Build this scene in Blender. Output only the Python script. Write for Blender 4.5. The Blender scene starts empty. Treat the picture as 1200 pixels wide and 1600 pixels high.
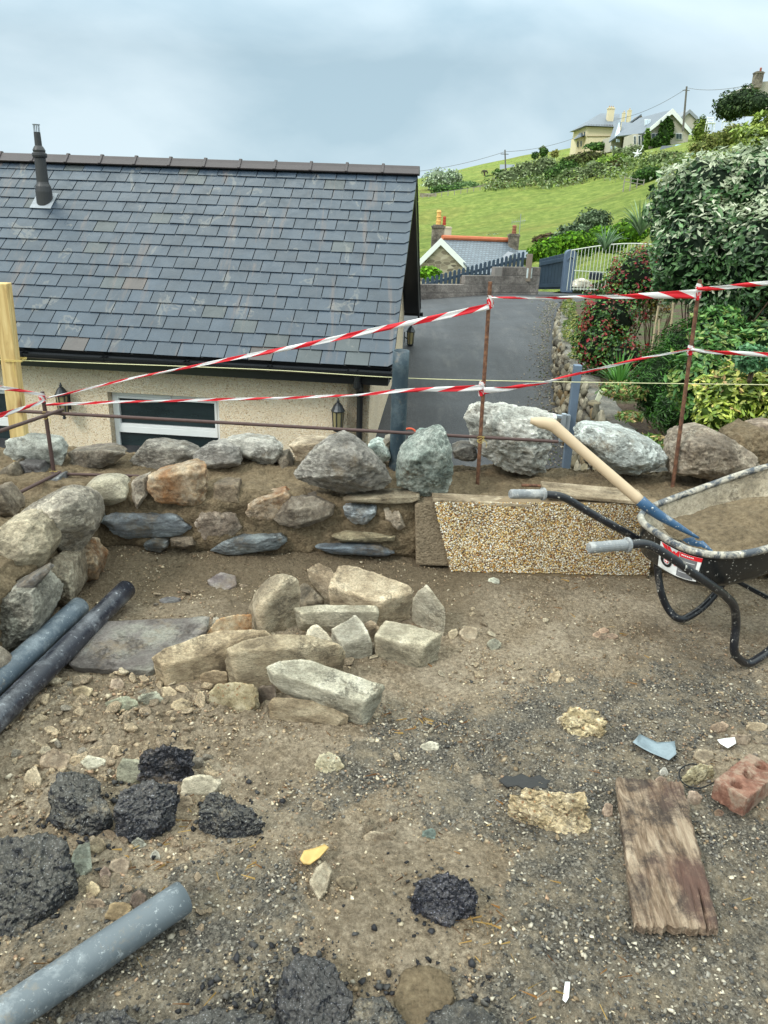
import bpy, bmesh, math, random
import numpy as np
from mathutils import Vector, Matrix
R = math.radians
random.seed(7)
rng = np.random.default_rng(11)
SC = bpy.context.scene
COL = SC.collection

# ------------------------------------------------------------------ camera
EYE = 1.65
PITCH, ROLL, FPX = R(21.2), R(2.15), 1200.0
_cr, _sr, _cp, _sp = math.cos(ROLL), math.sin(ROLL), math.cos(PITCH), math.sin(PITCH)
FWD = np.array([0, _cp, -_sp]); UP0 = np.array([0, _sp, _cp]); RT0 = np.array([1.0, 0, 0])
RT = RT0 * _cr + UP0 * _sr
UPV = UP0 * _cr - RT0 * _sr
cam = bpy.data.objects.new('camera', bpy.data.cameras.new('camera'))
COL.objects.link(cam)
cam.matrix_world = Matrix(((RT[0], UPV[0], -FWD[0], 0), (RT[1], UPV[1], -FWD[1], 0), (RT[2], UPV[2], -FWD[2], EYE), (0, 0, 0, 1)))
cam.data.sensor_fit = 'HORIZONTAL'; cam.data.sensor_width = 36.0; cam.data.lens = 36.0 * FPX / 1200.0
cam.data.clip_start = 0.05; cam.data.clip_end = 9000
SC.camera = cam
SC.render.resolution_x = 768; SC.render.resolution_y = 1024

def ray(px, py):
    return RT * ((px - 600) / FPX) + UPV * ((800 - py) / FPX) + FWD
CAMP = np.array([0, 0, EYE])
def at(px, py, Y):                     # the point on the sight line at world distance Y
    d = ray(px, py); return CAMP + d * (Y / d[1])
def gnd(px, py, z=0.0):                # the point on the level plane z
    d = ray(px, py); return CAMP + d * ((z - EYE) / d[2])
def onplane(px, py, p0, n):
    d = ray(px, py); return CAMP + d * (np.dot(np.array(p0) - CAMP, n) / np.dot(d, n))
def proj(p):
    q = np.array(p) - CAMP; z = q @ FWD
    return 600 + FPX * (q @ RT) / z, 800 - FPX * (q @ UPV) / z

# ------------------------------------------------------------------ sky, sun, exposure
SC.view_settings.view_transform = 'Standard'; SC.view_settings.look = 'None'
SC.view_settings.gamma = 1.0; SC.view_settings.use_curve_mapping = False
SC.view_settings.exposure = 0.42
SUN_EL, SUN_AZ = R(42), R(-128)        # azimuth of the sun measured from +Y towards +X
W = bpy.data.worlds.new('World'); SC.world = W; W.use_nodes = True
def build_world():
    nt = W.node_tree; nt.nodes.clear(); n = nt.nodes.new; l = nt.links.new
    out = n('ShaderNodeOutputWorld'); bg = n('ShaderNodeBackground'); bg.inputs[1].default_value = 0.1
    sky = n('ShaderNodeTexSky'); sky.sky_type = 'NISHITA'; sky.sun_disc = False
    sky.sun_elevation = SUN_EL; sky.sun_rotation = SUN_AZ; sky.air_density = 1.0; sky.dust_density = 3.0
    tc = n('ShaderNodeTexCoord'); mp = n('ShaderNodeMapping'); mp.inputs['Scale'].default_value = (1.0, 1.0, 2.0)
    mp.inputs['Rotation'].default_value = (0.0, R(20), 0.0)
    l(tc.outputs['Generated'], mp.inputs[0])
    no = n('ShaderNodeTexNoise'); no.inputs['Scale'].default_value = 2.6; no.inputs['Detail'].default_value = 6; no.inputs['Roughness'].default_value = 0.5; no.inputs['Distortion'].default_value = 0.25
    l(mp.outputs[0], no.inputs['Vector'])
    rp = n('ShaderNodeValToRGB'); e = rp.color_ramp.elements
    e[0].position = 0.39; e[0].color = (3.65, 5.0, 5.8, 1); e[1].position = 0.62; e[1].color = (5.75, 6.95, 7.6, 1)
    l(no.outputs['Fac'], rp.inputs[0])
    # an overcast deck grows brighter towards the zenith
    sx = n('ShaderNodeSeparateXYZ'); l(tc.outputs['Generated'], sx.inputs[0])
    mr = n('ShaderNodeMapRange'); mr.inputs['From Min'].default_value = 0.16; mr.inputs['From Max'].default_value = 0.95
    mr.inputs['To Min'].default_value = 1.0; mr.inputs['To Max'].default_value = 4.6
    l(sx.outputs['Z'], mr.inputs['Value'])
    hr = n('ShaderNodeMapRange'); hr.inputs['From Min'].default_value = 0.0; hr.inputs['From Max'].default_value = 0.22
    hr.inputs['To Min'].default_value = 1.06; hr.inputs['To Max'].default_value = 0.93
    l(sx.outputs['Z'], hr.inputs['Value'])
    mm = n('ShaderNodeMath'); mm.operation = 'MULTIPLY'; l(mr.outputs[0], mm.inputs[0]); l(hr.outputs[0], mm.inputs[1])
    vm = n('ShaderNodeVectorMath'); vm.operation = 'SCALE'; l(rp.outputs[0], vm.inputs[0]); l(mm.outputs[0], vm.inputs['Scale'])
    mx = n('ShaderNodeMix'); mx.data_type = 'RGBA'; mx.inputs['Factor'].default_value = 0.92
    l(sky.outputs[0], mx.inputs['A']); l(vm.outputs[0], mx.inputs['B'])
    zn = n('ShaderNodeMapRange'); zn.inputs['From Min'].default_value = 0.22; zn.inputs['From Max'].default_value = 0.6; l(sx.outputs['Z'], zn.inputs['Value'])
    warm = n('ShaderNodeMix'); warm.data_type = 'RGBA'; warm.blend_type = 'MULTIPLY'; l(zn.outputs[0], warm.inputs['Factor']); warm.inputs['B'].default_value = (1.12, .98, .84, 1)
    l(mx.outputs['Result'], warm.inputs['A'])
    l(warm.outputs['Result'], bg.inputs[0]); l(bg.outputs[0], out.inputs[0])
build_world()
sl = bpy.data.lights.new('sun', 'SUN'); sl.energy = 1.5; sl.angle = R(11); sl.color = (1.0, 0.96, 0.9)
so = bpy.data.objects.new('sun', sl); COL.objects.link(so)
_sd = Vector((math.sin(SUN_AZ) * math.cos(SUN_EL), math.cos(SUN_AZ) * math.cos(SUN_EL), math.sin(SUN_EL)))
so.rotation_euler = _sd.to_track_quat('Z', 'Y').to_euler(); so.location = (0, 0, 30)

# ------------------------------------------------------------------ object helpers
def tag(o, label=None, cat=None, group=None, kind=None):
    if label: o['label'] = label
    if cat: o['category'] = cat
    if group: o['group'] = group
    if kind: o['kind'] = kind
    return o
def empty(name, loc=(0, 0, 0), label=None, cat=None, group=None):
    o = bpy.data.objects.new(name, None); COL.objects.link(o); o.location = tuple(loc); o.empty_display_size = 0.1
    return tag(o, label, cat, group)
def mesh_obj(name, V, F, mat, parent=None, col=None, smooth=False, origin=None, attrs=None):
    V = np.asarray(V, dtype=np.float64).reshape(-1, 3)
    if origin is None: origin = V.mean(axis=0); origin = np.array([origin[0], origin[1], V[:, 2].min()])
    origin = np.asarray(origin, dtype=float)
    me = bpy.data.meshes.new(name)
    L = V - origin
    if isinstance(F, np.ndarray):
        nf, k = F.shape
        me.vertices.add(len(V)); me.vertices.foreach_set('co', L.ravel().astype(np.float32))
        me.loops.add(nf * k); me.loops.foreach_set('vertex_index', F.ravel().astype(np.int32))
        me.polygons.add(nf); me.polygons.foreach_set('loop_start', np.arange(0, nf * k, k, dtype=np.int32))
        me.update(calc_edges=True)
    else:
        me.from_pydata([tuple(v) for v in L], [], F); me.update()
    if col is not None:
        c = np.ones((len(V), 4), dtype=np.float32); c[:, :3] = np.asarray(col, dtype=np.float32)[:, :3]
        a = me.color_attributes.new('Col', 'FLOAT_COLOR', 'POINT'); a.data.foreach_set('color', c.ravel())
    if attrs:
        for k_, v_ in attrs.items():
            a = me.attributes.new(k_, 'FLOAT', 'POINT'); a.data.foreach_set('value', np.asarray(v_, dtype=np.float32).ravel())
    if smooth: me.polygons.foreach_set('use_smooth', np.ones(len(me.polygons), dtype=bool))
    me.materials.append(mat)
    o = bpy.data.objects.new(name, me); COL.objects.link(o)
    if parent is not None:
        o.parent = parent
        o.location = tuple(origin - np.array(world_loc(parent)))
    else: o.location = tuple(origin)
    return o
def world_loc(o):
    p = np.array(o.location)
    while o.parent is not None:
        o = o.parent; p = p + np.array(o.location)
    return p

class MB:
    def __init__(s): s.v = []; s.f = []; s.c = []; s.n = 0
    def add(s, V, F, c=None):
        V = [tuple(map(float, v)) for v in V]; s.v += V; s.f += [tuple(i + s.n for i in f) for f in F]
        s.c += [c if c is not None else (1, 1, 1)] * len(V); s.n += len(V); return s
    def hexa(s, P, c=None):            # 8 corners: bottom ring 0-3, top ring 4-7
        return s.add(P, [(3, 2, 1, 0), (4, 5, 6, 7), (0, 1, 5, 4), (1, 2, 6, 5), (2, 3, 7, 6), (3, 0, 4, 7)], c)
    def box(s, p, ax, ay, az, c=None, b=0.0):  # corner-centred box: centre p and three half-vectors
        p, ax, ay, az = map(np.array, (p, ax, ay, az))
        P = [p - ax - ay - az, p + ax - ay - az, p + ax + ay - az, p - ax + ay - az, p - ax - ay + az, p + ax - ay + az, p + ax + ay + az, p - ax + ay + az]
        return s.hexa(P, c)
    def prism(s, poly, d, c=None):     # planar polygon swept by vector d
        poly = [np.array(p, float) for p in poly]; n = len(poly); d = np.array(d)
        V = poly + [p + d for p in poly]
        F = [tuple(range(n))[::-1], tuple(range(n, 2 * n))] + [(i, (i + 1) % n, n + (i + 1) % n, n + i) for i in range(n)]
        return s.add(V, F, c)
    def tube(s, path, r, k=10, c=None, cap=True):
        P = [np.array(p, float) for p in path]; n = len(P)
        rr = r if hasattr(r, '__len__') else [r] * n
        V = []; up = None
        for i in range(n):
            t = P[min(i + 1, n - 1)] - P[max(i - 1, 0)]; t /= (np.linalg.norm(t) + 1e-9)
            if up is None:
                a = np.array([0, 0, 1.0]) if abs(t[2]) < 0.9 else np.array([1.0, 0, 0])
                up = np.cross(t, a); up /= np.linalg.norm(up)
            up = up - t * (up @ t); up /= np.linalg.norm(up); w = np.cross(t, up)
            for j in range(k):
                an = 2 * math.pi * j / k; V.append(P[i] + (up * math.cos(an) + w * math.sin(an)) * rr[i])
        F = [(i * k + j, i * k + (j + 1) % k, (i + 1) * k + (j + 1) % k, (i + 1) * k + j) for i in range(n - 1) for j in range(k)]
        if cap: F += [tuple(range(k))[::-1], tuple((n - 1) * k + j for j in range(k))]
        return s.add(V, F, c)
    def pipe(s, path, r, ri, k=24, c=None):   # hollow pipe, open ends
        a = MB().tube(path, r, k, c, cap=False); b = MB().tube(path, ri, k, c, cap=False)
        o = s.n; s.add(a.v, a.f, c); s.add(b.v, [f[::-1] for f in b.f], c); m = len(a.v); n = len(path)
        for e in (0, n - 1):
            s.f += [(o + e * k + j, o + m + e * k + j, o + m + e * k + (j + 1) % k, o + e * k + (j + 1) % k) if e == 0 else
                    (o + e * k + j, o + e * k + (j + 1) % k, o + m + e * k + (j + 1) % k, o + m + e * k + j) for j in range(k)]
        return s
    def lathe(s, base, prof, k=16, c=None, axis=(0, 0, 1)):
        a = Vector(axis).to_track_quat('Z', 'Y').to_matrix(); base = np.array(base, float); V = []
        for (r_, z_) in prof:
            for j in range(k):
                an = 2 * math.pi * j / k; V.append(base + np.array(a @ Vector((r_ * math.cos(an), r_ * math.sin(an), z_))))
        n = len(prof)
        F = [(i * k + j, i * k + (j + 1) % k, (i + 1) * k + (j + 1) % k, (i + 1) * k + j) for i in range(n - 1) for j in range(k)]
        F += [tuple(range(k))[::-1], tuple((n - 1) * k + j for j in range(k))]
        return s.add(V, F, c)
    def build(s, name, mat, parent=None, smooth=False, bevel=0.0, origin=None, segs=2):
        o = mesh_obj(name, s.v, s.f, mat, parent, col=np.array(s.c), smooth=smooth, origin=origin)
        if bevel:
            m = o.modifiers.new('bevel', 'BEVEL'); m.width = bevel; m.segments = segs; m.limit_method = 'ANGLE'; m.angle_limit = R(35)
        return o

def smooth_path(P, n=8):               # Catmull-Rom through the given points
    P = [np.array(p, float) for p in P]; P = [2 * P[0] - P[1]] + P + [2 * P[-1] - P[-2]]; out = []
    for i in range(1, len(P) - 2):
        for t in np.linspace(0, 1, n, endpoint=False):
            a, b, c, d = P[i - 1:i + 3]
            out.append(0.5 * (2 * b + (c - a) * t + (2 * a - 5 * b + 4 * c - d) * t * t + (3 * b - a - 3 * c + d) * t ** 3))
    out.append(P[-2]); return out

# ------------------------------------------------------------------ noise
_perm = np.random.default_rng(3).permutation(256); _perm = np.concatenate([_perm, _perm, _perm])
_grad = np.random.default_rng(4).normal(size=(256, 3)); _grad /= np.linalg.norm(_grad, axis=1)[:, None]
def pnoise(P):
    P = np.asarray(P, float); I = np.floor(P).astype(int); Fr = P - I; U = Fr * Fr * Fr * (Fr * (Fr * 6 - 15) + 10); out = 0
    for dx in (0, 1):
        for dy in (0, 1):
            for dz in (0, 1):
                h = _perm[(_perm[(_perm[(I[:, 0] + dx) & 255] + I[:, 1] + dy) & 255] + I[:, 2] + dz) & 255]
                g = _grad[h]; d = Fr - np.array([dx, dy, dz])
                w = (U[:, 0] if dx else 1 - U[:, 0]) * (U[:, 1] if dy else 1 - U[:, 1]) * (U[:, 2] if dz else 1 - U[:, 2])
                out = out + w * (g * d).sum(1)
    return out * 1.6
def fbm(P, oct=4, rough=0.5):
    s = 0; a = 1.0; P = np.asarray(P, float)
    for i in range(oct): s = s + a * pnoise(P * (2 ** i) + i * 17.3); a *= rough
    return s
def sm(a, b, x): t = np.clip((x - a) / (b - a), 0, 1); return t * t * (3 - 2 * t)

def lin(h):
    h = h.lstrip('#'); v = [int(h[i:i + 2], 16) / 255 for i in (0, 2, 4)]
    return tuple(x / 12.92 if x < 0.04045 else ((x + 0.055) / 1.055) ** 2.4 for x in v)

# ------------------------------------------------------------------ materials
class NT:
    def __init__(s, name, rough=0.7, spec=0.5, metal=0.0):
        s.m = bpy.data.materials.new(name); s.m.use_nodes = True; s.t = s.m.node_tree; s.t.nodes.clear()
        s.out = s.n('ShaderNodeOutputMaterial'); s.b = s.n('ShaderNodeBsdfPrincipled')
        s.b.inputs['Roughness'].default_value = rough; s.b.inputs['Metallic'].default_value = metal
        s.b.inputs['Specular IOR Level'].default_value = spec
        s.l(s.b.outputs[0], s.out.inputs[0])
        s.tc = s.n('ShaderNodeTexCoord'); s.co = s.tc.outputs['Object']
    def n(s, t): return s.t.nodes.new(t)
    def l(s, a, b): s.t.links.new(a, b)
    def geo(s): s.co = s.n('ShaderNodeNewGeometry').outputs['Position']; return s
    def rnd(s):                        # per-object shift so copies differ
        oi = s.n('ShaderNodeObjectInfo'); s.oi = oi
        m = s.n('ShaderNodeMath'); m.operation = 'MULTIPLY'; m.inputs[1].default_value = 37.0; s.l(oi.outputs['Random'], m.inputs[0])
        v = s.n('ShaderNodeVectorMath'); v.operation = 'ADD'; s.l(s.co, v.inputs[0]); s.l(m.outputs[0], v.inputs[1]); s.co = v.outputs[0]; return s
    def noise(s, sc, det=4, ro=0.55, dist=0.0, scale3=None, co=None):
        x = s.n('ShaderNodeTexNoise'); x.inputs['Scale'].default_value = sc; x.inputs['Detail'].default_value = det
        x.inputs['Roughness'].default_value = ro; x.inputs['Distortion'].default_value = dist
        c = co or s.co
        if scale3:
            mp = s.n('ShaderNodeMapping'); mp.inputs['Scale'].default_value = scale3; s.l(c, mp.inputs[0]); c = mp.outputs[0]
        s.l(c, x.inputs['Vector']); return x.outputs['Fac']
    def vor(s, sc, feature='F1', out='Distance', rand=1.0, scale3=None):
        x = s.n('ShaderNodeTexVoronoi'); x.feature = feature; x.inputs['Scale'].default_value = sc; x.inputs['Randomness'].default_value = rand
        c = s.co
        if scale3:
            mp = s.n('ShaderNodeMapping'); mp.inputs['Scale'].default_value = scale3; s.l(c, mp.inputs[0]); c = mp.outputs[0]
        s.l(c, x.inputs['Vector']); return x.outputs[out]
    def ramp(s, fac, stops, interp='LINEAR'):
        x = s.n('ShaderNodeValToRGB'); x.color_ramp.interpolation = interp; e = x.color_ramp.elements
        while len(e) < len(stops): e.new(0.5)
        for i, (p, c) in enumerate(stops):
            e[i].position = p; e[i].color = (c, c, c, 1) if not hasattr(c, '__len__') else (*c[:3], 1)
        s.l(fac, x.inputs[0]); return x.outputs[0]
    def mix(s, fac, a, b, mode='MIX'):
        x = s.n('ShaderNodeMix'); x.data_type = 'RGBA'; x.blend_type = mode
        for k, v in (('Factor', fac), ('A', a), ('B', b)):
            i = [q for q in x.inputs if q.name == k and q.enabled and (k != 'Factor' or q.type == 'VALUE')][0]
            if hasattr(v, 'links') or hasattr(v, 'is_linked'): s.l(v, i)
            elif k == 'Factor': i.default_value = v
            else: i.default_value = (*v[:3], 1) if hasattr(v, '__len__') else (v, v, v, 1)
        return [q for q in x.outputs if q.type == 'RGBA'][0]
    def math(s, op, a, b=0.0):
        x = s.n('ShaderNodeMath'); x.operation = op
        for i, v in enumerate((a, b)):
            if hasattr(v, 'is_linked'): s.l(v, x.inputs[i])
            else: x.inputs[i].default_value = v
        return x.outputs[0]
    def attr(s, name, out='Color'):
        x = s.n('ShaderNodeAttribute'); x.attribute_name = name; return x.outputs[out]
    def bump(s, h, strength=0.5, dist=0.01, prev=None):
        x = s.n('ShaderNodeBump'); x.inputs['Strength'].default_value = strength; x.inputs['Distance'].default_value = dist
        s.l(h, x.inputs['Height'])
        if prev is not None: s.l(prev, x.inputs['Normal'])
        return x.outputs[0]
    def done(s, color=None, rough=None, normal=None):
        if color is not None:
            if hasattr(color, 'is_linked'): s.l(color, s.b.inputs['Base Color'])
            else: s.b.inputs['Base Color'].default_value = (*color[:3], 1)
        if rough is not None:
            if hasattr(rough, 'is_linked'): s.l(rough, s.b.inputs['Roughness'])
            else: s.b.inputs['Roughness'].default_value = rough
        if normal is not None: s.l(normal, s.b.inputs['Normal'])
        return s.m

MUD = (0.215, 0.160, 0.098); MUDL = (0.34, 0.265, 0.17); MUDD = (0.12, 0.084, 0.05)
def rock_mat(name, pal, vein=None, mud=0.35, scale=9.0, bumpd=0.012, rough=0.75, layer=None, speck=None, crack=0.55, grain=1.0):
    m = NT(name, rough).rnd()
    lo = tuple(x * .6 for x in pal[0]); hi = tuple(min(.85, x * 1.15) for x in pal[2])
    c = m.ramp(m.noise(scale * .8, 10, 0.74, 0.15, layer), [(0.30, lo), (0.41, pal[0]), (0.51, pal[1]), (0.62, pal[2]), (0.74, hi)])
    c = m.mix(1.0, c, m.ramp(m.noise(scale * 13, 8, 0.85, 0.1, layer), [(0.34, 1 - .62 * grain), (0.5, 1.0), (0.66, 1 + .42 * grain)]), 'MULTIPLY')
    c = m.mix(m.ramp(m.noise(scale * 0.5, 7, 0.7, 0.2), [(0.50, 0.0), (0.64, 0.55)]), c, tuple(x * .75 for x in pal[0]))
    if vein:
        msk = m.ramp(m.noise(scale * 0.4, 6, 0.65), [(0.46, 0.0), (0.62, 1.0)])
        v2 = m.ramp(m.noise(scale * 4.5, 9, 0.8, 0.1, layer), [(0.48, 0.0), (0.60, 0.85)])
        c = m.mix(m.math('MULTIPLY', v2, m.math('ADD', msk, 0.12)), c, vein)
    if speck: c = m.mix(m.ramp(m.vor(speck[1]), [(0.12, 1.0), (0.25, 0.0)]), c, speck[0])
    ck = m.ramp(m.noise(scale * 0.55, 10, 0.78, 0.25, layer), [(0.485, 0.0), (0.498, 1.0), (0.511, 0.0)])
    ckm = m.ramp(m.noise(scale * 0.6, 3, 0.5), [(0.45, 0.0), (0.6, 1.0)]); ck = m.math('MULTIPLY', ck, ckm)
    c = m.mix(m.math('MULTIPLY', ck, crack), c, tuple(x * .3 for x in pal[0]))
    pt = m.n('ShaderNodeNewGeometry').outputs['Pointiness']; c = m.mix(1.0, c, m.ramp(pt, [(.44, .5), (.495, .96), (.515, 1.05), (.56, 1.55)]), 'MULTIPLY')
    oc = m.oi.outputs['Color']; c = m.mix(1.0, c, oc, 'MULTIPLY')
    if mud:                             # dried mortar and mud clinging to the stone
        md = m.ramp(m.noise(scale * 0.6, 10, 0.8, 0.1), [(0.62 - mud * 0.4, 0.0), (0.74 - mud * 0.25, 0.92)])
        c = m.mix(md, c, m.ramp(m.noise(scale * 7, 6, .75), [(0.3, MUDD), (0.5, MUD), (0.7, MUDL)]))
    h = m.math('ADD', m.noise(scale * 1.5, 11, 0.76, 0.1, layer), m.math('MULTIPLY', m.noise(scale * 14, 8, 0.85), 0.42))
    h = m.math('SUBTRACT', h, m.math('MULTIPLY', ck, 0.16))
    return m.done(c, m.ramp(m.noise(scale * 4, 3), [(0.3, rough - 0.15), (0.7, rough + 0.12)]), m.bump(h, 1.0, bumpd * 2.3))
M = {}
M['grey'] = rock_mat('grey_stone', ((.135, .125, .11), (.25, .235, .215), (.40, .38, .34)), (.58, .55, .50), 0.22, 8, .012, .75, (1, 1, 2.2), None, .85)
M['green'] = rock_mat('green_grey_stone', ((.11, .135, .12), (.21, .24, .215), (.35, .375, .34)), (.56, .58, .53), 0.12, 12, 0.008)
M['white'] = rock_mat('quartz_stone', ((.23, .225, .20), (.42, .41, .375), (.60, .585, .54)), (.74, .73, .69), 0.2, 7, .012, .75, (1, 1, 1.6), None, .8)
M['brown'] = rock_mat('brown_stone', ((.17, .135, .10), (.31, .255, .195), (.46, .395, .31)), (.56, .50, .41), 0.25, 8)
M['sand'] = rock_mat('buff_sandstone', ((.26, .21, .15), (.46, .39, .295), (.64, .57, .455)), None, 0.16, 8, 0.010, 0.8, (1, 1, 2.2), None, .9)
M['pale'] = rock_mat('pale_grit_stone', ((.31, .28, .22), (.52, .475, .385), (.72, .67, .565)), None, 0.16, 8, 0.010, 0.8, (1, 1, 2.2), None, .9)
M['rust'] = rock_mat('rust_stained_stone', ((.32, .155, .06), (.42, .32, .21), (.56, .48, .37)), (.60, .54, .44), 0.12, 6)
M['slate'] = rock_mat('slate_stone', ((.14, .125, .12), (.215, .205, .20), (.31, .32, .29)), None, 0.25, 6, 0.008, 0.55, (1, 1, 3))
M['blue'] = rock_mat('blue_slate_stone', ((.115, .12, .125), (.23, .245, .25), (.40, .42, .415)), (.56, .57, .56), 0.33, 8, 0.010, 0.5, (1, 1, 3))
M['mortar'] = rock_mat('old_mortar', ((.38, .31, .19), (.60, .52, .36), (.78, .71, .55)), None, 0.04, 24, 0.014, 0.9, None, ((.40, .24, .13), 45), .3, .8)
def asphalt_chunk():
    m = NT('broken_asphalt', 0.5, 0.6).rnd()
    fl = m.n('ShaderNodeNewGeometry'); sx = m.n('ShaderNodeSeparateXYZ'); m.l(fl.outputs['Normal'], sx.inputs[0])
    g = m.mix(m.ramp(m.vor(150, out='Color'), [(.5, 0.), (.9, .75)]), (.016, .018, .025), (.10, .10, .105))
    dst = m.ramp(m.math('ADD', sx.outputs['Z'], m.math('MULTIPLY', m.math('SUBTRACT', m.noise(14, 8, .75), 0.5), 1.3)), [(0.40, 0.0), (0.72, 1.0)])
    top = m.ramp(m.noise(120, 6, 0.85), [(0.32, (.035, .033, .03)), (0.5, (.10, .094, .082)), (0.64, (.20, .185, .16)), (.76, (.42, .40, .35))])
    c = m.mix(dst, g, top)
    sand = m.ramp(m.noise(7, 9, 0.78, .1), [(0.56, 0.0), (0.64, 0.85)]); c = m.mix(sand, c, m.ramp(m.noise(100, 5, .8), [(.3, (.17, .13, .085)), (.7, (.46, .39, .28))]))
    ag = m.ramp(m.vor(75), [(.16, 1.), (.26, 0.)]); c = m.mix(m.math('MULTIPLY', ag, .55), c, m.ramp(m.vor(75, out='Color'), [(.3, (.05, .048, .045)), (.7, (.26, .24, .21))])); spk = m.ramp(m.noise(230, 2, 0.5), [(0.64, 0.0), (0.70, 1.0)]); c = m.mix(m.math('MULTIPLY', spk, 0.75), c, (.5, .5, .5))
    oc = m.oi.outputs['Color']; c = m.mix(1.0, c, oc, 'MULTIPLY')
    h = m.math('ADD', m.math('MULTIPLY', m.vor(80), -1.0), m.noise(200, 5, 0.8))
    return m.done(c, m.ramp(dst, [(0.0, 0.35), (1.0, 0.9)]), m.bump(h, 1.0, 0.008))
M['asphalt'] = asphalt_chunk()
def plain(name, c, rough=0.6, metal=0.0, var=0.25, sc=8, bump=0.0, spec=0.5):
    m = NT(name, rough, spec, metal).rnd()
    f = m.noise(sc, 5, 0.6)
    cc = m.mix(f, tuple(x * (1 - var) for x in c), tuple(min(1, x * (1 + var)) for x in c))
    nn = m.bump(m.noise(sc * 4, 4), 0.5, bump) if bump else None
    return m.done(cc, None, nn)
def vcol(name, rough=0.7, var=0.3, sc=20, bump=0.0, spec=0.4, transl=0.0):
    m = NT(name, rough, spec)
    c = m.mix(1.0, m.attr('Col'), m.ramp(m.noise(sc, 3), [(0.25, 1 - var), (0.75, 1 + var)]), 'MULTIPLY')
    nn = m.bump(m.noise(sc * 3, 3), 0.6, bump) if bump else None
    mm = m.done(c, None, nn)
    if transl:
        t = m.n('ShaderNodeBsdfTranslucent'); m.l(c, t.inputs[0]); x = m.n('ShaderNodeMixShader'); x.inputs[0].default_value = transl
        m.l(m.b.outputs[0], x.inputs[1]); m.l(t.outputs[0], x.inputs[2]); m.l(x.outputs[0], m.out.inputs[0])
    return mm
M['vc'] = vcol('mixed_surface', 0.75)
M['leaf'] = vcol('leaf', 0.42, 0.15, 6, 0, 0.5, 0.22)
M['leaf_far'] = vcol('foliage', 0.7, 0.2, 3, 0, 0.2, 0.2)
M['grain'] = vcol('gravel_grain', 0.7, 0.25, 60, 0.0, 0.4)

# ------------------------------------------------------------------ rocks
_ICO = {}
def ico(n):
    if n not in _ICO:
        bm = bmesh.new(); bmesh.ops.create_icosphere(bm, subdivisions=n, radius=1.0)
        V = np.array([v.co[:] for v in bm.verts]); F = np.array([[v.index for v in f.verts] for f in bm.faces]); bm.free()
        V /= np.linalg.norm(V, axis=1)[:, None]; _ICO[n] = (V, F)
    return _ICO[n]
def hull_planes(P):
    bm = bmesh.new()
    for p in P: bm.verts.new(tuple(p))
    r = bmesh.ops.convex_hull(bm, input=bm.verts)
    bm.normal_update(); c = P.mean(0); out = []
    for f in bm.faces:
        if len(f.verts) < 3 or f.calc_area() < 1e-9: continue
        n = np.array(f.normal); q = np.array(f.verts[0].co)
        d = n @ (q - c)
        if d < 0: n, d = -n, -d
        out.append((*n, max(d, 1e-4)))
    bm.free(); return c, np.array(out)
def rock_geo(P, lvl=4, p=16, rough=0.03, seed=0, ridged=0.0, chips=6):
    P = np.array(P, float); c = P.mean(0); Q = P - c
    # whiten so that long stones are sampled evenly
    u, s, vt = np.linalg.svd(Q, full_matrices=False); s = np.maximum(s, s.max() * 0.12); T = vt.T * s
    Qn = Q @ np.linalg.inv(T).T
    c2, PL = hull_planes(Qn)
    if chips:                           # small random fractures across corners and edges
        rg = np.random.default_rng(int(seed * 997) % 100000); dd = rg.normal(size=(chips, 3)); dd /= np.linalg.norm(dd, axis=1)[:, None]
        sup = ((Qn - c2) @ dd.T).max(0); PL = np.vstack([PL, np.hstack([dd, (sup * rg.uniform(.80, .93, chips))[:, None]])])
    D, F = ico(lvl)
    if np.linalg.det(T) < 0: F = F[:, ::-1]
    dn = np.maximum(D @ PL[:, :3].T, 0) / PL[:, 3]; mx = dn.max(1)
    r = 1.0 / (mx * (((dn / mx[:, None]) ** (p * 3.0)).sum(1)) ** (1.0 / (p * 3.0)))
    V = (D * r[:, None] + c2) @ T.T
    size = np.abs(V).max(0).mean()
    nf = fbm(V / size * 1.3 + seed * 7.7, 5, 0.55)
    nr = 0.5 - np.abs(fbm(V / size * 2.3 + seed * 5.1, 5, 0.62)) * 2; hf = fbm(V / size * 9 + seed, 3, 0.7)
    st = fbm(V / size * 1.9 + seed * 2.3, 3, 0.5) * 3.0; st = (np.floor(st) + sm(.42, .58, st - np.floor(st))) / 3.0      # fracture steps
    V = V * (1 + rough * (0.9 * nf + 1.0 * nr + 1.7 * st + 0.5 * hf))[:, None]
    if ridged: V = V * (1 + ridged * (np.abs(fbm(V / size * 2.4 + seed * 3.1, 4, 0.6)) - 0.3))[:, None]
    return V + c, F
def rock(name, P, mat, label=None, cat=None, group=None, parent=None, lvl=4, p=16, rough=0.03, seed=None, color=(1, 1, 1), ridged=0.0, chips=5):
    seed = seed if seed is not None else random.random() * 50
    V, F = rock_geo(P, lvl, p, rough, seed, ridged, chips)
    o = mesh_obj(name, V, F, M[mat] if isinstance(mat, str) else mat, parent, smooth=True)
    o.color = (*color, 1)
    return tag(o, label, cat, group)
def outline_pts(outline, Y, bulge=0.05, depth=0.12, shrink=0.72, jit=0.12, seed=1):
    rg = np.random.default_rng(seed); A = np.array([at(x, y, Y) for x, y in outline]); c = A.mean(0)
    ix = rg.permutation(len(A))[:max(4, min(6, len(A) // 2 + 1))]
    fr = c + (A[ix] - c) * (shrink * rg.uniform(.75, 1.12, (len(ix), 1))); fr = fr + np.outer(rg.uniform(0.45, 1.15, len(ix)) * bulge, (CAMP - c) / np.linalg.norm(CAMP - c))
    bk = c + (A - c) * 0.85 + np.array([0, depth, 0.0])
    return np.vstack([A, fr, bk])
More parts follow.
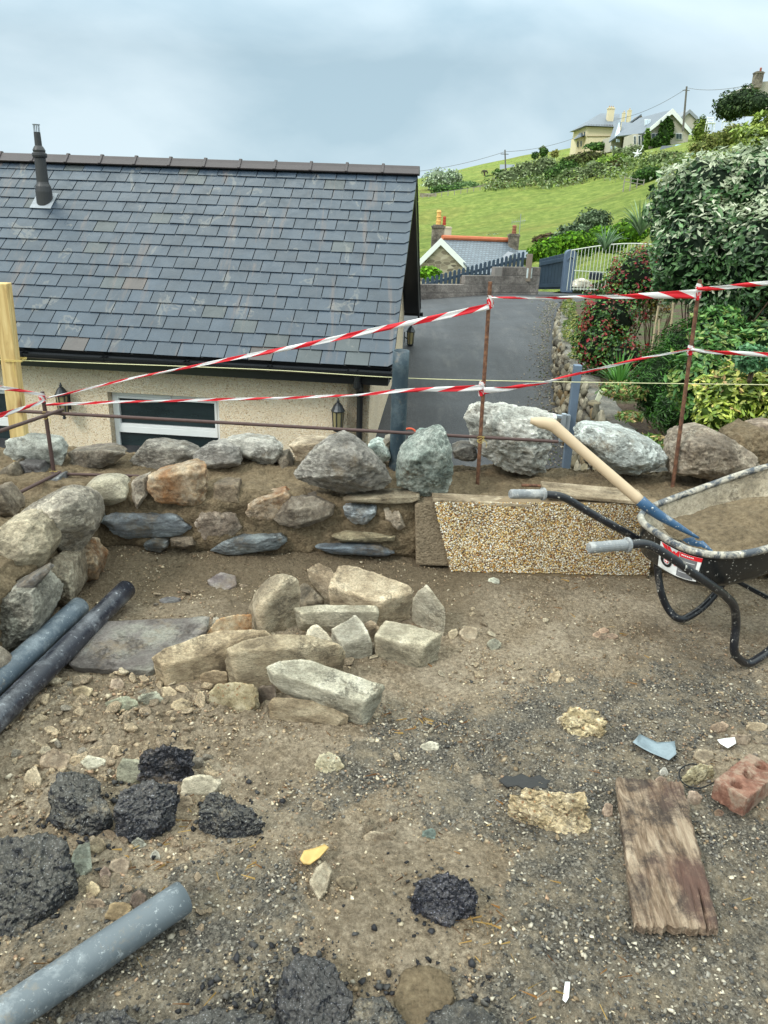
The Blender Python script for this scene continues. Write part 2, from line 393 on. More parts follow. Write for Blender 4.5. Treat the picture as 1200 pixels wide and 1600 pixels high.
def top_pts(pts, drop=None, base=0.0):    # pts: (px, py, height above ground) ; every point also dropped to the base
    A = np.array([gnd(x, y, z) for x, y, z in pts]); B = A.copy(); B[:, 2] = base - 0.01
    c = B[:, :2].mean(0); B[:, :2] = c + (B[:, :2] - c) * 0.93
    return np.vstack([A, B])
# ================================================================== SETTING
# ---- terrace ground: one fine sheet with real relief
def gheight(X, Y):
    P = np.stack([X, Y, np.zeros_like(X)], -1)
    h = 0.016 * fbm(P * 1.7, 3) + 0.05 * sm(3.25, 3.62, Y) * sm(0.45, -0.1, X) - 0.012
    h += 0.022 * np.exp(-(((X + 0.02) / 0.26) ** 2 + ((Y - 1.55) / 0.16) ** 2)) + 0.03 * np.exp(-(((X + 0.9) / 0.35) ** 2 + ((Y - 2.15) / 0.2) ** 2))
    h += 0.02 * np.exp(-(((X - 0.55) / 0.3) ** 2 + ((Y - 3.3) / 0.2) ** 2))
    return h
def gh1(x, y): return float(gheight(np.array([x]), np.array([y]))[0])
DARK = [(1000, 1330, .35, .9), (700, 1560, .18, .6), (930, 1200, .3, .8), (560, 1560, .15, .6), (430, 1450, .16, .7), (200, 1480, .2, .6), (1100, 1000, .2, .25), (620, 1130, .20, .55), (720, 1170, .25, .9), (860, 1150, .28, .95), (1000, 1120, .28, .8), (1160, 1090, .3, .7), (560, 1190, .12, .9), (500, 1260, .17, .7),
        (850, 1350, .3, 1.0), (1000, 1480, .3, .7), (1160, 1360, .25, 1.0), (1160, 1560, .22, .45), (850, 1560, .25, .5), (330, 1420, .22, .75), (420, 1380, .15, .6),
        (360, 1540, .2, .75), (100, 1520, .25, .7), (660, 1250, .12, .3), (1040, 1290, .3, .7), (880, 1060, .2, .35), (1040, 1040, .25, .3), (860, 1240, .15, 1.0),
        (600, 1400, .17, -1.2), (560, 1320, .12, -.9), (760, 1210, .07, -1.0), (770, 1350, .10, -1.1), (650, 1500, .15, -1.2), (520, 1470, .12, -.9), (240, 1330, .1, -.3), (720, 1420, .1, -.5)]
def dark_mask(X, Y):
    s = np.zeros_like(X)
    P = np.stack([X, Y, np.zeros_like(X)], -1); w = 0.05 * fbm(P * 9, 4, 0.6); w2 = 0.05 * fbm(P * 9 + 50, 4, 0.6)
    for px, py, r, a in DARK:
        g = gnd(px, py); s += a * np.exp(-(((X + w - g[0]) ** 2 + (Y + w2 - g[1]) ** 2) / (r * r * 0.8)))
    return np.clip(s, 0, 1)
x = np.arange(-2.7, 2.9, 0.0065); y = np.concatenate([np.arange(0.5, 2.2, 0.0055), np.arange(2.2, 3.72, 0.0075)])
X, Y = np.meshgrid(x, y); X = X.ravel(); Y = Y.ravel(); P3 = np.stack([X, Y, 0 * X], -1)
dk = dark_mask(X, Y)
clod = np.abs(fbm(P3 * 13, 4, 0.6)); crumb = fbm(P3 * 60, 3, 0.7)
rub = np.exp(-(((X + 0.95) / 0.55) ** 2 + ((Y - 2.1) / 0.35) ** 2))
patch = sm(-0.2, 0.6, fbm(P3 * 2.6 + 9, 3))
Z = gheight(X, Y) + (0.006 + 0.014 * patch + 0.014 * rub) * (0.35 - clod) * (1 - 0.6 * dk) + crumb * (0.0014 + 0.0030 * patch + 0.0016 * dk + 0.003 * rub) + 0.007 * fbm(P3 * 6, 3)
nx, ny = len(x), len(y); i = (np.arange(ny - 1)[:, None] * nx + np.arange(nx - 1)[None]).ravel()
Fq = np.stack([i, i + 1, i + nx + 1, i + nx], -1)
def ground_mat():
    m = NT('terrace_mud_and_tarmac', 0.85, 0.3).geo()
    d = m.attr('dark', 'Fac')
    g0 = m.ramp(m.math('ADD', m.noise(11, 9, 0.78), m.math('MULTIPLY', m.math('SUBTRACT', d, 0.5), 0.5)), [(0.43, 0.0), (0.60, 0.95)])
    fine = m.noise(60, 8, 0.82)
    mud = m.ramp(fine, [(0.32, (.042, .029, .017)), (0.44, (.19, .14, .088)), (0.56, (.34, .26, .17)), (0.68, (.62, .50, .35))])
    mud = m.mix(m.ramp(m.noise(4.5, 5, 0.6), [(0.36, 0.0), (0.6, 0.75)]), mud, m.ramp(fine, [(0.34, (.15, .115, .078)), (0.5, (.38, .305, .215)), (0.66, (.62, .52, .385))]))
    mud = m.mix(m.ramp(m.noise(2.7, 6, 0.62, 0.5), [(0.50, 0.0), (0.68, 0.65)]), mud, m.ramp(fine, [(0.3, (.07, .05, .032)), (0.7, (.17, .125, .08))]))
    grey = m.ramp(m.vor(150, out='Color'), [(0.1, (.014, .013, .012)), (0.45, (.05, .046, .04)), (0.75, (.13, .118, .098)), (0.95, (.34, .31, .26))])
    grey = m.mix(m.ramp(m.noise(240, 3, 0.6), [(0.46, 0.0), (0.72, 0.55)]), grey, (.25, .22, .175))
    grey = m.mix(m.ramp(m.vor(65, out='Distance'), [(0.05, 0.9), (0.16, 0.0)]), grey, m.ramp(m.vor(65, out='Color'), [(0.2, (.07, .065, .06)), (0.6, (.24, .22, .18)), (1.0, (.62, .57, .47))]))
    grey = m.mix(m.ramp(m.noise(6, 8, 0.78), [(0.44, 0.0), (0.62, 0.8)]), grey, m.ramp(fine, [(.3, (.11, .085, .056)), (.7, (.42, .34, .235))]))
    mud = m.mix(m.math('MULTIPLY', m.attr('damp', 'Fac'), .85), mud, m.ramp(fine, [(0.28, (.05, .034, .018)), (0.48, (.135, .098, .058)), (0.66, (.22, .168, .105)), (.78, (.33, .265, .175))]))
    mud = m.mix(1.0, mud, (.83, .84, .86), 'MULTIPLY')
    c = m.mix(g0, mud, grey)
    h = m.math('ADD', m.noise(55, 8, 0.72), m.math('MULTIPLY', m.vor(110), -0.35))
    h2 = m.ramp(m.vor(26, 'DISTANCE_TO_EDGE'), [(0.0, 0.0), (0.08, 1.0)])
    h = m.math('ADD', h, m.math('MULTIPLY', m.math('MULTIPLY', h2, m.noise(3, 2)), 0.12))
    return m.done(c, m.ramp(m.noise(30, 4), [(0.3, 0.7), (0.7, 0.98)]), m.bump(h, 1.0, 0.017))
M['ground'] = ground_mat()
tag(mesh_obj('terrace_ground', np.stack([X, Y, Z], -1), Fq, M['ground'], attrs={'dark': dk, 'damp': np.clip(sm(2.75, 3.25, Y + .1 * fbm(P3 * 4, 3)) * sm(.9, .1, X) + .5 * sm(3.2, 3.5, Y) + .55 * np.exp(-(((X - .02) / .3) ** 2 + ((Y - 1.5) / .2) ** 2)), 0, 1)}, smooth=True, origin=(0, 0, 0)), kind='structure')
# coarse surround of the same terrace (round and behind the viewer)
q = MB()
def sheet(name, xs, ys, zf, mat, attrs=None, kind='structure', smooth=True):
    XX, YY = np.meshgrid(xs, ys); ZZ = zf(XX.ravel(), YY.ravel()); V = np.stack([XX.ravel(), YY.ravel(), ZZ], -1)
    a, b = len(xs), len(ys); i = (np.arange(b - 1)[:, None] * a + np.arange(a - 1)[None]).ravel()
    return tag(mesh_obj(name, V, np.stack([i, i + 1, i + a + 1, i + a], -1), mat, smooth=smooth, origin=(0, 0, 0), attrs=attrs), kind=kind)
sheet('terrace_subsoil', np.linspace(-8, 8, 40), np.linspace(-8, 4.2, 40), lambda a, b: -0.07 + 0 * a, M['ground'])

# ---- gravel grains lying in the mud (uncountable)
def grains(name, n, xy, size, cols, zf=gheight, sink=0.35, flat=0.6, kind='stuff', parent=None, mat='grain', normal=None, label=None):
    D = np.array([(0, 0, 1), (.9, 0, .25), (.2, .85, .3), (-.75, .5, .2), (-.7, -.55, .3), (.3, -.85, .2), (0, 0, -1.0)]); k = len(D)
    Fa = np.array([(0, 1, 2), (0, 2, 3), (0, 3, 4), (0, 4, 5), (0, 5, 1), (6, 2, 1), (6, 3, 2), (6, 4, 3), (6, 5, 4), (6, 1, 5)])
    J = D[None] + rng.normal(0, 0.2, (n, k, 3)); s = size(n)
    J *= s[:, None, None] * rng.uniform(0.65, 1.25, (n, 1, 3)); J[:, :, 2] *= flat
    an = rng.uniform(0, 6.28, n); c_, s_ = np.cos(an)[:, None], np.sin(an)[:, None]
    tl = rng.normal(0, 0.35, n)[:, None]; zz = J[:, :, 2] + J[:, :, 0] * tl
    xx = J[:, :, 0] * c_ - J[:, :, 1] * s_; yy = J[:, :, 0] * s_ + J[:, :, 1] * c_
    z0 = zf(xy[:, 0], xy[:, 1]) + s * (flat - sink) * 0.9
    V = np.stack([xx + xy[:, :1], yy + xy[:, 1:2], zz + z0[:, None]], -1).reshape(-1, 3)
    F = (Fa[None] + (np.arange(n) * k)[:, None, None]).reshape(-1, 3)
    o = mesh_obj(name, V, F, M[mat], parent, col=np.repeat(cols, k, 0), origin=None if parent is None else world_loc(parent)); tag(o, kind=kind)
    return o
N = 120000
rr = rng.uniform(0, 1, N) ** 0.75; gy = 0.95 + 2.6 * rr; gx = rng.uniform(-1, 1, N) * (0.62 * gy + 0.35)
gd = dark_mask(gx, gy); pch = fbm(np.stack([gx, gy, 0 * gx], -1) * 3.3 + 5, 4, 0.6)
rubd = np.exp(-(((gx + 0.95) / 0.5) ** 2 + ((gy - 2.05) / 0.4) ** 2))
keep = rng.uniform(0, 1, N) < np.clip(0.12 + 0.5 * gd + 0.5 * rubd + 0.45 * pch, 0.05, 1)
gx, gy, gd, rubd = gx[keep], gy[keep], gd[keep], rubd[keep]; n = len(gx)
pm = np.array([lin(c) for c in ('#a8957a', '#8d7a60', '#75634c', '#bcae94', '#c9bda6', '#9b7f66', '#6d5a48')])
pd = np.array([lin(c) for c in ('#4c4a47', '#3a3937', '#6e6a63', '#8b857b', '#5a5650', '#8f8778', '#b3aa98')])
ci = np.where(rng.uniform(0, 1, n)[:, None] < gd[:, None] * 0.85, pd[rng.integers(0, 7, n)], pm[rng.choice(7, n, p=[.22, .24, .2, .1, .05, .12, .07])])
ci = ci * rng.uniform(0.75, 1.2, (n, 1))
grains('loose_gravel', n, np.stack([gx, gy], -1), lambda k: 0.0019 + 0.0046 * rng.uniform(0, 1, k) ** 2.2 + 0.0065 * (rng.uniform(0, 1, k) ** 9) * (0.6 + 0.8 * rubd), ci)

# ---- lower lane, garden bed, hill
WT = [(1.97, 5.2), (1.93, 6.2), (2.02, 7.1), (2.17, 8.3), (2.26, 9.3), (2.36, 10.3), (2.62, 12.0), (3.0, 14.2), (3.45, 16.2), (3.95, 18.3)]   # top edge of the retaining wall
WTy = np.array([p[1] for p in WT]); WTx = np.array([p[0] for p in WT])
def lane_z(X, Y):
    z = np.interp(Y, [4, 7, 8.5, 10, 12, 14, 17, 20, 24], [-1.35, -1.05, -0.9, -0.725, -0.52, -0.28, -0.13, -0.16, -0.4])
    return z - 0.075 * np.clip(3.0 - X, 0, 12) * sm(14, 19, Y) - 0.02 * np.clip(2 - X, 0, 12)
def bed_z(X, Y):
    ex = np.interp(Y, WTy, WTx); t = np.clip(X - ex, 0, 20)
    return -0.1 + 0.17 * np.maximum(t - 0.5, 0) + 0.02 * pnoise(np.stack([X * 2, Y * 2, 0 * X], -1)) - 0.03 * np.clip(Y - 14, 0, 6) * 0
def tarmac():
    m = NT('wet_tarmac', 0.5, 0.45).geo()
    c = m.ramp(m.noise(60, 6, .8), [(0.34, (.006, .006, .008)), (.5, (.030, .031, .035)), (0.66, (.092, .094, .10))])
    c = m.mix(m.ramp(m.noise(0.9, 5, 0.6), [(0.35, 0.0), (0.7, 0.6)]), c, (.05, .052, .058))
    c = m.mix(m.ramp(m.noise(3.0, 8, 0.78, 0, (1, 0.25, 1)), [(0.52, 0.0), (0.70, 0.55)]), c, (.115, .108, .10)); c = m.mix(m.ramp(m.noise(1.1, 4, 0.6, 0, (2.5, .18, 1)), [(0.5, 0.0), (0.62, 0.4)]), c, (.02, .02, .022))
    return m.done(c, m.ramp(m.noise(0.7, 4), [(0.3, 0.5), (0.7, 0.75)]), m.bump(m.noise(70, 4, 0.7), 0.7, 0.006))
M['tarmac'] = tarmac()
ys = np.linspace(4.1, 24.5, 120); us = np.linspace(0, 1, 60)
YY = np.repeat(ys, 60); UU = np.tile(us, 120); ex = np.where(YY < 19, np.interp(YY, WTy, WTx) - 0.02, 3.95 + (YY - 18.3) * 0.9)
XX = -14 + UU * (ex + 14); i = (np.arange(119)[:, None] * 60 + np.arange(59)[None]).ravel()
tag(mesh_obj('lane', np.stack([XX, YY, lane_z(XX, YY)], -1), np.stack([i, i + 1, i + 61, i + 60], -1), M['tarmac'], smooth=True, origin=(0, 0, 0)), kind='structure')
def soil():
    m = NT('garden_soil', 0.95, 0.2).geo()
    c = m.ramp(m.noise(16, 6, 0.7), [(0.3, (.045, .028, .02)), (0.55, (.10, .07, .05)), (0.75, (.2, .15, .11))])
    g = m.ramp(m.noise(2.3, 5, 0.6), [(0.45, 0.0), (0.6, 0.85)])
    c = m.mix(g, c, m.ramp(m.noise(30, 4, 0.7), [(0.3, (.035, .06, .018)), (0.7, (.10, .15, .045))]))
    return m.done(c, None, m.bump(m.noise(22, 6, 0.7), 1.0, 0.03))
M['soil'] = soil()
ys = np.linspace(4.1, 24, 100); us = np.linspace(0, 1, 50) ** 1.5
YY = np.repeat(ys, 50); UU = np.tile(us, 100); ex = np.where(YY < 18.3, np.interp(YY, WTy, WTx) + 0.12, 4.07 + (YY - 18.3) * 0.9)
XX = ex + UU * 16; i = (np.arange(99)[:, None] * 50 + np.arange(49)[None]).ravel()
tag(mesh_obj('garden_bed', np.stack([XX, YY, bed_z(XX, YY)], -1), np.stack([i, i + 1, i + 51, i + 50], -1), M['soil'], smooth=True, origin=(0, 0, 0)), kind='structure')

CP = [(p, at(*p)) for p in [(655, 400, 50), (740, 372, 60), (820, 392, 45), (900, 398, 38), (655, 350, 82), (760, 330, 86), (870, 345, 66), (980, 352, 52), (655, 306, 112), (720, 300, 116),
      (780, 293, 112), (850, 287, 102), (920, 284, 94), (1000, 282, 84), (1060, 300, 62), (660, 296, 128), (720, 285, 136), (770, 272, 140), (830, 257, 138), (900, 247, 138),
      (940, 240, 150), (1000, 233, 136), (1080, 222, 124), (1140, 212, 88), (1200, 205, 72), (1200, 270, 40), (1100, 275, 55)]]
CPT = np.array([c[1] for c in CP] + [(-30, 50, -7), (-60, 90, -6), (-60, 150, -4), (-120, 220, -6), (0, 24.5, -1.6), (-14, 24.5, -2.4), (5, 25, -.4), (12, 25, 1.6), (30, 25, 6), (4, 33, -2.5), (0, 38, -4.0), (-14, 38, -4.5),
      (30, 220, 16), (100, 200, 24), (140, 120, 28), (100, 60, 24), (-10, 260, 0), (60, 260, 18)])
def tps_fit(P, v, lam=0.02):
    S = 40.0; Q = P / S; n = len(Q); d = np.linalg.norm(Q[:, None] - Q[None], axis=2); K = np.where(d > 0, d * d * np.log(d + 1e-9), 0) + lam * np.eye(n)
    A = np.zeros((n + 3, n + 3)); A[:n, :n] = K; A[:n, n] = 1; A[:n, n + 1:] = Q; A[n, :n] = 1; A[n + 1:, :n] = Q.T
    w = np.linalg.solve(A, np.concatenate([v, [0, 0, 0]]))
    def f(X, Y):
        q = np.stack([X, Y], -1) / S; d = np.linalg.norm(q[:, None] - Q[None], axis=2)
        return (d * d * np.log(d + 1e-9)) @ w[:n] + w[n] + q @ w[n + 1:]
    return f
_hz = tps_fit(CPT[:, :2], CPT[:, 2])
def hill_z(X, Y):
    X = np.atleast_1d(np.asarray(X, float)); Y = np.atleast_1d(np.asarray(Y, float))
    return _hz(X, Y) + 0.25 * fbm(np.stack([X, Y, 0 * X], -1) * 0.11, 4) * sm(26, 50, Y)
def hz1(x, y): return float(hill_z(x, y)[0])
def grass():
    m = NT('pasture_grass', 0.9, 0.15).geo()
    f = m.noise(1.3, 7, 0.72, 0.3, (1, 0.5, 1))
    c = m.ramp(f, [(0.3, (.115, .17, .03)), (0.5, (.225, .295, .06)), (0.68, (.36, .40, .10))])
    c = m.mix(m.ramp(m.noise(0.09, 5, 0.65), [(0.48, 0.0), (0.68, 0.7)]), c, m.ramp(f, [(0.3, (.17, .17, .035)), (0.7, (.33, .30, .085))]))
    c = m.mix(m.ramp(m.noise(0.28, 6, 0.7, 0.5, (0.5, 1.2, 1)), [(0.5, 0.0), (0.66, 0.5)]), c, (.07, .115, .022))
    return m.done(c, None, m.bump(m.noise(2.2, 6, 0.75), 1.0, 0.5))
M['grass'] = grass()
sheet('hillside', np.linspace(-130, 150, 170), np.concatenate([np.linspace(24.2, 60, 50), np.linspace(61, 260, 110)]), hill_z, M['grass'])
def lowland(a, b): return -14 + 0 * a
sheet('lowland', np.linspace(-4000, 4000, 12), np.linspace(-1500, 6000, 12), lowland, M['grass'])

# ---- leaves for every kind of plant
def leaf_geo(C, Nn, size, aspect=0.45, fold=0.15, droop=0.0):
    n = len(C); Nn = Nn / (np.linalg.norm(Nn, axis=1)[:, None] + 1e-9)
    a = rng.normal(size=(n, 3)); t = np.cross(Nn, a); t /= (np.linalg.norm(t, axis=1)[:, None] + 1e-9); b = np.cross(Nn, t)
    s = np.asarray(size)[:, None] if hasattr(size, '__len__') else np.full((n, 1), size)
    w = s * aspect * 0.5
    base = C - t * s * 0.5; tip = C + t * s * 0.5 - Nn * s * droop
    m1 = C + Nn * (-fold * s) ; L = C - t * s * 0.08 + b * w; Rr = C - t * s * 0.08 - b * w
    V = np.stack([base, L, tip, Rr, m1], 1).reshape(-1, 3); o = (np.arange(n) * 5)[:, None]
    F = np.concatenate([o + np.array([[0, 4, 1]]), o + np.array([[1, 4, 2]]), o + np.array([[0, 3, 4]]), o + np.array([[3, 2, 4]])], 0)
    return V, F
def blob_pts(blobs, n, shell=0.75, lump=0.35, ls=1.6, cut=-0.45):
    vol = np.array([b[3] * b[4] * b[5] for b in blobs]) ** 0.67; k = rng.choice(len(blobs), n, p=vol / vol.sum()); B = np.array(blobs)[k]
    d = rng.normal(size=(n, 3)); d /= np.linalg.norm(d, axis=1)[:, None]
    r = shell + (1 - shell) * rng.uniform(0, 1, n) ** 0.6; inner = rng.uniform(0, 1, n) < 0.25; r = np.where(inner, r * rng.uniform(0.55, 1, n), r)
    rad = B[:, 3:6]; q = d * rad; f = fbm((B[:, :3] + q) * ls / rad.mean(1)[:, None], 3, 0.6)
    P = B[:, :3] + q * (r * (1 + lump * f))[:, None]; ok = f > cut
    return P[ok], d[ok], r[ok]
def pxblobs(L):                         # (px, py, Y, radius_px_x, radius_px_y, depth factor) -> ellipsoids
    out = []
    for px, py, Yd, rx, ry, df in L:
        c = at(px, py, Yd); s = (c - CAMP) @ FWD / FPX; out.append((*c, rx * s, (rx + ry) / 2 * s * df, ry * s))
    return out
def shrub(name, blobs, n, size, pal, label, cat='shrub', group=None, up=0.5, aspect=0.45, mat='leaf', tipcol=None, tipfrac=0.2, stems=5, stemcol='#4b3a2b', base=None, lump=0.35, core=0.62, shell=0.72, tipflat=False, droop=0.0, corecol=None, cut=-0.5, parts=True):
    bl = np.array(blobs); bz = (bl[:, 2] - bl[:, 5]).min(); cx = np.average(bl[:, 0]); cy = np.average(bl[:, 1])
    if base is None: base = bz
    root = empty(name, (cx, cy, base), label, cat, group)
    P, d, r = blob_pts(blobs, n, shell, lump, cut=cut)
    nn = d + np.array([0, 0, up]) + rng.normal(0, 0.55, d.shape)
    V, F = leaf_geo(P, nn, size * rng.uniform(0.5, 1.3, len(P)), aspect, droop=droop)
    pl = np.array([lin(c) for c in pal]); c = pl[rng.integers(0, len(pl), len(P))] * rng.uniform(0.6, 1.35, (len(P), 1))
    cl = fbm(P * (1.2 / bl[:, 3:6].mean()), 3); c = c * (1 + 0.35 * cl)[:, None]
    if tipcol:
        tp = np.array([lin(k) for k in tipcol]); pr = tipfrac * (1.2 * np.clip(d[:, 2] + 0.45, 0, 1.3)) * (1 + 1.3 * cl)
        zt_ = (P[:, 2] - P[:, 2].min()) / np.ptp(P[:, 2]); pr = (tipfrac * (1 + 2.2 * cl)) if tipflat else pr * (.25 + 1.5 * zt_ ** 1.5); tt = (rng.uniform(0, 1, len(P)) < pr) & (r > 0.7)
        c[tt] = tp[rng.integers(0, len(tp), tt.sum())]
    mesh_obj('foliage', V, F, M[mat], root, col=np.repeat(np.clip(c, 0, 1), 5, 0), origin=(cx, cy, base))
    if parts and stems:
        s = MB()
        for b in blobs:
            for _ in range(max(1, stems // len(blobs) + 1)):
                e = np.array(b[:3]) + rng.normal(0, 0.45, 3) * np.array(b[3:6]); s0 = np.array([cx + rng.normal(0, .1) * bl[0, 3], cy + rng.normal(0, .1) * bl[0, 3], base - 0.05])
                m1 = (s0 + e) / 2 + rng.normal(0, 0.12, 3) * b[3]
                rr_ = 0.028 * max(0.3, b[3]); s.tube(smooth_path([s0, m1, e], 4), np.linspace(rr_, rr_ * 0.35, 9), 5, lin(stemcol))
        s.build('stem', M['vc'], root, origin=(cx, cy, base))
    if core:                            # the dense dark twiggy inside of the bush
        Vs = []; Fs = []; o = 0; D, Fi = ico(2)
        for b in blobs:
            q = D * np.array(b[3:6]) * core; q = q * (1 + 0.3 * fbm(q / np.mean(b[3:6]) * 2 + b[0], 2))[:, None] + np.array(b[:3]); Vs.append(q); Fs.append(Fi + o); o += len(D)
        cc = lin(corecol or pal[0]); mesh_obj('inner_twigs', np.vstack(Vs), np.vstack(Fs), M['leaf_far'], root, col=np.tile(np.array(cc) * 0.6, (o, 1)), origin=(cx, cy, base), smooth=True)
    return root

def lane_grit():
    n = 3500; y_ = rng.uniform(5.5, 19, n); e_ = np.abs(rng.normal(0, .16, n)); x_ = np.interp(y_, WTy, WTx) - .12 - e_; c_ = np.array([lin(c) for c in ('#6f675a', '#8a8272', '#4f4a40', '#5a6438', '#9a9080')])[rng.integers(0, 5, n)]
    grains('lane_edge_grit', n, np.stack([x_, y_], -1), lambda k: .005 + .014 * rng.uniform(0, 1, k) ** 3, c_, zf=lane_z)
lane_grit()
# ================================================================== THE SLATE-ROOFED HOUSE
HA = R(5); hd = np.array([math.cos(HA), -math.sin(HA), 0]); hv = np.array([math.sin(HA), math.cos(HA), 0]); hz = np.array([0, 0, 1.0])
HE = at(614, 574, 7.95)                 # near verge corner of the eaves
RUN, RISE, HLEN = 2.65, 1.97, 9.5
SL = math.hypot(RUN, RISE); hs = (hv * RUN + hz * RISE) / SL; hn = np.cross(hd, hs); hn = hn if hn[2] > 0 else -hn
def hp(a, b, c=0.0): return HE - hd * a + hv * b + hz * c      # a left along eaves, b back, c up
house = empty('slate_roofed_house', HE - hd * 4 + hv * 2.6 - hz * 2.2, 'low house with dark wet slate roof, cream pebble-dashed wall and black gutter', 'house')
def render_mat():
    m = NT('pebble_dash_render', 0.9, 0.25).geo()
    v = m.vor(95, out='Color'); c = m.ramp(v, [(0.05, (.34, .19, .09)), (0.16, (.68, .50, .31)), (0.40, (.84, .68, .48)), (0.75, (.87, .75, .58)), (1.0, (.88, .82, .72))])
    c = m.mix(m.ramp(m.vor(52, out='Distance'), [(0.10, 0.7), (0.19, 0.0)]), c, m.ramp(m.vor(52, out='Color'), [(0.3, (.26, .12, .05)), (0.7, (.55, .39, .25))]))
    c = m.mix(m.ramp(m.noise(1.5, 4), [(0.4, 0.0), (0.7, 0.25)]), c, (.5, .43, .33))
    return m.done(c, None, m.bump(m.math('MULTIPLY', m.vor(95), -1.0), 1.0, 0.008))
M['render'] = render_mat()
M['black'] = plain('black_plastic', (.012, .013, .015), 0.35, 0, 0.4, 6)
M['upvc'] = plain('white_frame', (.78, .79, .79), 0.35, 0, 0.06)
def glass_mat():
    m = NT('dark_window_glass', 0.06, 0.7)
    c = m.ramp(m.noise(2.5, 4, 0.6, 0, (1, 1, 3)), [(0.35, (.008, .018, .02)), (0.65, (.02, .035, .038))])
    return m.done(c)
M['glass'] = glass_mat()
w0 = hp(0.27, 0.30)                     # outside corner of front wall and gable
wf, wd = 9.0, 4.7
def wl(a, c, b=0.0): return w0 - hd * a + hz * c + hv * b       # on the front wall
def inwall(px, py): p = onplane(px, py, w0, hv); return (w0 - p) @ hd, (p - w0)[2]
# front wall with real openings
wa0, wc0 = inwall(341, 700); wa1, wc1 = inwall(170, 614); wc1t = wc1
win = [(inwall(343, 660)[0], inwall(172, 660)[0], -1.52, inwall(250, 617)[1]), (inwall(20, 640)[0], inwall(20, 640)[0] + 1.25, -1.52, inwall(10, 607)[1])]
TOPW = 0.0
mw = MB(); T = 0.28
def wslab(a0, a1, c0, c1): mw.hexa([wl(a0, c0), wl(a0, c0, T), wl(a1, c0, T), wl(a1, c0), wl(a0, c1), wl(a0, c1, T), wl(a1, c1, T), wl(a1, c1)])
xs = [0.0] + [v for w_ in win for v in (w_[0], w_[1])] + [wf]
for k in range(0, len(xs), 2): wslab(xs[k], xs[k + 1], -2.6, TOPW)
for w_ in win: wslab(w_[0], w_[1], -2.6, w_[2]); wslab(w_[0], w_[1], w_[3], TOPW)
mw.build('front_wall', M['render'], house, origin=house.location)
g = MB(); gt = -0.02
def gp(b, c, t=0.0): return w0 - hd * t + hv * b + hz * c
prof = [gp(0.0, -2.6), gp(wd, -2.6), gp(wd, 0.0), gp(wd / 2, RISE * (wd / 2) / RUN + 0.0), gp(0.0, 0.0)]
g.prism([p + hd * 0.004 for p in prof], -hd * 0.25)
g.build('gable_wall', M['render'], house, origin=house.location)
MB().hexa([hp(0.3, 4.9, -2.4), hp(9.2, 4.9, -2.4), hp(9.2, 5.05, -2.4), hp(0.3, 5.05, -2.4), hp(0.3, 4.9, 0), hp(9.2, 4.9, 0), hp(9.2, 5.05, 0), hp(0.3, 5.05, 0)]).build('rear_wall', M['render'], house, origin=house.location)
# slates, each one laid as a thin wedge
def slate_mat():
    m = NT('wet_roof_slate', 0.34, 0.55).geo()
    c = m.mix(1.0, m.attr('Col'), m.ramp(m.noise(3.5, 6, 0.65), [(0.3, 0.8), (0.7, 1.2)]), 'MULTIPLY')
    st = m.ramp(m.noise(1.7, 6, 0.7, 0.3, (3.2, 0.35, 0.35)), [(0.56, 0.0), (0.69, 0.6)])
    c = m.mix(st, c, (.13, .095, .08))
    st2 = m.ramp(m.noise(2.1, 5, 0.6, 1.0, (1.4, 0.9, 0.9)), [(0.60, 0.0), (0.64, 0.45), (0.67, 0.0)])
    c = m.mix(st2, c, (.19, .18, .16))
    r = m.ramp(m.noise(4.5, 5, 0.65, 1.2), [(0.35, 0.24), (0.65, 0.46)])
    return m.done(c, r, m.bump(m.noise(16, 5, 0.6), 0.4, 0.004))
M['slates'] = slate_mat()
rs = MB(); rs2 = MB(); NC = 17; gauge = SL / NC; SWd = 0.255
rg = random.Random(5)
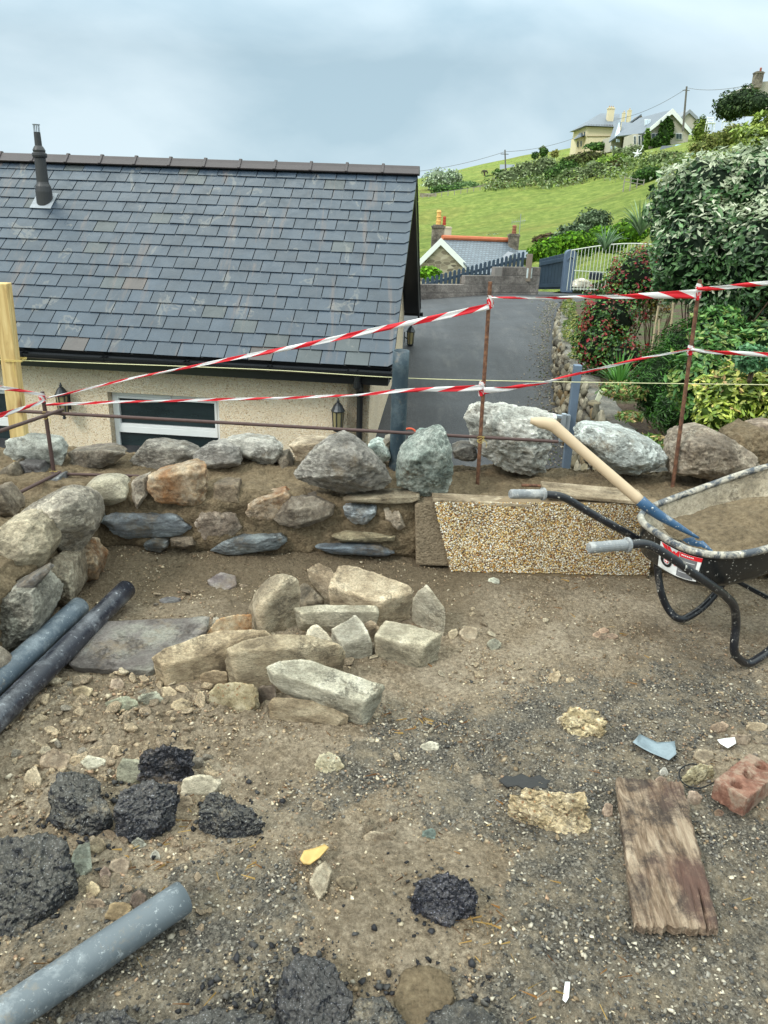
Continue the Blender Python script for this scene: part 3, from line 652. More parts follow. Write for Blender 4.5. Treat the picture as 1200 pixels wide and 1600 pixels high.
for side in (0, 1):
    B0 = HE if side == 0 else HE + hv * 2 * RUN; S = hs if side == 0 else (-hv * RUN + hz * RISE) / SL; Nn = hn if side == 0 else np.array([-hn[0], -hn[1], hn[2]]) * 1.0
    if side == 1: Nn = np.cross(S, hd); Nn = Nn if Nn[2] > 0 else -Nn
    for r_ in range(NC):
        off = (r_ % 2) * SWd * 0.5; a = 0.0
        while a < HLEN:
            wdt = SWd + (off if a == 0.0 else 0.0)
            a1 = a + wdt
            cc = rg.uniform(0.88, 1.12); tint = rg.random(); col = (0.032 * cc, 0.047 * cc, 0.068 * cc)
            if tint < 0.012: col = (0.07 * cc, 0.058 * cc, 0.055 * cc)
            elif tint < 0.05: col = (0.045 * cc, 0.055 * cc, 0.06 * cc)
            g_ = 0.0048; lift = 0.014 + rg.uniform(-0.002, 0.003); lo = rg.uniform(-0.004, 0.004)
            L0 = r_ * gauge - 0.01 + lo; L1 = (r_ + 1) * gauge + 0.03
            q = [B0 - hd * (a + g_) + S * L0 + Nn * lift, B0 - hd * (a1 - g_) + S * L0 + Nn * (lift + rg.uniform(-.002, .002)), B0 - hd * (a1 - g_) + S * L1 + Nn * 0.002, B0 - hd * (a + g_) + S * L1 + Nn * 0.002]
            if a == 0.0:                # clipped verge corner of the end slate
                q0 = [B0 - hd * (0.055) + S * L0 + Nn * lift, q[1], q[2], q[3], B0 - hd * 0.004 + S * (L0 + 0.045) + Nn * (lift - 0.003)]
                V = q0 + [p - Nn * 0.007 for p in q0]; rs.add(V, [(4, 3, 2, 1, 0) if side else (0, 1, 2, 3, 4), (0, 5, 6, 1), (4, 9, 5, 0), (3, 8, 9, 4), (5, 9, 8, 7, 6)], col)
            else:
                V = q + [p - Nn * 0.007 for p in q]; rs.add(V, [(0, 1, 2, 3), (0, 4, 5, 1), (1, 5, 6, 2), (3, 7, 4, 0), (4, 7, 6, 5)], col)
            a = a1
roof = rs.build('roof', M['slates'], house, origin=house.location)
dk_ = MB()
for B0, S in ((HE, hs), (HE + hv * 2 * RUN, (-hv * RUN + hz * RISE) / SL)):
    Nn = np.cross(S, hd); Nn = Nn if Nn[2] > 0 else -Nn
    a0, a1 = B0 - hd * 0.012 - Nn * 0.012, B0 - hd * HLEN - Nn * 0.012
    dk_.hexa([a0 - Nn * .03, a1 - Nn * .03, a1 + S * SL - Nn * .03, a0 + S * SL - Nn * .03, a0, a1, a1 + S * SL, a0 + S * SL])
dk_.build('roof_underlay', M['black'], roof, origin=house.location)
# ridge tiles with roll-capped joints
M['ridge'] = plain('dark_clay_ridge', (.052, .040, .042), 0.45, 0, 0.35, 5, 0.003)
RG = HE + hv * RUN + hz * (RISE + 0.01); rm = MB(); rc = MB(); TL = 0.46
for k in range(int(HLEN / TL) + 1):
    a0 = k * TL - 0.02; a1 = a0 + TL - 0.004
    ap = [(-0.115, -0.062), (-0.05, -0.004), (-0.02, 0.032), (0.02, 0.032), (0.05, -0.004), (0.115, -0.062), (0.105, -0.078), (-0.105, -0.078)]
    cc = rg.uniform(0.8, 1.2); poly = [RG - hd * a0 + hv * u_ + hz * (v_ + 0.04) for u_, v_ in ap]; rm.prism(poly, -hd * (a1 - a0), (cc, cc, cc))
    if k: poly = [RG - hd * (a0 - 0.016) + hv * u_ * 1.13 + hz * (v_ * 1.13 + 0.054) for u_, v_ in ap]; rm.prism(poly, -hd * 0.034, (cc, cc, cc))
rm.build('ridge_tiles', M['ridge'], roof, bevel=0.006, origin=house.location)
# barge boards, fascia, gutter, downpipe
bb = MB()
for sgn in (0, 1):
    B0 = HE if sgn == 0 else HE + hv * 2 * RUN; S = hs if sgn == 0 else (-hv * RUN + hz * RISE) / SL; Nn = np.cross(S, hd); Nn = Nn if Nn[2] > 0 else -Nn
    o = B0 - hd * 0.02 - Nn * 0.05; bb.hexa([o - Nn * .14, o - hd * .025 - Nn * .14, o - hd * .025 - Nn * .14 + S * SL, o - Nn * .14 + S * SL, o, o - hd * .025, o - hd * .025 + S * SL, o + S * SL])
    o = B0 - hd * 0.05 - Nn * 0.052; bb.hexa([o - Nn * .02, o - hd * .22 - Nn * .02, o - hd * .22 - Nn * .02 + S * SL, o - Nn * .02 + S * SL, o, o - hd * .22, o - hd * .22 + S * SL, o + S * SL])
bb.build('barge_board', M['black'], house, origin=house.location)
fa = MB(); fa.hexa([hp(0.05, 0.055, -0.21), hp(9.4, 0.055, -0.21), hp(9.4, 0.30, -0.21), hp(0.05, 0.30, -0.21), hp(0.05, 0.055, -0.035), hp(9.4, 0.055, -0.035), hp(9.4, 0.30, -0.035), hp(0.05, 0.30, -0.035)])
fa.build('fascia', M['black'], house, origin=house.location)
def gut(B, sgn):
    m = MB(); k = 9; P0 = []
    for a in (-0.03, 9.4):
        for j in range(k): an = math.pi + math.pi * j / (k - 1); P0.append(B - hd * a + hv * sgn * (-0.02 + 0.058 * math.cos(an)) + hz * (-0.03 + 0.058 * math.sin(an)))
        for j in range(k): an = 2 * math.pi - math.pi * j / (k - 1); P0.append(B - hd * a + hv * sgn * (-0.02 + 0.053 * math.cos(an)) + hz * (-0.03 + 0.053 * math.sin(an)))
    n_ = 2 * k; m.add(P0, [(j, (j + 1) % n_, n_ + (j + 1) % n_, n_ + j) for j in range(n_)] + [tuple(range(k))[::-1], tuple(n_ + j for j in range(k))])
    for a in (0.42, 1.3, 2.2, 3.1, 4.0, 4.9, 5.9):
        w_ = 0.05 if a == 0.42 else 0.018
        Q = []
        for aa in (a - w_, a + w_):
            for j in range(k): an = math.pi + math.pi * j / (k - 1); Q.append(B - hd * aa + hv * sgn * (-0.02 + 0.066 * math.cos(an)) + hz * (-0.028 + 0.066 * math.sin(an)))
        m.add(Q, [(j, j + 1, k + j + 1, k + j) for j in range(k - 1)] + [tuple(range(k))[::-1], tuple(k + j for j in range(k))])
    return m
gt_ = gut(HE - hz * 0.02, 1); gt_.build('gutter', M['black'], house, origin=house.location)
g2 = gut(HE + hv * 2 * RUN - hz * 0.02, -1); g2.build('gutter', M['black'], house, origin=house.location)
a_dp = inwall(563, 640)[0]; dp = MB(); c0 = w0 - hd * a_dp - hv * 0.05
top = HE - hd * (HE - hd * 0 - c0) @ hd if False else c0 + hv * (-0.26)
dp.tube(smooth_path([top + hz * -0.09, top + hz * -0.20, top + hz * -0.235 + hv * .02, c0 + hz * -0.31 - hv * .02, c0 + hz * -0.36, c0 + hz * -1.4, c0 + hz * -2.5], 5), 0.034, 12)
for c_ in (-0.10, -0.20, -0.36): dp.tube([(top if c_ > -0.3 else c0) + hz * (c_ - 0.03), (top if c_ > -0.3 else c0) + hz * (c_ + 0.03)], 0.041, 12)
dp.build('downpipe', M['black'], house, smooth=False, origin=house.location)
# windows
for k_, (a0, a1, c0_, c1_) in enumerate(win):
    d = 0.10; fr = MB(); fw = 0.055
    def bar(x0, x1, z0, z1, dd=d, th=0.06): fr.hexa([wl(x0, z0, dd), wl(x0, z0, dd + th), wl(x1, z0, dd + th), wl(x1, z0, dd), wl(x0, z1, dd), wl(x0, z1, dd + th), wl(x1, z1, dd + th), wl(x1, z1, dd)])
    zt = c1_ - 0.004; mid = c0_ + (c1_ - c0_) * 0.56
    bar(a0 + .004, a0 + fw, c0_, zt); bar(a1 - fw, a1 - .004, c0_, zt); bar(a0 + fw, a1 - fw, zt - fw, zt - .002); bar(a0 + fw, a1 - fw, c0_, c0_ + fw); bar(a0 + fw, a1 - fw, mid - .04, mid + .035, d - 0.012, 0.07)
    e_ = 0.028
    for (x0, x1, z0, z1) in ((a0 + fw, a1 - fw, mid + .035, zt - fw),):
        for b_ in ((x0, x0 + e_, z0, z1), (x1 - e_, x1, z0, z1), (x0 + e_, x1 - e_, z1 - e_, z1), (x0 + e_, x1 - e_, z0, z0 + e_)): bar(*b_, d - 0.008, 0.05)
    w_o = fr.build('window', M['upvc'], house, bevel=0.004, origin=house.location)
    gl = MB(); gl.hexa([wl(a0 + fw, c0_ + .03, d + .03), wl(a0 + fw, c0_ + .03, d + .045), wl(a1 - fw, c0_ + .03, d + .045), wl(a1 - fw, c0_ + .03, d + .03), wl(a0 + fw, zt - .03, d + .03), wl(a0 + fw, zt - .03, d + .045), wl(a1 - fw, zt - .03, d + .045), wl(a1 - fw, zt - .03, d + .03)])
    gl.build('pane', M['glass'], w_o, origin=house.location)
    vt = MB(); vt.hexa([wl(a0 + .45 * (a1 - a0), zt - .05, d - .02), wl(a0 + .45 * (a1 - a0), zt - .05, d), wl(a0 + .62 * (a1 - a0), zt - .05, d), wl(a0 + .62 * (a1 - a0), zt - .05, d - .02), wl(a0 + .45 * (a1 - a0), zt - .02, d - .02), wl(a0 + .45 * (a1 - a0), zt - .02, d), wl(a0 + .62 * (a1 - a0), zt - .02, d), wl(a0 + .62 * (a1 - a0), zt - .02, d - .02)])
    vt.build('trickle_vent', M['upvc'], w_o, origin=house.location)
# flue pipe through the slates
def onroof(px, py): return onplane(px, py, HE + hn * 0.014, hn)
fb = onroof(70, 313)
M['flue'] = plain('charcoal_flue', (.03, .03, .033), 0.5, 0, 0.3, 9); M['lead'] = plain('lead_flashing', (.27, .29, .32), 0.5, 0.2, 0.3, 20, 0.004)
fl = MB().lathe(fb - hz * 0.12, [(.098, 0), (.098, .22), (.09, .28), (.076, .31), (.070, .33), (.066, .60), (.082, .61), (.088, .63), (.086, .655), (.070, .665), (.074, .69), (.064, .71), (.052, .73), (.042, .74), (.038, .89)], 20)
fo = fl.build('flue_pipe', M['flue'], house, bevel=0.0, smooth=False, origin=fb)
cg = MB()
for j in range(10):
    an = j * math.pi / 5; cg.tube([fb + np.array([  .034 * math.cos(an), .034 * math.sin(an), 0.76]), fb + np.array([  .034 * math.cos(an), .034 * math.sin(an), 0.85])], 0.003, 4)
cg.lathe(fb + hz * 0.848, [(.045, 0), (.045, .008)], 14); cg.build('flue_cage', M['lead'], fo, origin=fb)
ff = MB(); s0 = fb - hs * 0.16; ff.hexa([s0 - hd * .14, s0 + hd * .13, s0 + hd * .13 + hs * .3, s0 - hd * .14 + hs * .3, s0 - hd * .14 + hn * .006, s0 + hd * .13 + hn * .006, s0 + hd * .13 + hs * .3 + hn * .006, s0 - hd * .14 + hs * .3 + hn * .006])
ff.build('flashing', M['lead'], fo, origin=fb)
# wall lanterns
M['lamp_glass'] = plain('aged_lamp_glass', (.27, .23, .12), 0.15, 0, 0.25, 8)
M['lamp_metal'] = plain('lantern_metal', (.05, .055, .06), 0.42, 0.5, 0.4, 14)
def lantern(base, out, label):
    s = 0.78; r = empty('wall_lantern', base, label, 'lantern', 'lanterns on the walls of the slate-roofed house')
    c = base + out * 0.11; f = MB()
    f.lathe(c, [(x_ * s, z_ * s) for x_, z_ in [(.014, -.235), (.03, -.215), (.012, -.19), (.06, -.17), (.07, -.155), (.074, -.14)]], 12)
    f.lathe(c, [(x_ * s, z_ * s) for x_, z_ in [(.095, .115), (.1, .125), (.085, .15), (.06, .20), (.03, .235), (.018, .24), (.022, .26), (.01, .28), (.008, .30)]], 12)
    for j in range(6):
        an = j * math.pi / 3 + .3; f.tube([c + np.array([.066 * s * math.cos(an), .066 * s * math.sin(an), -.14 * s]), c + np.array([.082 * s * math.cos(an), .082 * s * math.sin(an), .118 * s])], 0.006, 6)
    f.tube(smooth_path([base, base + out * .05 - hz * .02, c - hz * .12 * s], 4), 0.011, 8); f.box(base + out * .006, out * .006, np.cross(out, hz) * .04, hz * .09)
    f.build('lantern_frame', M['lamp_metal'], r, origin=base)
    MB().lathe(c, [(.06 * s, -.138 * s), (.077 * s, .113 * s)], 12).build('lamp_glass', M['lamp_glass'], r, origin=base)
for (px, py, lb) in ((98, 630, 'black wall lantern on the pebble-dashed wall left of the white-framed window, behind the steel bars'), (528, 655, 'black wall lantern on the pebble-dashed wall beside the black downpipe')):
    p = onplane(px, py, w0 - hv * 0.11, hv) + hv * 0.11; lantern(p - hv * 0.002, -hv, lb)
p = onplane(642, 527, w0, hd); lantern(onplane(640, 527, w0 + hd * .1, hd) - hd * .094, hd, 'black wall lantern on the gable end, seen edge-on above the lane')
# ================================================================== ALONG THE LANE
# retaining wall of rounded stones
def small_rocks(n, C, U, Vv, Nn, su, sv, sn, lvl=2, p=10):
    Vs = []; Fs = []; Cs = []; o = 0
    for k in range(n):
        Q = rng.normal(size=(9, 3)); Q /= np.linalg.norm(Q, axis=1)[:, None]; Q *= rng.uniform(.8, 1.1, (9, 1))
        V, F = rock_geo(np.vstack([Q, -Q[:5]]), lvl, p, 0.03, rng.uniform(0, 90), chips=6); V = np.clip(V, -1.1, 1.1)
        W_ = C[k] + np.outer(V[:, 0], U[k]) * su[k] + np.outer(V[:, 1], Vv[k]) * sv[k] + np.outer(V[:, 2], Nn[k]) * sn[k]
        if np.dot(np.cross(U[k], Vv[k]), Nn[k]) < 0: F = F[:, ::-1]
        Vs.append(W_); Fs.append(F + o); o += len(V)
    return np.vstack(Vs), np.vstack(Fs), len(Vs[0])
rw = empty('retaining_wall', (2.3, 10, -0.8), 'curved retaining wall of rounded lichened stones between the lane and the garden', 'stone wall')
ROCKC = [lin(c) for c in ('#8f8777', '#a39a86', '#77705f', '#b3aa95', '#6a655a', '#958a70', '#7f7b70', '#aaa08c', '#8a7657')]
C = []; U = []; Vv = []; Nn = []; su = []; sv = []; sn = []; cc = []
Yc = 5.0
while Yc < 18.3:
    xt = float(np.interp(Yc, WTy, WTx)); dx = float(np.interp(Yc + .2, WTy, WTx)) - xt; t = np.array([dx, .2, 0]); t /= np.linalg.norm(t); nrm = np.array([-t[1], t[0], 0])
    zt = -0.10; zb = float(lane_z(np.array([xt]), np.array([Yc]))[0]); z = zb - 0.1; w_ = 0.19
    while z < zt - 0.02:
        h_ = rng.uniform(.08, .16); C.append([xt - 0.12 * (zt - z) - .0 + rng.uniform(-.02, .02), Yc + rng.uniform(-.05, .05), z + h_ / 2]); U.append(t); Vv.append([0, 0, 1.0]); Nn.append(nrm)
        su.append(w_ * rng.uniform(.55, .8)); sv.append(h_ * .66); sn.append(rng.uniform(.04, .075)); cc.append(np.array(ROCKC[rng.integers(0, 9)]) * rng.uniform(.45, .8)); z += h_ * .94
    Yc += w_ * rng.uniform(.85, 1.1)
V, F, kk = small_rocks(len(C), np.array(C), np.array(U), np.array(Vv), np.array(Nn), su, sv, sn, 3, 16)
def wallstone():
    m = NT('lichened_wall_stone', 0.85, 0.3).geo(); c = m.mix(1.0, m.attr('Col'), m.ramp(m.noise(14, 6, 0.7), [(0.3, .5), (0.7, 1.35)]), 'MULTIPLY')
    c = m.mix(m.ramp(m.noise(5, 6, 0.7), [(0.52, 0.0), (0.66, 0.6)]), c, (.10, .10, .07))
    return m.done(c, None, m.bump(m.noise(30, 6, 0.7), 0.9, 0.012))
M['wallstone'] = wallstone()
mesh_obj('stone_facing', V, F, M['wallstone'], rw, col=np.repeat(np.array(cc), kk, 0), origin=rw.location, smooth=True)
co = MB(); YS = np.arange(4.9, 18.6, .3)
M['cope'] = rock_mat('weathered_coping', ((.11, .105, .09), (.19, .18, .155), (.30, .28, .24)), None, 0.25, 5, 0.02, 0.95)
Vc = []; nY = 160; YS = np.linspace(4.9, 18.5, nY)
for Yv in YS:
    xt = float(np.interp(Yv, WTy, WTx)); zb = float(lane_z(np.array([xt]), np.array([Yv]))[0]) - .3
    P = [(xt - 0.0 - .05 * 1, zb), (xt + .01, -.16), (xt - .015, -.12), (xt + .0, -.085), (xt + .06, -.07), (xt + .16, -.065), (xt + .24, -.08), (xt + .28, -.2), (xt + .28, zb)]
    for (a_, b_) in P: Vc.append((a_, Yv, b_))
Vc = np.array(Vc); Vc += 0.022 * np.stack([fbm(Vc * 3.5, 3), 0 * Vc[:, 0], fbm(Vc * 3.5 + 9, 3)], -1); k9 = 9
Fc = np.array([(i * k9 + j, i * k9 + j + 1, (i + 1) * k9 + j + 1, (i + 1) * k9 + j) for i in range(nY - 1) for j in range(k9 - 1)])
mesh_obj('coping', Vc, Fc, M['cope'], rw, origin=rw.location, smooth=True)

# concrete block wall at the top of the lane
M['block'] = rock_mat('concrete_block', ((.07, .06, .055), (.115, .10, .09), (.17, .15, .135)), None, 0.0, 2.2, 0.01, 0.95)
bw = empty('block_wall', at(750, 470, 21.3) - hz * 0.1, 'stepped wall of bare grey-brown concrete blocks at the bend of the lane', 'block wall')
A0 = at(655, 475, 20.6); A1 = at(838, 458, 22.0); bdv = A1 - A0; bdv[2] = 0; BL = np.linalg.norm(bdv); bdv /= BL; bnv = np.array([-bdv[1], bdv[0], 0])
mb = MB(); jm = MB()
def btop(s):                            # height of the stepped top along the wall, from the photo's rows
    return 4 if s > BL * 0.60 else (3 if s > BL * 0.35 else 2)
z0w = A0[2] - 0.42
zt_ref = at(838, 417, 22.0)[2]; BH = 0.225
for r_ in range(9):
    zc = zt_ref - (r_ + 1) * BH
    s = -0.8 - (r_ % 2) * 0.225
    while s < BL:
        e = min(s + 0.45, BL); top_ok = (r_ >= 4 - btop((s + e) / 2))
        if top_ok and e - s > .08:
            k = rng.uniform(.8, 1.15); p = A0 + bdv * (s + e) / 2; p[2] = zc + BH / 2; mb.box(p, bdv * ((e - s) / 2 - .007), bnv * .1, hz * (BH / 2 - .006), (k, k, k))
        s += 0.45
mb.build('concrete_blocks', M['block'], bw, bevel=0.01, origin=bw.location)
for (s0, s1, rows) in ((-.8, BL * .35, 2), (BL * .35, BL * .6, 3), (BL * .6, BL, 4)):
    zz = zt_ref - (4 - rows) * BH; a = A0 + bdv * s0; b = A0 + bdv * s1
    jm.hexa([np.array([*(p[:2] + q[:2] * .088), z_]) for z_ in (zz - BH * (rows + 5), zz - .012) for p, q in ((a, -bnv), (b, -bnv), (b, bnv), (a, bnv))])
M['joint'] = plain('mortar_joint', (.22, .20, .185), 0.95, 0, 0.3, 12)
jm.build('mortar_joints', M['joint'], bw, origin=bw.location)
sg = onplane(827, 427, A0 - bnv * 0.115, bnv); sgn = MB().box(sg, bdv * .085, bnv * .006, hz * .13, lin('#c9d2d2')); s_o = sgn.build('number_plate', M['vc'], None, bevel=0.003); tag(s_o, 'small pale rectangular plaque on the right end of the concrete block wall', 'plaque')
# picket fence on the block wall
M['navy'] = plain('blue_grey_paint', (.045, .072, .105), 0.55, 0, 0.25, 3, 0.003); M['navy2'] = plain('faded_blue_post_paint', (.085, .125, .185), 0.6, 0, 0.25, 3)
pf = empty('picket_fence', (A0 + A1) / 2 + bnv * .2 + hz * .3, 'dark blue-grey picket fence with rounded tops behind the concrete block wall', 'fence')
F0 = at(655, 437, 20.9); F1 = at(818, 393, 22.2); fd = F1 - F0; n_ = 25; m = MB(); rl = MB()
for k in range(n_):
    p = F0 + fd * (k / (n_ - 1)); w_ = .040; tz = p[2]; pr = np.array([p[0], p[1], tz])
    t = fd * [1, 1, 0]; t /= np.linalg.norm(t); nn = np.array([-t[1], t[0], 0]); an = np.linspace(0, math.pi, 7)
    poly = [pr - t * w_ - hz * .8, pr + t * w_ - hz * .8, pr + t * w_ - hz * .05] + [pr + t * w_ * math.cos(a) + hz * (-.05 + .05 * math.sin(a)) for a in an[1:-1]] + [pr - t * w_ - hz * .05]
    m.prism(poly, nn * .022)
m.build('pickets', M['navy'], pf, origin=pf.location)
for dz in (-.22, -.62): rl = MB(); rl.hexa([F0 + hz * dz + nn * .025, F1 + hz * dz + nn * .025, F1 + hz * dz + nn * .07, F0 + hz * dz + nn * .07, F0 + hz * (dz + .07) + nn * .025, F1 + hz * (dz + .07) + nn * .025, F1 + hz * (dz + .07) + nn * .07, F0 + hz * (dz + .07) + nn * .07]).build('rail', M['navy'], pf, origin=pf.location)
M['oldwood'] = plain('weathered_wood', (.20, .16, .125), 0.9, 0, 0.4, 10, 0.004)
for px, py in ((724, 424), (828, 397)):
    p = at(px, py, 21.8); MB().hexa([p + np.array(d_) for d_ in ((-.07, -.07, -.7), (.07, -.07, -.7), (.07, .07, -.7), (-.07, .07, -.7), (-.07, -.07, 0), (.07, -.07, 0), (.07, .07, 0), (-.07, .07, 0))]).build('fence_post', M['oldwood'], pf, origin=pf.location)
# boarded gate and its big post
G0 = at(839, 452, 22.0); G1 = at(879, 452, 22.4); GT0 = at(836, 405, 22.0); GT1 = at(879, 395, 22.4)
gt = empty('boarded_gate', G0, 'blue-grey vertical board gate beside the big round-topped post', 'gate'); gm = MB(); gd_ = G1 - G0; t = gd_ * [1, 1, 0]; t /= np.linalg.norm(t); nn = np.array([-t[1], t[0], 0])
for k in range(8):
    a = k / 8; b = (k + .93) / 8; p0, p1 = G0 + gd_ * a, G0 + gd_ * b; q0, q1 = GT0 + (GT1 - GT0) * a, GT0 + (GT1 - GT0) * b
    gm.hexa([p0, p1, p1 + nn * .02, p0 + nn * .02, np.array([*p0[:2], q0[2]]), np.array([*p1[:2], q1[2]]), np.array([*p1[:2], q1[2]]) + nn * .02, np.array([*p0[:2], q0[2]]) + nn * .02])
gm.build('boards', M['navy'], gt, origin=gt.location)
for f in (.07, .80): rm_ = MB(); a, b = G0 + (GT0 - G0) * [0, 0, f], G1 + (GT1 - G1) * [0, 0, f]; rm_.hexa([a - nn * .05, b - nn * .05, b - nn * .005, a - nn * .005, a - nn * .05 + hz * .09, b - nn * .05 + hz * .09, b - nn * .005 + hz * .09, a - nn * .005 + hz * .09]); rm_.build('rail', M['navy'], gt, origin=gt.location)
p = at(886, 457, 21.6); ptop = at(886, 390, 21.6)[2]; hw = .145; po = MB(); an = np.linspace(0, math.pi, 9)
po.prism([p + np.array([-hw, 0, 0]), p + np.array([hw, 0, 0]), np.array([p[0] + hw, p[1], ptop - .12])] + [np.array([p[0] + hw * math.cos(a), p[1], ptop - .12 + .12 * math.sin(a)]) for a in an[1:-1]] + [np.array([p[0] - hw, p[1], ptop - .12])], (0, .26, 0))
po.tube([np.array([p[0] + .08 * math.cos(a), p[1] - .012, ptop - .26 + .08 * math.sin(a)]) for a in np.linspace(-.3, math.pi + .3, 9)], .018, 6)
tag(po.build('gate_post', M['navy2'], None, bevel=.012), 'thick blue-grey gate post with a rounded top and carved arch', 'gate post')
# curved-top metal garden gate
mg = empty('metal_gate', at(945, 455, 20.6), 'pale cream metal bar gate with an arched top, half hidden by the fuchsia', 'gate')
M['cream'] = plain('cream_metal_paint', (.55, .58, .50), 0.5, 0, 0.2, 8)
m = MB(); tops = [at(893 + 127 * u_, 391 - 9 * math.sin(u_ * 2.1) / .86, 20.8 - .8 * u_) for u_ in np.linspace(0, 1, 24)]; bots = [at(893 + 127 * u_, 454 + 2 * u_, 20.8 - .8 * u_) for u_ in np.linspace(0, 1, 24)]
m.tube(tops, .016, 6); m.tube([b + hz * .04 for b in bots], .013, 6)
mids = [np.array([*b[:2], bots[0][2] + .5]) for b in bots]; m.tube(mids, .012, 6)
m.build('gate_frame', M['cream'], mg, origin=mg.location); m = MB()
for k in range(24): m.tube([np.array([*tops[k][:2], bots[k][2]]), tops[k]], .0085, 5)
m.build('bars', M['cream'], mg, origin=mg.location)
tag(rock('garden_stone', outline_pts([(893, 450), (896, 438), (912, 434), (925, 440), (928, 452)], 21.5, .1, .4), 'pale', 'pale stone heap behind the bars of the cream metal gate', 'stone', lvl=3))
hmr = MB().lathe(at(930, 437, 21.3), [(.17, 0), (.18, .16), (.14, .2), (.02, .22)], 14, lin('#1d2733')); tag(hmr.build('garden_bucket', M['vc'], None), 'dark lidded tub just behind the metal gate bars', 'tub')
# ---- stone cottage beyond the fence
ct = empty('stone_cottage', at(700, 430, 42) - hz * 2, 'low stone cottage with white barge boards, orange ridge tiles and two chimneys beyond the fence', 'cottage')
M['cstone'] = rock_mat('cottage_rubble_stone', ((.16, .135, .10), (.33, .28, .21), (.52, .46, .36)), None, 0.0, 1.7, 0.03, 0.9)
def rubble_wall_mat(name, sc):
    m = NT(name, 0.9, 0.25).geo(); c = m.ramp(m.vor(sc, out='Color', scale3=(1, 1, 1.9)), [(0.1, (.11, .095, .075)), (0.5, (.25, .21, .155)), (0.9, (.44, .39, .30))])
    e = m.ramp(m.vor(sc, 'DISTANCE_TO_EDGE', scale3=(1, 1, 1.9)), [(0.0, 1.0), (0.07, 0.0)]); c = m.mix(e, c, (.36, .32, .25)); return m.done(c, None, m.bump(e, -0.6, 0.04))
M['rubble'] = rubble_wall_mat('cottage_rubble', 3.2)
def farslates(name, sc, col):
    m = NT(name, 0.45, 0.5); br = m.n('ShaderNodeTexBrick'); br.inputs['Scale'].default_value = sc; br.inputs['Mortar Size'].default_value = 0.03; br.inputs['Brick Width'].default_value = .5; br.inputs['Row Height'].default_value = .36
    br.inputs['Color1'].default_value = (*col, 1); br.inputs['Color2'].default_value = (*[x * 1.35 for x in col], 1); br.inputs['Mortar'].default_value = (*[x * .35 for x in col], 1)
    m.l(m.tc.outputs['UV'], br.inputs['Vector']); return m.done(br.outputs['Color'])
def uvquad(name, P, mat, parent, th=0.08):      # sloping roof plane with real thickness, UV in metres
    P = [np.array(p) for p in P]; n_ = np.cross(P[1] - P[0], P[3] - P[0]); n_ /= np.linalg.norm(n_); n_ = n_ if n_[2] > 0 else -n_
    V = P + [p - n_ * th for p in P]; F = [(0, 1, 2, 3), (7, 6, 5, 4)] + [(i, (i + 1) % 4, 4 + (i + 1) % 4, 4 + i) for i in range(4)]
    o = mesh_obj(name, V, F, mat, parent, origin=parent.location); me = o.data; uv = me.uv_layers.new(name='UVMap'); u = P[1] - P[0]; u /= np.linalg.norm(u); v = np.cross(n_, u)
    for l_ in me.loops: q = np.array(V[l_.vertex_index]) - P[0]; uv.data[l_.index].uv = (q @ u, q @ v)
    return o
M['cslate'] = farslates('cottage_roof_slate', 2.2, (.13, .155, .185)); M['hslate'] = farslates('villa_roof_slate', 1.3, (.14, .165, .195))
M['orange'] = plain('orange_ridge_tile', (.52, .15, .07), 0.8, 0, 0.3, 3); M['wpaint'] = plain('white_painted_board', (.78, .80, .80), 0.5, 0, 0.05)
M['sooty'] = rock_mat('sooty_chimney_stone', ((.07, .06, .05), (.13, .11, .09), (.22, .19, .15)), None, 0.0, 3, 0.03, 0.95)
Yg = 42.0; ap = at(689, 373, Yg); gl_ = at(640, 425, Yg); gr_ = at(738, 424, Yg)
def down(p, z): return np.array([p[0], p[1], z])
zb = -4.6
MB().prism([ap, gl_ * [1, 0, 1] + [0, Yg, 0], down(gl_, zb), down(gr_, zb), gr_], (0, .4, 0)).build('gable_wall', M['rubble'], ct, origin=ct.location)
wb = MB()
for a, b in ((ap, at(634, 428, Yg)), (ap, at(744, 428, Yg))):
    d_ = b - a; wb.hexa([a - hz * .30 + [0, -.12, 0], b - hz * .30 + [0, -.12, 0], b - hz * .30 + [0, -.04, 0], a - hz * .30 + [0, -.04, 0], a + hz * .05 + [0, -.12, 0], b + hz * .05 + [0, -.12, 0], b + hz * .05 + [0, -.04, 0], a + hz * .05 + [0, -.04, 0]])
wb.build('barge_board', M['wpaint'], ct, origin=ct.location)
# main roof runs away to the right: ridge from behind the gable to the right chimney
r0 = at(691, 373, 43.0); r1 = at(797, 376, 45.5); e0 = at(741, 428, 41.3); e1 = at(800, 428, 42.6)
roofc = uvquad('roof', [e0, at(835, 430, 43.4), at(802, 377, 45.6), r0], M['cslate'], ct)
back = [at(691, 373, 43.05), at(802, 377, 45.65)]; uvquad('roof', [back[1], back[0], back[0] + np.array([-1, 5, -2.0]), back[1] + np.array([-1, 5, -2.0])], M['cslate'], ct)
rt = MB(); rt.tube([r0 + hz * .06, at(800, 377, 45.5) + hz * .06], .13, 8); rt.build('ridge_tiles', M['orange'], roofc, origin=ct.location)
MB().hexa([e0 - hz * 3, at(835, 430, 43.4) - hz * 3, at(835, 430, 44.6) - hz * 3, at(741, 428, 44) - hz * 3, e0 - hz * .1 + [0, .3, 0], at(835, 430, 43.4) - hz * .1 + [0, .3, 0], at(835, 430, 44.6) - hz * .1, at(741, 428, 44) - hz * .1]).build('front_wall', M['rubble'], ct, origin=ct.location)
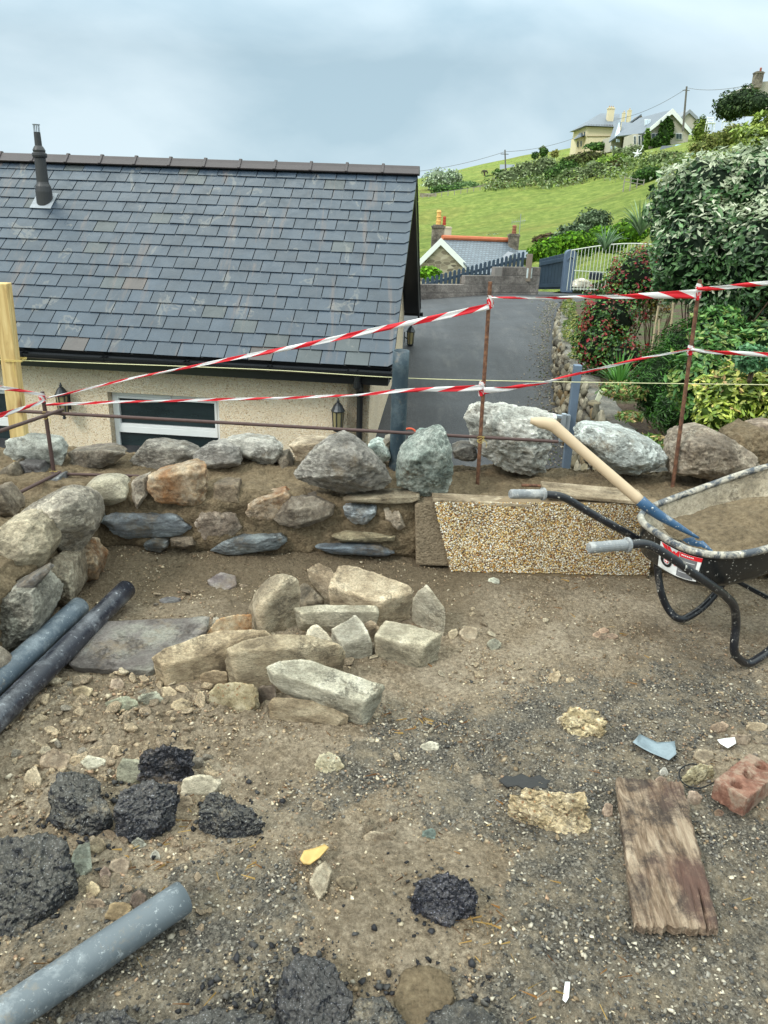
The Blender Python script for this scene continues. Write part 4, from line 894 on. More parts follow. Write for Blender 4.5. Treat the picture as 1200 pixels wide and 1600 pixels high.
def chimney(px, ptop, pbot, wpx, Yd, mat, pots, par, capm=None, parname='chimney', zext=1.5):
    s = (at(px, ptop, Yd) - CAMP) @ FWD / FPX; t_ = at(px, ptop, Yd); b_ = at(px, pbot, Yd); hw = wpx * s / 2; m = MB()
    m.hexa([[t_[0] + i_ * hw, t_[1] + j_ * hw, z_] for z_ in (b_[2] - zext, t_[2] - hw * .5) for i_, j_ in ((-1, -1), (1, -1), (1, 1), (-1, 1))])
    m.hexa([[t_[0] + i_ * hw * 1.13, t_[1] + j_ * hw * 1.13, z_] for z_ in (t_[2] - hw * .497, t_[2] - hw * .2) for i_, j_ in ((-1, -1), (1, -1), (1, 1), (-1, 1))])
    m.hexa([[t_[0] + i_ * hw * .85, t_[1] + j_ * hw * .85, z_] for z_ in (t_[2] - hw * .198, t_[2]) for i_, j_ in ((-1, -1), (1, -1), (1, 1), (-1, 1))])
    c = m.build(parname, mat, par, origin=world_loc(par))
    for (dx, hp_, wp, colr) in pots:
        q = t_ + np.array([dx * s, 0, -.02]); h_ = hp_ * s; w_ = wp * s / 2; pr = [(w_, 0), (w_ * .95, h_ * .2), (w_ * 1.15, h_ * .25), (w_ * .85, h_ * .3), (w_ * .85, h_ * .5), (w_ * 1.1, h_ * .55), (w_ * .8, h_ * .6), (w_ * .8, h_ * .8), (w_ * 1.05, h_ * .85), (w_ * .6, h_)]
        MB().lathe(q, pr, 10, lin(colr)).build('chimney_pot', M['vc'], c, origin=q)
chimney(685, 351, 375, 19, 43.6, M['sooty'], [(0, 22, 8, '#d9a763'), (9, 13, 5.5, '#a8412f')], ct, zext=.6)
M['buff'] = plain('buff_render', (.60, .53, .40), 0.9, 0, 0.15, 2)
chimney(700, 354, 372, 11, 44.6, M['buff'], [], ct, zext=.6)
chimney(803, 365, 386, 16, 45.2, M['sooty'], [(0, 13, 7, '#8d5a44')], ct, zext=.4)
tvr = MB(); p = at(812, 360, 45.2); tvr.tube([p - hz * .9, at(814, 334, 45.2)], .02, 5); q = at(813, 346, 45.2)
tvr.tube([q + [-.45, 0, -.06], q + [.3, 0, .06]], .012, 4)
for k in range(7): r_ = q + np.array([-.45 + k * .11, 0, -.06 + k * .016]); tvr.tube([r_ - hz * .14, r_ + hz * .14], .009, 4)
tag(tvr.build('television_aerial', M['lead'], None), 'thin television aerial beside the right-hand chimney of the stone cottage', 'aerial')
# small porch gable and low roof at the right of the cottage
a, b, c_ = at(802, 396, 40.5), at(774, 424, 40.5), at(822, 420, 40.5)
MB().prism([a, b, down(b, zb), down(c_, zb), c_], (0, .3, 0)).build('porch_wall', M['rubble'], ct, origin=ct.location)
wb = MB()
for e_ in (b + [-.15, 0, -.1], c_ + [.1, 0, -.1]): wb.hexa([a - hz * .2 + [0, -.1, 0], e_ - hz * .2 + [0, -.1, 0], e_ - hz * .2 + [0, 1.9, 0], a - hz * .2 + [0, 1.9, 0], a + [0, -.1, .02], e_ + [0, -.1, .02], e_ + [0, 1.9, .02], a + [0, 1.9, .02]])
wb.build('porch_roof', M['lead'], ct, origin=ct.location)
uvquad('roof', [at(812, 402, 41.5), at(842, 404, 41.5), at(840, 391, 43.5), at(808, 391, 43.5)], M['cslate'], ct)
# ---- houses on the hill
def box_px(m, x0, x1, ytop, ybot, Yd, dep, c=None, dy=0.0):
    a, b = at(x0, ybot, Yd), at(x1, ybot, Yd + dy); za, zb_ = at(x0, ytop, Yd)[2], at(x1, ytop, Yd + dy)[2]; z_ = min(a[2], b[2]); zt = (za + zb_) / 2
    m.hexa([[a[0], a[1], z_], [b[0], b[1], z_], [b[0], b[1] + dep, z_], [a[0], a[1] + dep, z_], [a[0], a[1], zt], [b[0], b[1], zt], [b[0], b[1] + dep, zt], [a[0], a[1] + dep, zt]], c); return m
def pane_px(m, x0, x1, y0, y1, Yd, c, th=.12): return m.hexa([at(x, y, Yd + t_) for y in (y1, y0) for x, t_ in ((x0, 0), (x1, 0), (x1, th), (x0, th))], c)
DK = lin('#39474d'); WH = (.75, .77, .78)
vb = empty('cream_villa', at(925, 238, 150), 'tall cream villa with hipped slate roof and a big cream chimney on the hilltop', 'house')
M['creamwall'] = plain('cream_render', (.66, .57, .39), 0.9, 0, 0.1, .5)
YV = 150; z_b = at(925, 240, YV)[2] - 2
m = MB(); a0 = at(907, 203, YV + 1.5); a1 = at(918, 198, YV); a2 = at(960, 198, YV)
m.add([down(a0 + [0, 6, 0], z_b), down(a1, z_b), down(a2, z_b), down(a2 + [0, 9, 0], z_b), down(a0 + [0, 6, 0], a1[2]), a1, down(a2, a1[2]), down(a2 + [0, 9, 0], a1[2])], [(0, 1, 5, 4), (1, 2, 6, 5), (2, 3, 7, 6), (3, 0, 4, 7), (4, 5, 6, 7)])
box_px(m, 899, 913, 214, 242, YV + 1, 5); m.build('wall', M['creamwall'], vb, origin=vb.location)
m = MB(); e = [a0 + [-.9, 5.4, .1], a1 + [-.6, -.8, .1], down(a2, a1[2] + .1) + [.9, -.8, 0], down(a2, a1[2] + .1) + [.9, 9, 0]]; t0, t1 = at(938, 177, YV + 5), at(968, 178, YV + 5)
m.add([e[0], e[1], e[2], e[3], t0, t1], [(0, 1, 4), (1, 2, 5, 4), (2, 3, 5), (3, 0, 4, 5), (0, 3, 2, 1)])
m.add([at(896, 218, YV), at(914, 211, YV), at(914, 213, YV + 5), at(897, 219, YV + 5), at(906, 207.5, YV + 2.5)], [(0, 1, 4), (1, 2, 4), (2, 3, 4), (3, 0, 4), (3, 2, 1, 0)])
M['fslate'] = plain('far_slate', (.14, .165, .20), 0.5, 0, 0.15, .6); vr = m.build('roof', M['fslate'], vb, origin=vb.location)
m = MB()
for k in range(16): x_ = 919 + k * 2.5; pane_px(m, x_, x_ + 1.1, 194.6, 197.4, YV - .5, lin('#5b4a3a'), .4)
pane_px(m, 917, 960, 212.5, 213.2, YV - .15, lin('#8f7d5c'))
for x_, y0, y1 in ((908.5, 207, 213), (912.5, 206, 212), (902, 221, 230), (907, 220, 229)): pane_px(m, x_, x_ + 2, y0, y1, YV - .3 if x_ > 905 else YV + .8, DK)
m.build('window', M['vc'], vb, origin=vb.location)
chimney(955, 168, 192, 9.5, YV + 2, M['creamwall'], [(-3, 2.5, 1.5, '#b08a5c'), (0, 2.5, 1.5, '#b08a5c'), (3, 2.5, 1.5, '#b08a5c')], vb, zext=3)
chimney(984, 172, 184, 5.5, YV + 8, M['creamwall'], [(0, 3, 1.5, '#c8a878')], vb, zext=6); chimney(975, 176, 186, 4.5, YV + 8, M['creamwall'], [(0, 3, 1.5, '#c8a878')], vb, zext=6)
# house between: blue-white gabled
mb_ = empty('slate_roofed_villa', at(965, 232, 140), 'pale villa with broad slate roof squeezed between the cream villa and the ivied bungalow', 'house')
M['greyrender'] = plain('grey_render', (.45, .42, .36), 0.9, 0, 0.12, .6)
m = MB(); box_px(m, 968, 990, 211, 236, 139, 6, dy=-1); box_px(m, 953, 969, 213, 237, 138.5, 6); m.build('wall', M['greyrender'], mb_, origin=mb_.location)
m = MB(); P = [at(969, 212, 138), at(994, 213, 137.5), at(1005, 194, 144), at(972, 190, 144)]; uvquad('roof', P, M['fslate'], mb_, .2)
P = [at(951, 222, 137.5), at(962, 214, 137), at(970, 190, 141), at(962, 190, 143)]; uvquad('roof', P, M['fslate'], mb_, .2)
m = MB(); m.prism([at(961, 214, 137.2), at(969, 214, 137.2), at(968, 191, 139.2)], (0, .5, 0), lin('#c4d3de')); m.build('dormer', M['vc'], mb_, origin=mb_.location)
m = MB(); 
for x_, y_ in ((962.5, 217), (966, 217), (954, 228), (960, 228)): pane_px(m, x_, x_ + 2.4, y_, y_ + 5, 137.0, lin('#b9cbd6'))
m.build('window', M['vc'], mb_, origin=mb_.location)
m = MB(); m.prism([at(990, 196, 146), at(1002, 179.5, 146), at(1009, 192, 146)], (0, 4, 0), lin('#9a8f80')); o = m.build('rear_gable', M['vc'], mb_, origin=mb_.location)
uvquad('roof', [at(982, 192, 146), at(1002, 178, 145.6), at(1002, 178, 150), at(982, 191, 150)], M['fslate'], mb_, .2)
# ivied bungalow
bg_ = empty('ivied_bungalow', at(1040, 228, 128), 'grey gabled bungalow with white barge boards and ivy climbing its gable', 'house'); YB = 128
apx = at(1049, 173, YB); el = at(1008, 205, YB); er = at(1080, 207, YB); m = MB(); zb2 = at(1040, 238, YB)[2]
m.prism([apx, el + [.3, 0, -.2], down(el + [.3, 0, 0], zb2), down(er - [.3, 0, 0], zb2), er - [.3, 0, .2]], (0, 10, 0)); m.build('wall', M['greyrender'], bg_, origin=bg_.location)
e3 = at(985, 212, YB + 9); t3 = at(1026, 182, YB + 9.5)
uvquad('roof', [at(1004, 208, YB - .4), apx + [0, -.4, .15], np.array([apx[0] - 1.5, YB + 11, apx[2] + .15]), np.array([el[0] - 2.2, YB + 11, el[2] + .1])], M['fslate'], bg_, .2)
uvquad('roof', [er + [.4, -.4, 0], apx + [0, -.4, .15], np.array([apx[0] - 1.5, YB + 11, apx[2] + .15]), np.array([er[0] - 1, YB + 11, er[2]])], M['fslate'], bg_, .2)
m = MB()
for e_ in (at(1006, 208.5, YB), at(1081, 209.5, YB)):
    m.hexa([apx + [0, -.6, -.5], e_ + [0, -.6, -.35], e_ + [0, -.42, -.35], apx + [0, -.42, -.5], apx + [0, -.6, .25], e_ + [0, -.6, .2], e_ + [0, -.42, .2], apx + [0, -.42, .25]])
m.build('barge_board', M['wpaint'], bg_, origin=bg_.location)
m = MB(); box_px(m, 986, 1007, 209, 236, YB + 1.5, 5, dy=-1); m.build('side_wall', M['greyrender'], bg_, origin=bg_.location)
m = MB()
for x0, x1, y0, y1 in ((1018, 1030, 208, 217), (1056, 1066, 208, 218), (1040, 1048, 184, 190), (990, 994, 212, 226), (997, 1001, 211, 227), (1002, 1006, 210, 228), (1007, 1017, 186, 196)):
    Yw = YB - .15 if x0 > 1010 else (YB + .3 if y0 > 200 else YB + 2.5)
    w_ = MB(); pane_px(w_, x0, x1, y0, y1, Yw, WH, .2); wo = w_.build('window', M['vc'], bg_, origin=bg_.location)
    g_ = MB(); xm = (x0 + x1) / 2
    for a, b in (((x0 + .8, xm - .3), (xm + .3, x1 - .8)) if x1 - x0 > 5 else ((x0 + .8, x1 - .8),)): pane_px(g_, a, b, y0 + 1, y1 - 1, Yw - .06, DK if x0 != 1007 else lin('#cfdde8'), .05)
    g_.build('pane', M['vc'], wo, origin=bg_.location)
shrub_c = [at(1040, 212, YB - .8), at(1036, 226, YB - 1), at(1045, 199, YB - .6), at(1015, 222, YB - 1), at(1006, 228, YB - 1)]
def fshrub(name, L, n, size, pal, label, cat='bush', group=None, **k):
    k.setdefault('mat', 'leaf_far'); k.setdefault('stems', 0); k.setdefault('aspect', .8); k.setdefault('core', .8); k.setdefault('lump', .3)
    return shrub(name, pxblobs(L), n, size, pal, label, cat, group, **k)
IV = ('#2f4a1e', '#3d5c24', '#4d6f2c')
fshrub('ivy', [(1041, 207, YB - .9, 12, 18, .22), (1032, 222, YB - 1, 17, 9, .25), (1044, 193, YB - .7, 8, 9, .22)], 900, .5, IV, 'dark green ivy climbing the gable of the grey bungalow', 'ivy')
fshrub('ivy', [(1010, 222, YB - 1.2, 5, 18, .4)], 300, .5, ('#4f6f28', '#648233'), 'lighter green creeper at the left corner of the grey bungalow', 'creeper')
rg_ = empty('grey_gabled_house', at(1078, 190, 136), 'plain grey gable end seen behind the bungalow and the utility pole', 'house'); m = MB(); m.prism([at(1062, 186, 136), at(1078, 171, 136), at(1090, 182, 136), at(1092, 204, 136), at(1062, 204, 136)], (0, 8, 0)); m.build('wall', M['greyrender'], rg_, origin=rg_.location)
m = MB()
for a, b in (((1078, 170.5), (1059, 187)), ((1078, 170.5), (1091, 183))): a, b = at(*a, 135.6), at(*b, 135.6); m.hexa([a - hz * .5, b - hz * .5, b - hz * .5 + [0, 8, 0], a - hz * .5 + [0, 8, 0], a, b, b + [0, 8, 0], a + [0, 8, 0]])
m.build('roof', M['lead'], rg_, origin=rg_.location)
th = empty('hilltop_cottage', at(1190, 150, 80), 'grey roof and dark chimney showing above the trees at the top right', 'house'); m = MB(); m.prism([at(1169, 139, 80), at(1186, 128, 80), at(1240, 124, 80), at(1240, 170, 80), at(1169, 170, 80)], (0, 6, 0), lin('#a39c92')); m.build('roof', M['vc'], th, origin=th.location)
chimney(1186, 112, 128, 12, 80, M['sooty'], [(2, 6, 3.5, '#a05a4c')], th, zext=.5)
fr_ = empty('far_cottage', at(795, 266, 150), 'tiny pale cottage with grey roof peeping over the hill ridge by the utility pole', 'house'); m = MB(); box_px(m, 782, 803, 264, 274, 152, 5, lin('#c9ccc8')); m.build('wall', M['vc'], fr_, origin=fr_.location)
uvquad('roof', [at(781, 265, 151.5), at(804, 265, 151.5), at(804, 257, 154.5), at(781, 257, 154.5)], M['fslate'], fr_, .2)
fr2 = MB(); fr2.tube([at(757, 275, 140), at(757, 269, 140)], .14, 6, lin('#3f3228')); 
for k in range(9): a = k * .7; fr2.tube(smooth_path([at(757, 269, 140), at(757 + 4 * math.cos(a), 267 + 1.5 * math.sin(a), 140), at(757 + 5.5 * math.cos(a), 271.5 + 1.5 * math.sin(a), 140)], 3), [.1] * 3 + [.05] * 4, 4, lin('#4a4a3a'))
tag(fr2.build('palm_tree', M['vc'], None), 'small dark drooping palm silhouetted on the ridge left of the tiny cottage', 'palm')
# utility poles and wires
M['pole'] = plain('weathered_pole', (.13, .12, .11), 0.9, 0, 0.2, 3)
def pole(a, b, r, lb): m = MB(); m.tube([a, b], [r, r * .75], 8); m.tube([b - hz * .5 + [-.5, 0, 0], b - hz * .5 + [.5, 0, 0]], .05, 6); tag(m.build('utility_pole', M['pole'], None), lb, 'utility pole', 'utility poles on the hillside')
pole(at(791, 300, 108), at(789, 234, 108), .11, 'thin utility pole standing in the pasture in front of the long hedge')
pole(at(1067, 205, 126), at(1073, 135, 126), .17, 'tall utility pole behind the ivied bungalow')
def wire(A, B, sag, lb, r=.022): P = [A + (B - A) * t_ - hz * sag * 4 * t_ * (1 - t_) for t_ in np.linspace(0, 1, 20)]; tag(MB().tube(P, r, 4).build('overhead_wire', M['pole'], None), lb, 'wire', 'overhead wires')
wire(at(600, 272, 100), at(789, 237, 108), .5, 'overhead wire dropping left from the pasture pole towards the slate roof')
wire(at(789, 237, 108), at(905, 213, 118), .4, 'overhead wire between the pasture pole and the cream villa')
wire(at(965, 186, 138), at(1073, 138, 126), .6, 'overhead wire rising from the villa chimneys to the tall pole', .028)
wire(at(1073, 137, 126), at(1178, 131, 85), .4, 'overhead wire from the tall pole to the chimney at the top right', .022)
# starfish ornament on a post, steel fence rails, solar panel, white chairs
st = MB(); c = at(995.5, 241, 100)
for k in range(5): a = k * 2 * math.pi / 5 + .3; st.tube([c, c + np.array([.55 * math.cos(a), 0, .55 * math.sin(a)])], [.16, .05], 6, WH)
st.tube([c, c - hz * 3], .035, 5, lin('#a9a99c')); st.tube(smooth_path([c + [.2, 0, .3], at(1002, 234, 100), at(1005, 227, 100)], 4), .06, 5, WH); tag(st.build('starfish_ornament', M['vc'], None), 'white starfish-shaped ornament on a thin post below the bungalow', 'ornament')
sp = MB(); a, b, c, d = at(1048, 236, 112), at(1076, 234, 112), at(1082, 225, 114), at(1056, 226, 114); sp.prism([a, b, c, d], (0, .1, -.1), lin('#8fa6c0')); tag(sp.build('solar_panel', M['vc'], None), 'tilted blue-grey glazed panel in the garden below the bungalow', 'panel')
sp = MB(); sp.prism([at(1028, 238, 112), at(1048, 236, 112), at(1056, 227, 114), at(1034, 228, 114)], (0, .1, -.1), lin('#4a5058')); tag(sp.build('shed_roof', M['vc'], None), 'dark low shed roof beside the tilted glazed panel', 'shed roof')
def wchair(px, py, s, lb):
    o = at(px, py, 78); m = MB(); k = s * .065
    for x_, y_ in ((-3, 0), (3, 0), (-3, 5), (3, 5)): m.tube([o + np.array([x_, y_, 0]) * k, o + np.array([x_ * .9, y_, 12 if y_ else 7]) * k], .035, 5, WH)
    m.box(o + np.array([0, 2.5, 6.5]) * k, (3.4 * k, 0, 0), (0, 3 * k, 0), (0, 0, .4 * k), WH)
    for z_ in (9, 11): m.tube([o + np.array([-3, 5, z_]) * k, o + np.array([3, 5, z_]) * k], .035, 5, WH)
    tag(m.build('garden_chair', M['vc'], None), lb, 'chair', 'white garden chairs on the slope')
wchair(1110, 205, 1.6, 'white garden chair on the slope left of the dark bushy tree'); wchair(1136, 203, 1.7, 'white garden chair under the dark bushy tree, right of the other one')
def sheep(px, py, lb, f=1):
    o = at(px, py, 96); p = []
    body = [(-.42, .62, .20), (-.2, .66, .30), (.1, .66, .32), (.35, .66, .26), (.5, .74, .15), (.66, .82, .10), (.78, .76, .06)]
    m = MB(); m.tube(smooth_path([o + np.array([x_ * f, 0, z_]) for x_, z_, r_ in body], 3), np.interp(np.linspace(0, 6, 19), range(7), [b_[2] for b_ in body]), 9, (.72, .70, .62))
    for x_ in (-.3, .32):
        for y_ in (-.12, .12): m.tube([o + np.array([x_ * f, y_, .45]), o + np.array([x_ * f, y_, 0])], [.06, .035], 6, (.3, .27, .22))
    for y_ in (-.09, .09): m.tube([o + np.array([.68 * f, y_ * .6, .86]), o + np.array([.62 * f, y_ * 1.6, .88])], [.03, .015], 5, (.5, .45, .4))
    tag(m.build('sheep', M['vc'], None, smooth=True), lb, 'sheep', 'white sheep on the pasture')
sheep(674, 345, 'white sheep on the pasture, upper one just left of the cottage chimney pot'); sheep(672, 352, 'white sheep on the pasture, lower one just left of the cottage chimney', -1)
# sloping hedges and bushes on the hill (each its own plant)
OL = ('#6b7a52', '#7f8c62', '#58693f', '#93a078'); GR = ('#41602a', '#55773a', '#34502a', '#678a45'); LG = ('#7c9a3e', '#93ad4a', '#62833a'); PA = ('#93a486', '#a9b79c', '#74885f', '#c2ccb4')
HB = [([(685, 283, 126, 25, 17, .8), (705, 279, 127, 17, 13, .8)], 1500, PA, 'large pale-leaved rounded tree on the ridge just right of the slate roof'),
      ([(703, 296, 119, 30, 7, .5), (690, 298, 118, 18, 7, .5)], 900, GR, 'low dark green hedge below the large pale tree'),
      ([(730, 290, 124, 20, 7, .6), (742, 292, 122, 12, 6, .6)], 600, ('#5f7f4a', '#7a9460'), 'loose light green bushes between the hedge and the stone field wall'),
      ([(782, 272, 135, 14, 7, .6), (765, 280, 136, 12, 6, .6)], 500, GR, 'green scrub below the tiny ridge cottage'),
      ([(795, 281, 108, 26, 16, .6), (825, 270, 109, 28, 17, .6), (852, 260, 110, 22, 15, .6)], 2600, OL, 'long olive-grey hedge climbing the slope behind the utility pole'),
      ([(868, 272, 103, 20, 12, .6), (886, 262, 104, 20, 12, .6)], 1200, GR, 'mid green bushes beyond the wooden rails'),
      ([(905, 272, 98, 26, 10, .6), (932, 266, 98, 22, 12, .6)], 1400, OL, 'grey-green mound of shrubs in the middle of the slope'),
      ([(925, 245, 120, 28, 8, .4), (900, 250, 119, 22, 7, .4)], 1200, ('#4a4f2c', '#5c5f36', '#74804a'), 'long clipped brown-green hedge below the cream villa'),
      ([(850, 238, 128, 7, 7, .8)], 250, GR, 'round green bush at the left end of the ridge'),
      ([(934, 229, 143, 22, 6, .5)], 500, GR, 'dark green hedge in front of the cream villa'),
      ([(965, 262, 96, 16, 12, .7)], 700, ('#4c4a2e', '#6a5a3a', '#5c6f38'), 'rounded reddish-brown bush above the lower fence'),
      ([(945, 253, 99, 14, 9, .7), (968, 248, 100, 12, 8, .7)], 800, LG, 'lime green flowering bush on the slope'),
      ([(975, 240, 106, 22, 9, .6), (990, 236, 107, 18, 8, .6)], 900, OL, 'olive bushes below the slate-roofed villa'),
      ([(1015, 272, 74, 22, 12, .7), (1000, 280, 74, 16, 9, .7)], 1100, ('#3c5c26', '#4f7434', '#2c4a20'), 'dark green bush behind the short paddock fence'),
      ([(1050, 246, 88, 26, 9, .5), (1030, 250, 89, 22, 8, .5)], 1000, OL, 'grey-brown scrub below the bungalow garden wall'),
      ([(1095, 203, 100, 12, 20, .5)], 700, ('#6a7d34', '#809440', '#566b2c'), 'tall yellow-green ivy-covered block right of the bungalow'),
      ([(1142, 166, 66, 28, 22, .8), (1165, 158, 65, 26, 22, .8), (1185, 160, 64, 20, 16, .8)], 3000, ('#34492c', '#445a36', '#26381f', '#5a6c46'), 'dark bushy wind-swept tree at the top right'),
      ([(1120, 222, 58, 26, 16, .7), (1095, 232, 57, 20, 12, .7), (1150, 210, 55, 24, 16, .7)], 2600, ('#6f7a3e', '#848f4c', '#56622e', '#9a9a5c'), 'mixed olive shrubs on the slope below the white chairs')]
for L, n, pal, lb in HB:
    s_ = (L[0][2]) / 1200.0
    fshrub('hill_bush', L, n, s_ * 3.6, pal, lb, 'bush', 'bushes and hedges on the hillside')
for px, py, pal, lb in ((836, 243, GR, 'small cordyline palm tree on the ridge, left of three'), (848, 234, OL, 'small cordyline palm tree on the ridge, middle of three'), (867, 240, ('#8a8a4a', '#9a9a5c'), 'small cordyline palm tree on the ridge, right of three')):
    L = pxblobs([(px, py, 130, 6, 5.5, .9)]); fshrub('ridge_palm', [(px, py, 130, 6, 5.5, .9)], 220, .5, pal, lb, 'palm', 'little palms on the ridge', aspect=.3, stems=2, core=.5)
# post-and-rail fences, field wall, small building
M['rail'] = plain('grey_rail', (.27, .25, .22), 0.9, 0, 0.2, 3)
def railfence(x0, y0, x1, y1, Yd, n, hpx, rails, lb, par=None):
    m = MB(); A = at(x0, y0, Yd); B = at(x1, y1, Yd); s = Yd / 1200
    for k in range(n): p = A + (B - A) * k / (n - 1); m.tube([p - hz * .6, p + hz * hpx * s], .05, 5)
    for r_ in rails: m.tube([A + hz * hpx * s * r_, B + hz * hpx * s * r_], .03, 5)
    tag(m.build('field_fence', M['rail'], None), lb, 'fence', 'field fences')
railfence(849, 288, 882, 285, 100, 5, 6, (.4, .8), 'short grey rail fence at the top edge of the pasture')
railfence(975, 288, 1005, 293, 72, 4, 11, (.35, .8), 'weathered three-post paddock fence at the right edge of the pasture')
railfence(660, 312, 770, 296, 110, 12, 7, (.9,), 'thin post-and-wire fence across the upper pasture')
m = MB(); A, B = at(738, 302, 120), at(775, 291, 122); m.hexa([A - hz, B - hz, B - hz + [0, 1, 0], A - hz + [0, 1, 0], A + hz * .8, B + hz * .8, B + hz * .8 + [0, 1, 0], A + hz * .8 + [0, 1, 0]]); tag(m.build('field_wall', M['rubble'], None), 'grey dry-stone field wall on the ridge left of the utility pole', 'stone wall')
m = MB(); box_px(m, 656, 682, 302, 313, 112, 1.5, lin('#8b8d84')); tag(m.build('field_wall', M['rubble'], None), 'short pale stone wall under the large pale tree next to the slate roof', 'stone wall')
# mid-ground shrubs
fshrub('hill_bush', [(775, 371, 62, 22, 5, .8), (800, 371, 61, 16, 4, .8)], 500, .22, PA, 'white-flowering low bush behind the cottage roof ridge', 'bush')
fshrub('hill_bush', [(846, 375, 46, 14, 8, .8), (858, 370, 47, 10, 6, .8)], 700, .16, ('#5c4a38', '#6b5a40', '#4b4a2e'), 'brown-leaved bush beyond the boarded gate', 'bush')
fshrub('hill_bush', [(928, 345, 38, 28, 18, .8), (900, 362, 37, 30, 12, .8), (880, 372, 36, 20, 9, .8)], 3200, .13, ('#4f6244', '#65785a', '#3c4f34', '#7e8f70'), 'grey-green domed bush standing in front of the pasture', 'bush')
fshrub('green_hedge', [(862, 392, 27, 34, 18, .7), (905, 380, 27, 40, 18, .7), (950, 374, 27, 38, 20, .7), (985, 362, 26, 30, 18, .7), (840, 398, 28, 18, 10, .7)], 6500, .11, ('#4f7a1c', '#64911f', '#7aa52a', '#3f661a'), 'bright green feathery hedge behind the gates', 'hedge')
fshrub('green_bush', [(672, 427, 27, 18, 11, .8)], 500, .12, ('#5f8f1f', '#74a62a'), 'bright green bush low behind the picket fence beside the slate-roofed house', 'bush')

# rough scrub filling the slope between the pasture and the houses: reads as one mass
sb = []
for k in range(230):
    px = rng.uniform(772, 1062); top = np.interp(px, [770, 830, 900, 950, 1000, 1062], [276, 252, 246, 244, 242, 246]); bot = np.interp(px, [770, 830, 900, 950, 1000, 1062], [290, 284, 279, 280, 283, 292])
    if 985 < px < 1035 and rng.uniform() < .55: continue
    f = rng.uniform(0, 1); py = top + (bot - top) * f; Yd = np.interp(px, [770, 850, 950, 1062], [122, 112, 108, 90]) - 16 * f
    g = at(px, py, Yd); z_ = hz1(g[0], g[1]); sb.append((g[0], g[1], z_ + .1, rng.uniform(.7, 2.2), rng.uniform(.7, 2), rng.uniform(.5, 1.25)))
P, d, r = blob_pts(sb, 15000, .8, .45); V, F = leaf_geo(P, d + np.array([0, 0, .6]) + rng.normal(0, .6, d.shape), .32 * rng.uniform(.5, 1.3, len(P)), .8)
pl = np.array([lin(c) for c in ('#5b6f3a', '#77895a', '#475c30', '#8d9a68', '#6a6a44', '#7f9448', '#9aa884')]); kk_ = (fbm(P * .12, 3) * 6 + rng.normal(0, .8, len(P))).astype(int) % 7
tag(mesh_obj('hillside_scrub', V, F, M['leaf_far'], None, col=np.repeat(pl[kk_] * rng.uniform(.7, 1.25, (len(P), 1)), 5, 0)), kind='stuff')
# ================================================================== GARDEN PLANTS ON THE RIGHT
DKL = ('#345230', '#456a3c', '#2a4426', '#567a4a', '#688c58'); 
big = pxblobs([(1115, 300, 7.6, 90, 62, 1.0), (1195, 300, 7.4, 80, 78, 1.0), (1060, 330, 7.9, 48, 52, .9), (1100, 390, 7.3, 84, 80, .9), (1190, 400, 6.9, 80, 90, .9), (1075, 430, 7.4, 52, 48, .9), (1150, 470, 7.0, 60, 52, .9), (1250, 380, 7.2, 80, 110, 1)])
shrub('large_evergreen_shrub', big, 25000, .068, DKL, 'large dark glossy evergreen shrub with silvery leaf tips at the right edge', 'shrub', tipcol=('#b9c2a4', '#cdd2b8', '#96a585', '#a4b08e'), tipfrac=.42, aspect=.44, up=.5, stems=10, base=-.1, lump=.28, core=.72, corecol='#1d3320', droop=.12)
shrub('yellow_green_shrub', pxblobs([(1180, 218, 12.5, 36, 24, .8), (1210, 200, 12.5, 36, 30, .8), (1130, 250, 12, 38, 14, .8)]), 3200, .09, ('#7f9440', '#95a84c', '#a9b95c', '#6a7f38'), 'yellow-green leafy shrub rising behind the large evergreen shrub', 'shrub', core=.7, stems=4)
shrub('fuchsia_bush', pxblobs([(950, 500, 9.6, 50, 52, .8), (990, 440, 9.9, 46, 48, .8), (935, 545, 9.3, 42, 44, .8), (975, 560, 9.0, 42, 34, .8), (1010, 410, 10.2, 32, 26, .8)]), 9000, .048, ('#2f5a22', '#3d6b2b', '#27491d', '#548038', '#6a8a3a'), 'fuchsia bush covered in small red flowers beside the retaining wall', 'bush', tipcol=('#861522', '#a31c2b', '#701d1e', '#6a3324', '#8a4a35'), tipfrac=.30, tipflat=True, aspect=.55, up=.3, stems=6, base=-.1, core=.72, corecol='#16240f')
shrub('bronze_bush', pxblobs([(1040, 425, 10.6, 34, 26, .8), (1020, 470, 9.9, 30, 34, .8)]), 1500, .05, ('#5c5a26', '#74702e', '#4a4a20', '#8a6b2c'), 'bronze-green straggly bush between the fuchsia and the large shrub', 'bush', core=.3, stems=14, stemcol='#5a4232', base=-.1)
shrub('conifer_shrub', pxblobs([(1030, 600, 6.6, 44, 60, .7), (1060, 640, 6.1, 40, 44, .7), (1085, 540, 6.9, 60, 40, .7)]), 9000, .05, ('#2f5a1c', '#3f7024', '#4f8030', '#264a18'), 'feathery bright green conifer-like shrub behind the right-hand steel bar', 'shrub', aspect=.16, up=.9, stems=3, base=-.1, core=.78, corecol='#1c3a12', lump=.25)
shrub('broadleaf_shrub', pxblobs([(1130, 545, 6.2, 60, 34, .8), (1090, 590, 5.7, 44, 46, .8), (1185, 535, 6.2, 48, 34, .8), (1120, 510, 6.6, 50, 30, .8)]), 3600, .07, ('#4a7838', '#5c8c44', '#38602e', '#74994e', '#8a9a52'), 'fresh green broad-leaved shrub between the feathery shrub and the yellow one', 'shrub', aspect=.42, up=.8, base=-.1, core=.72, corecol='#24421a')
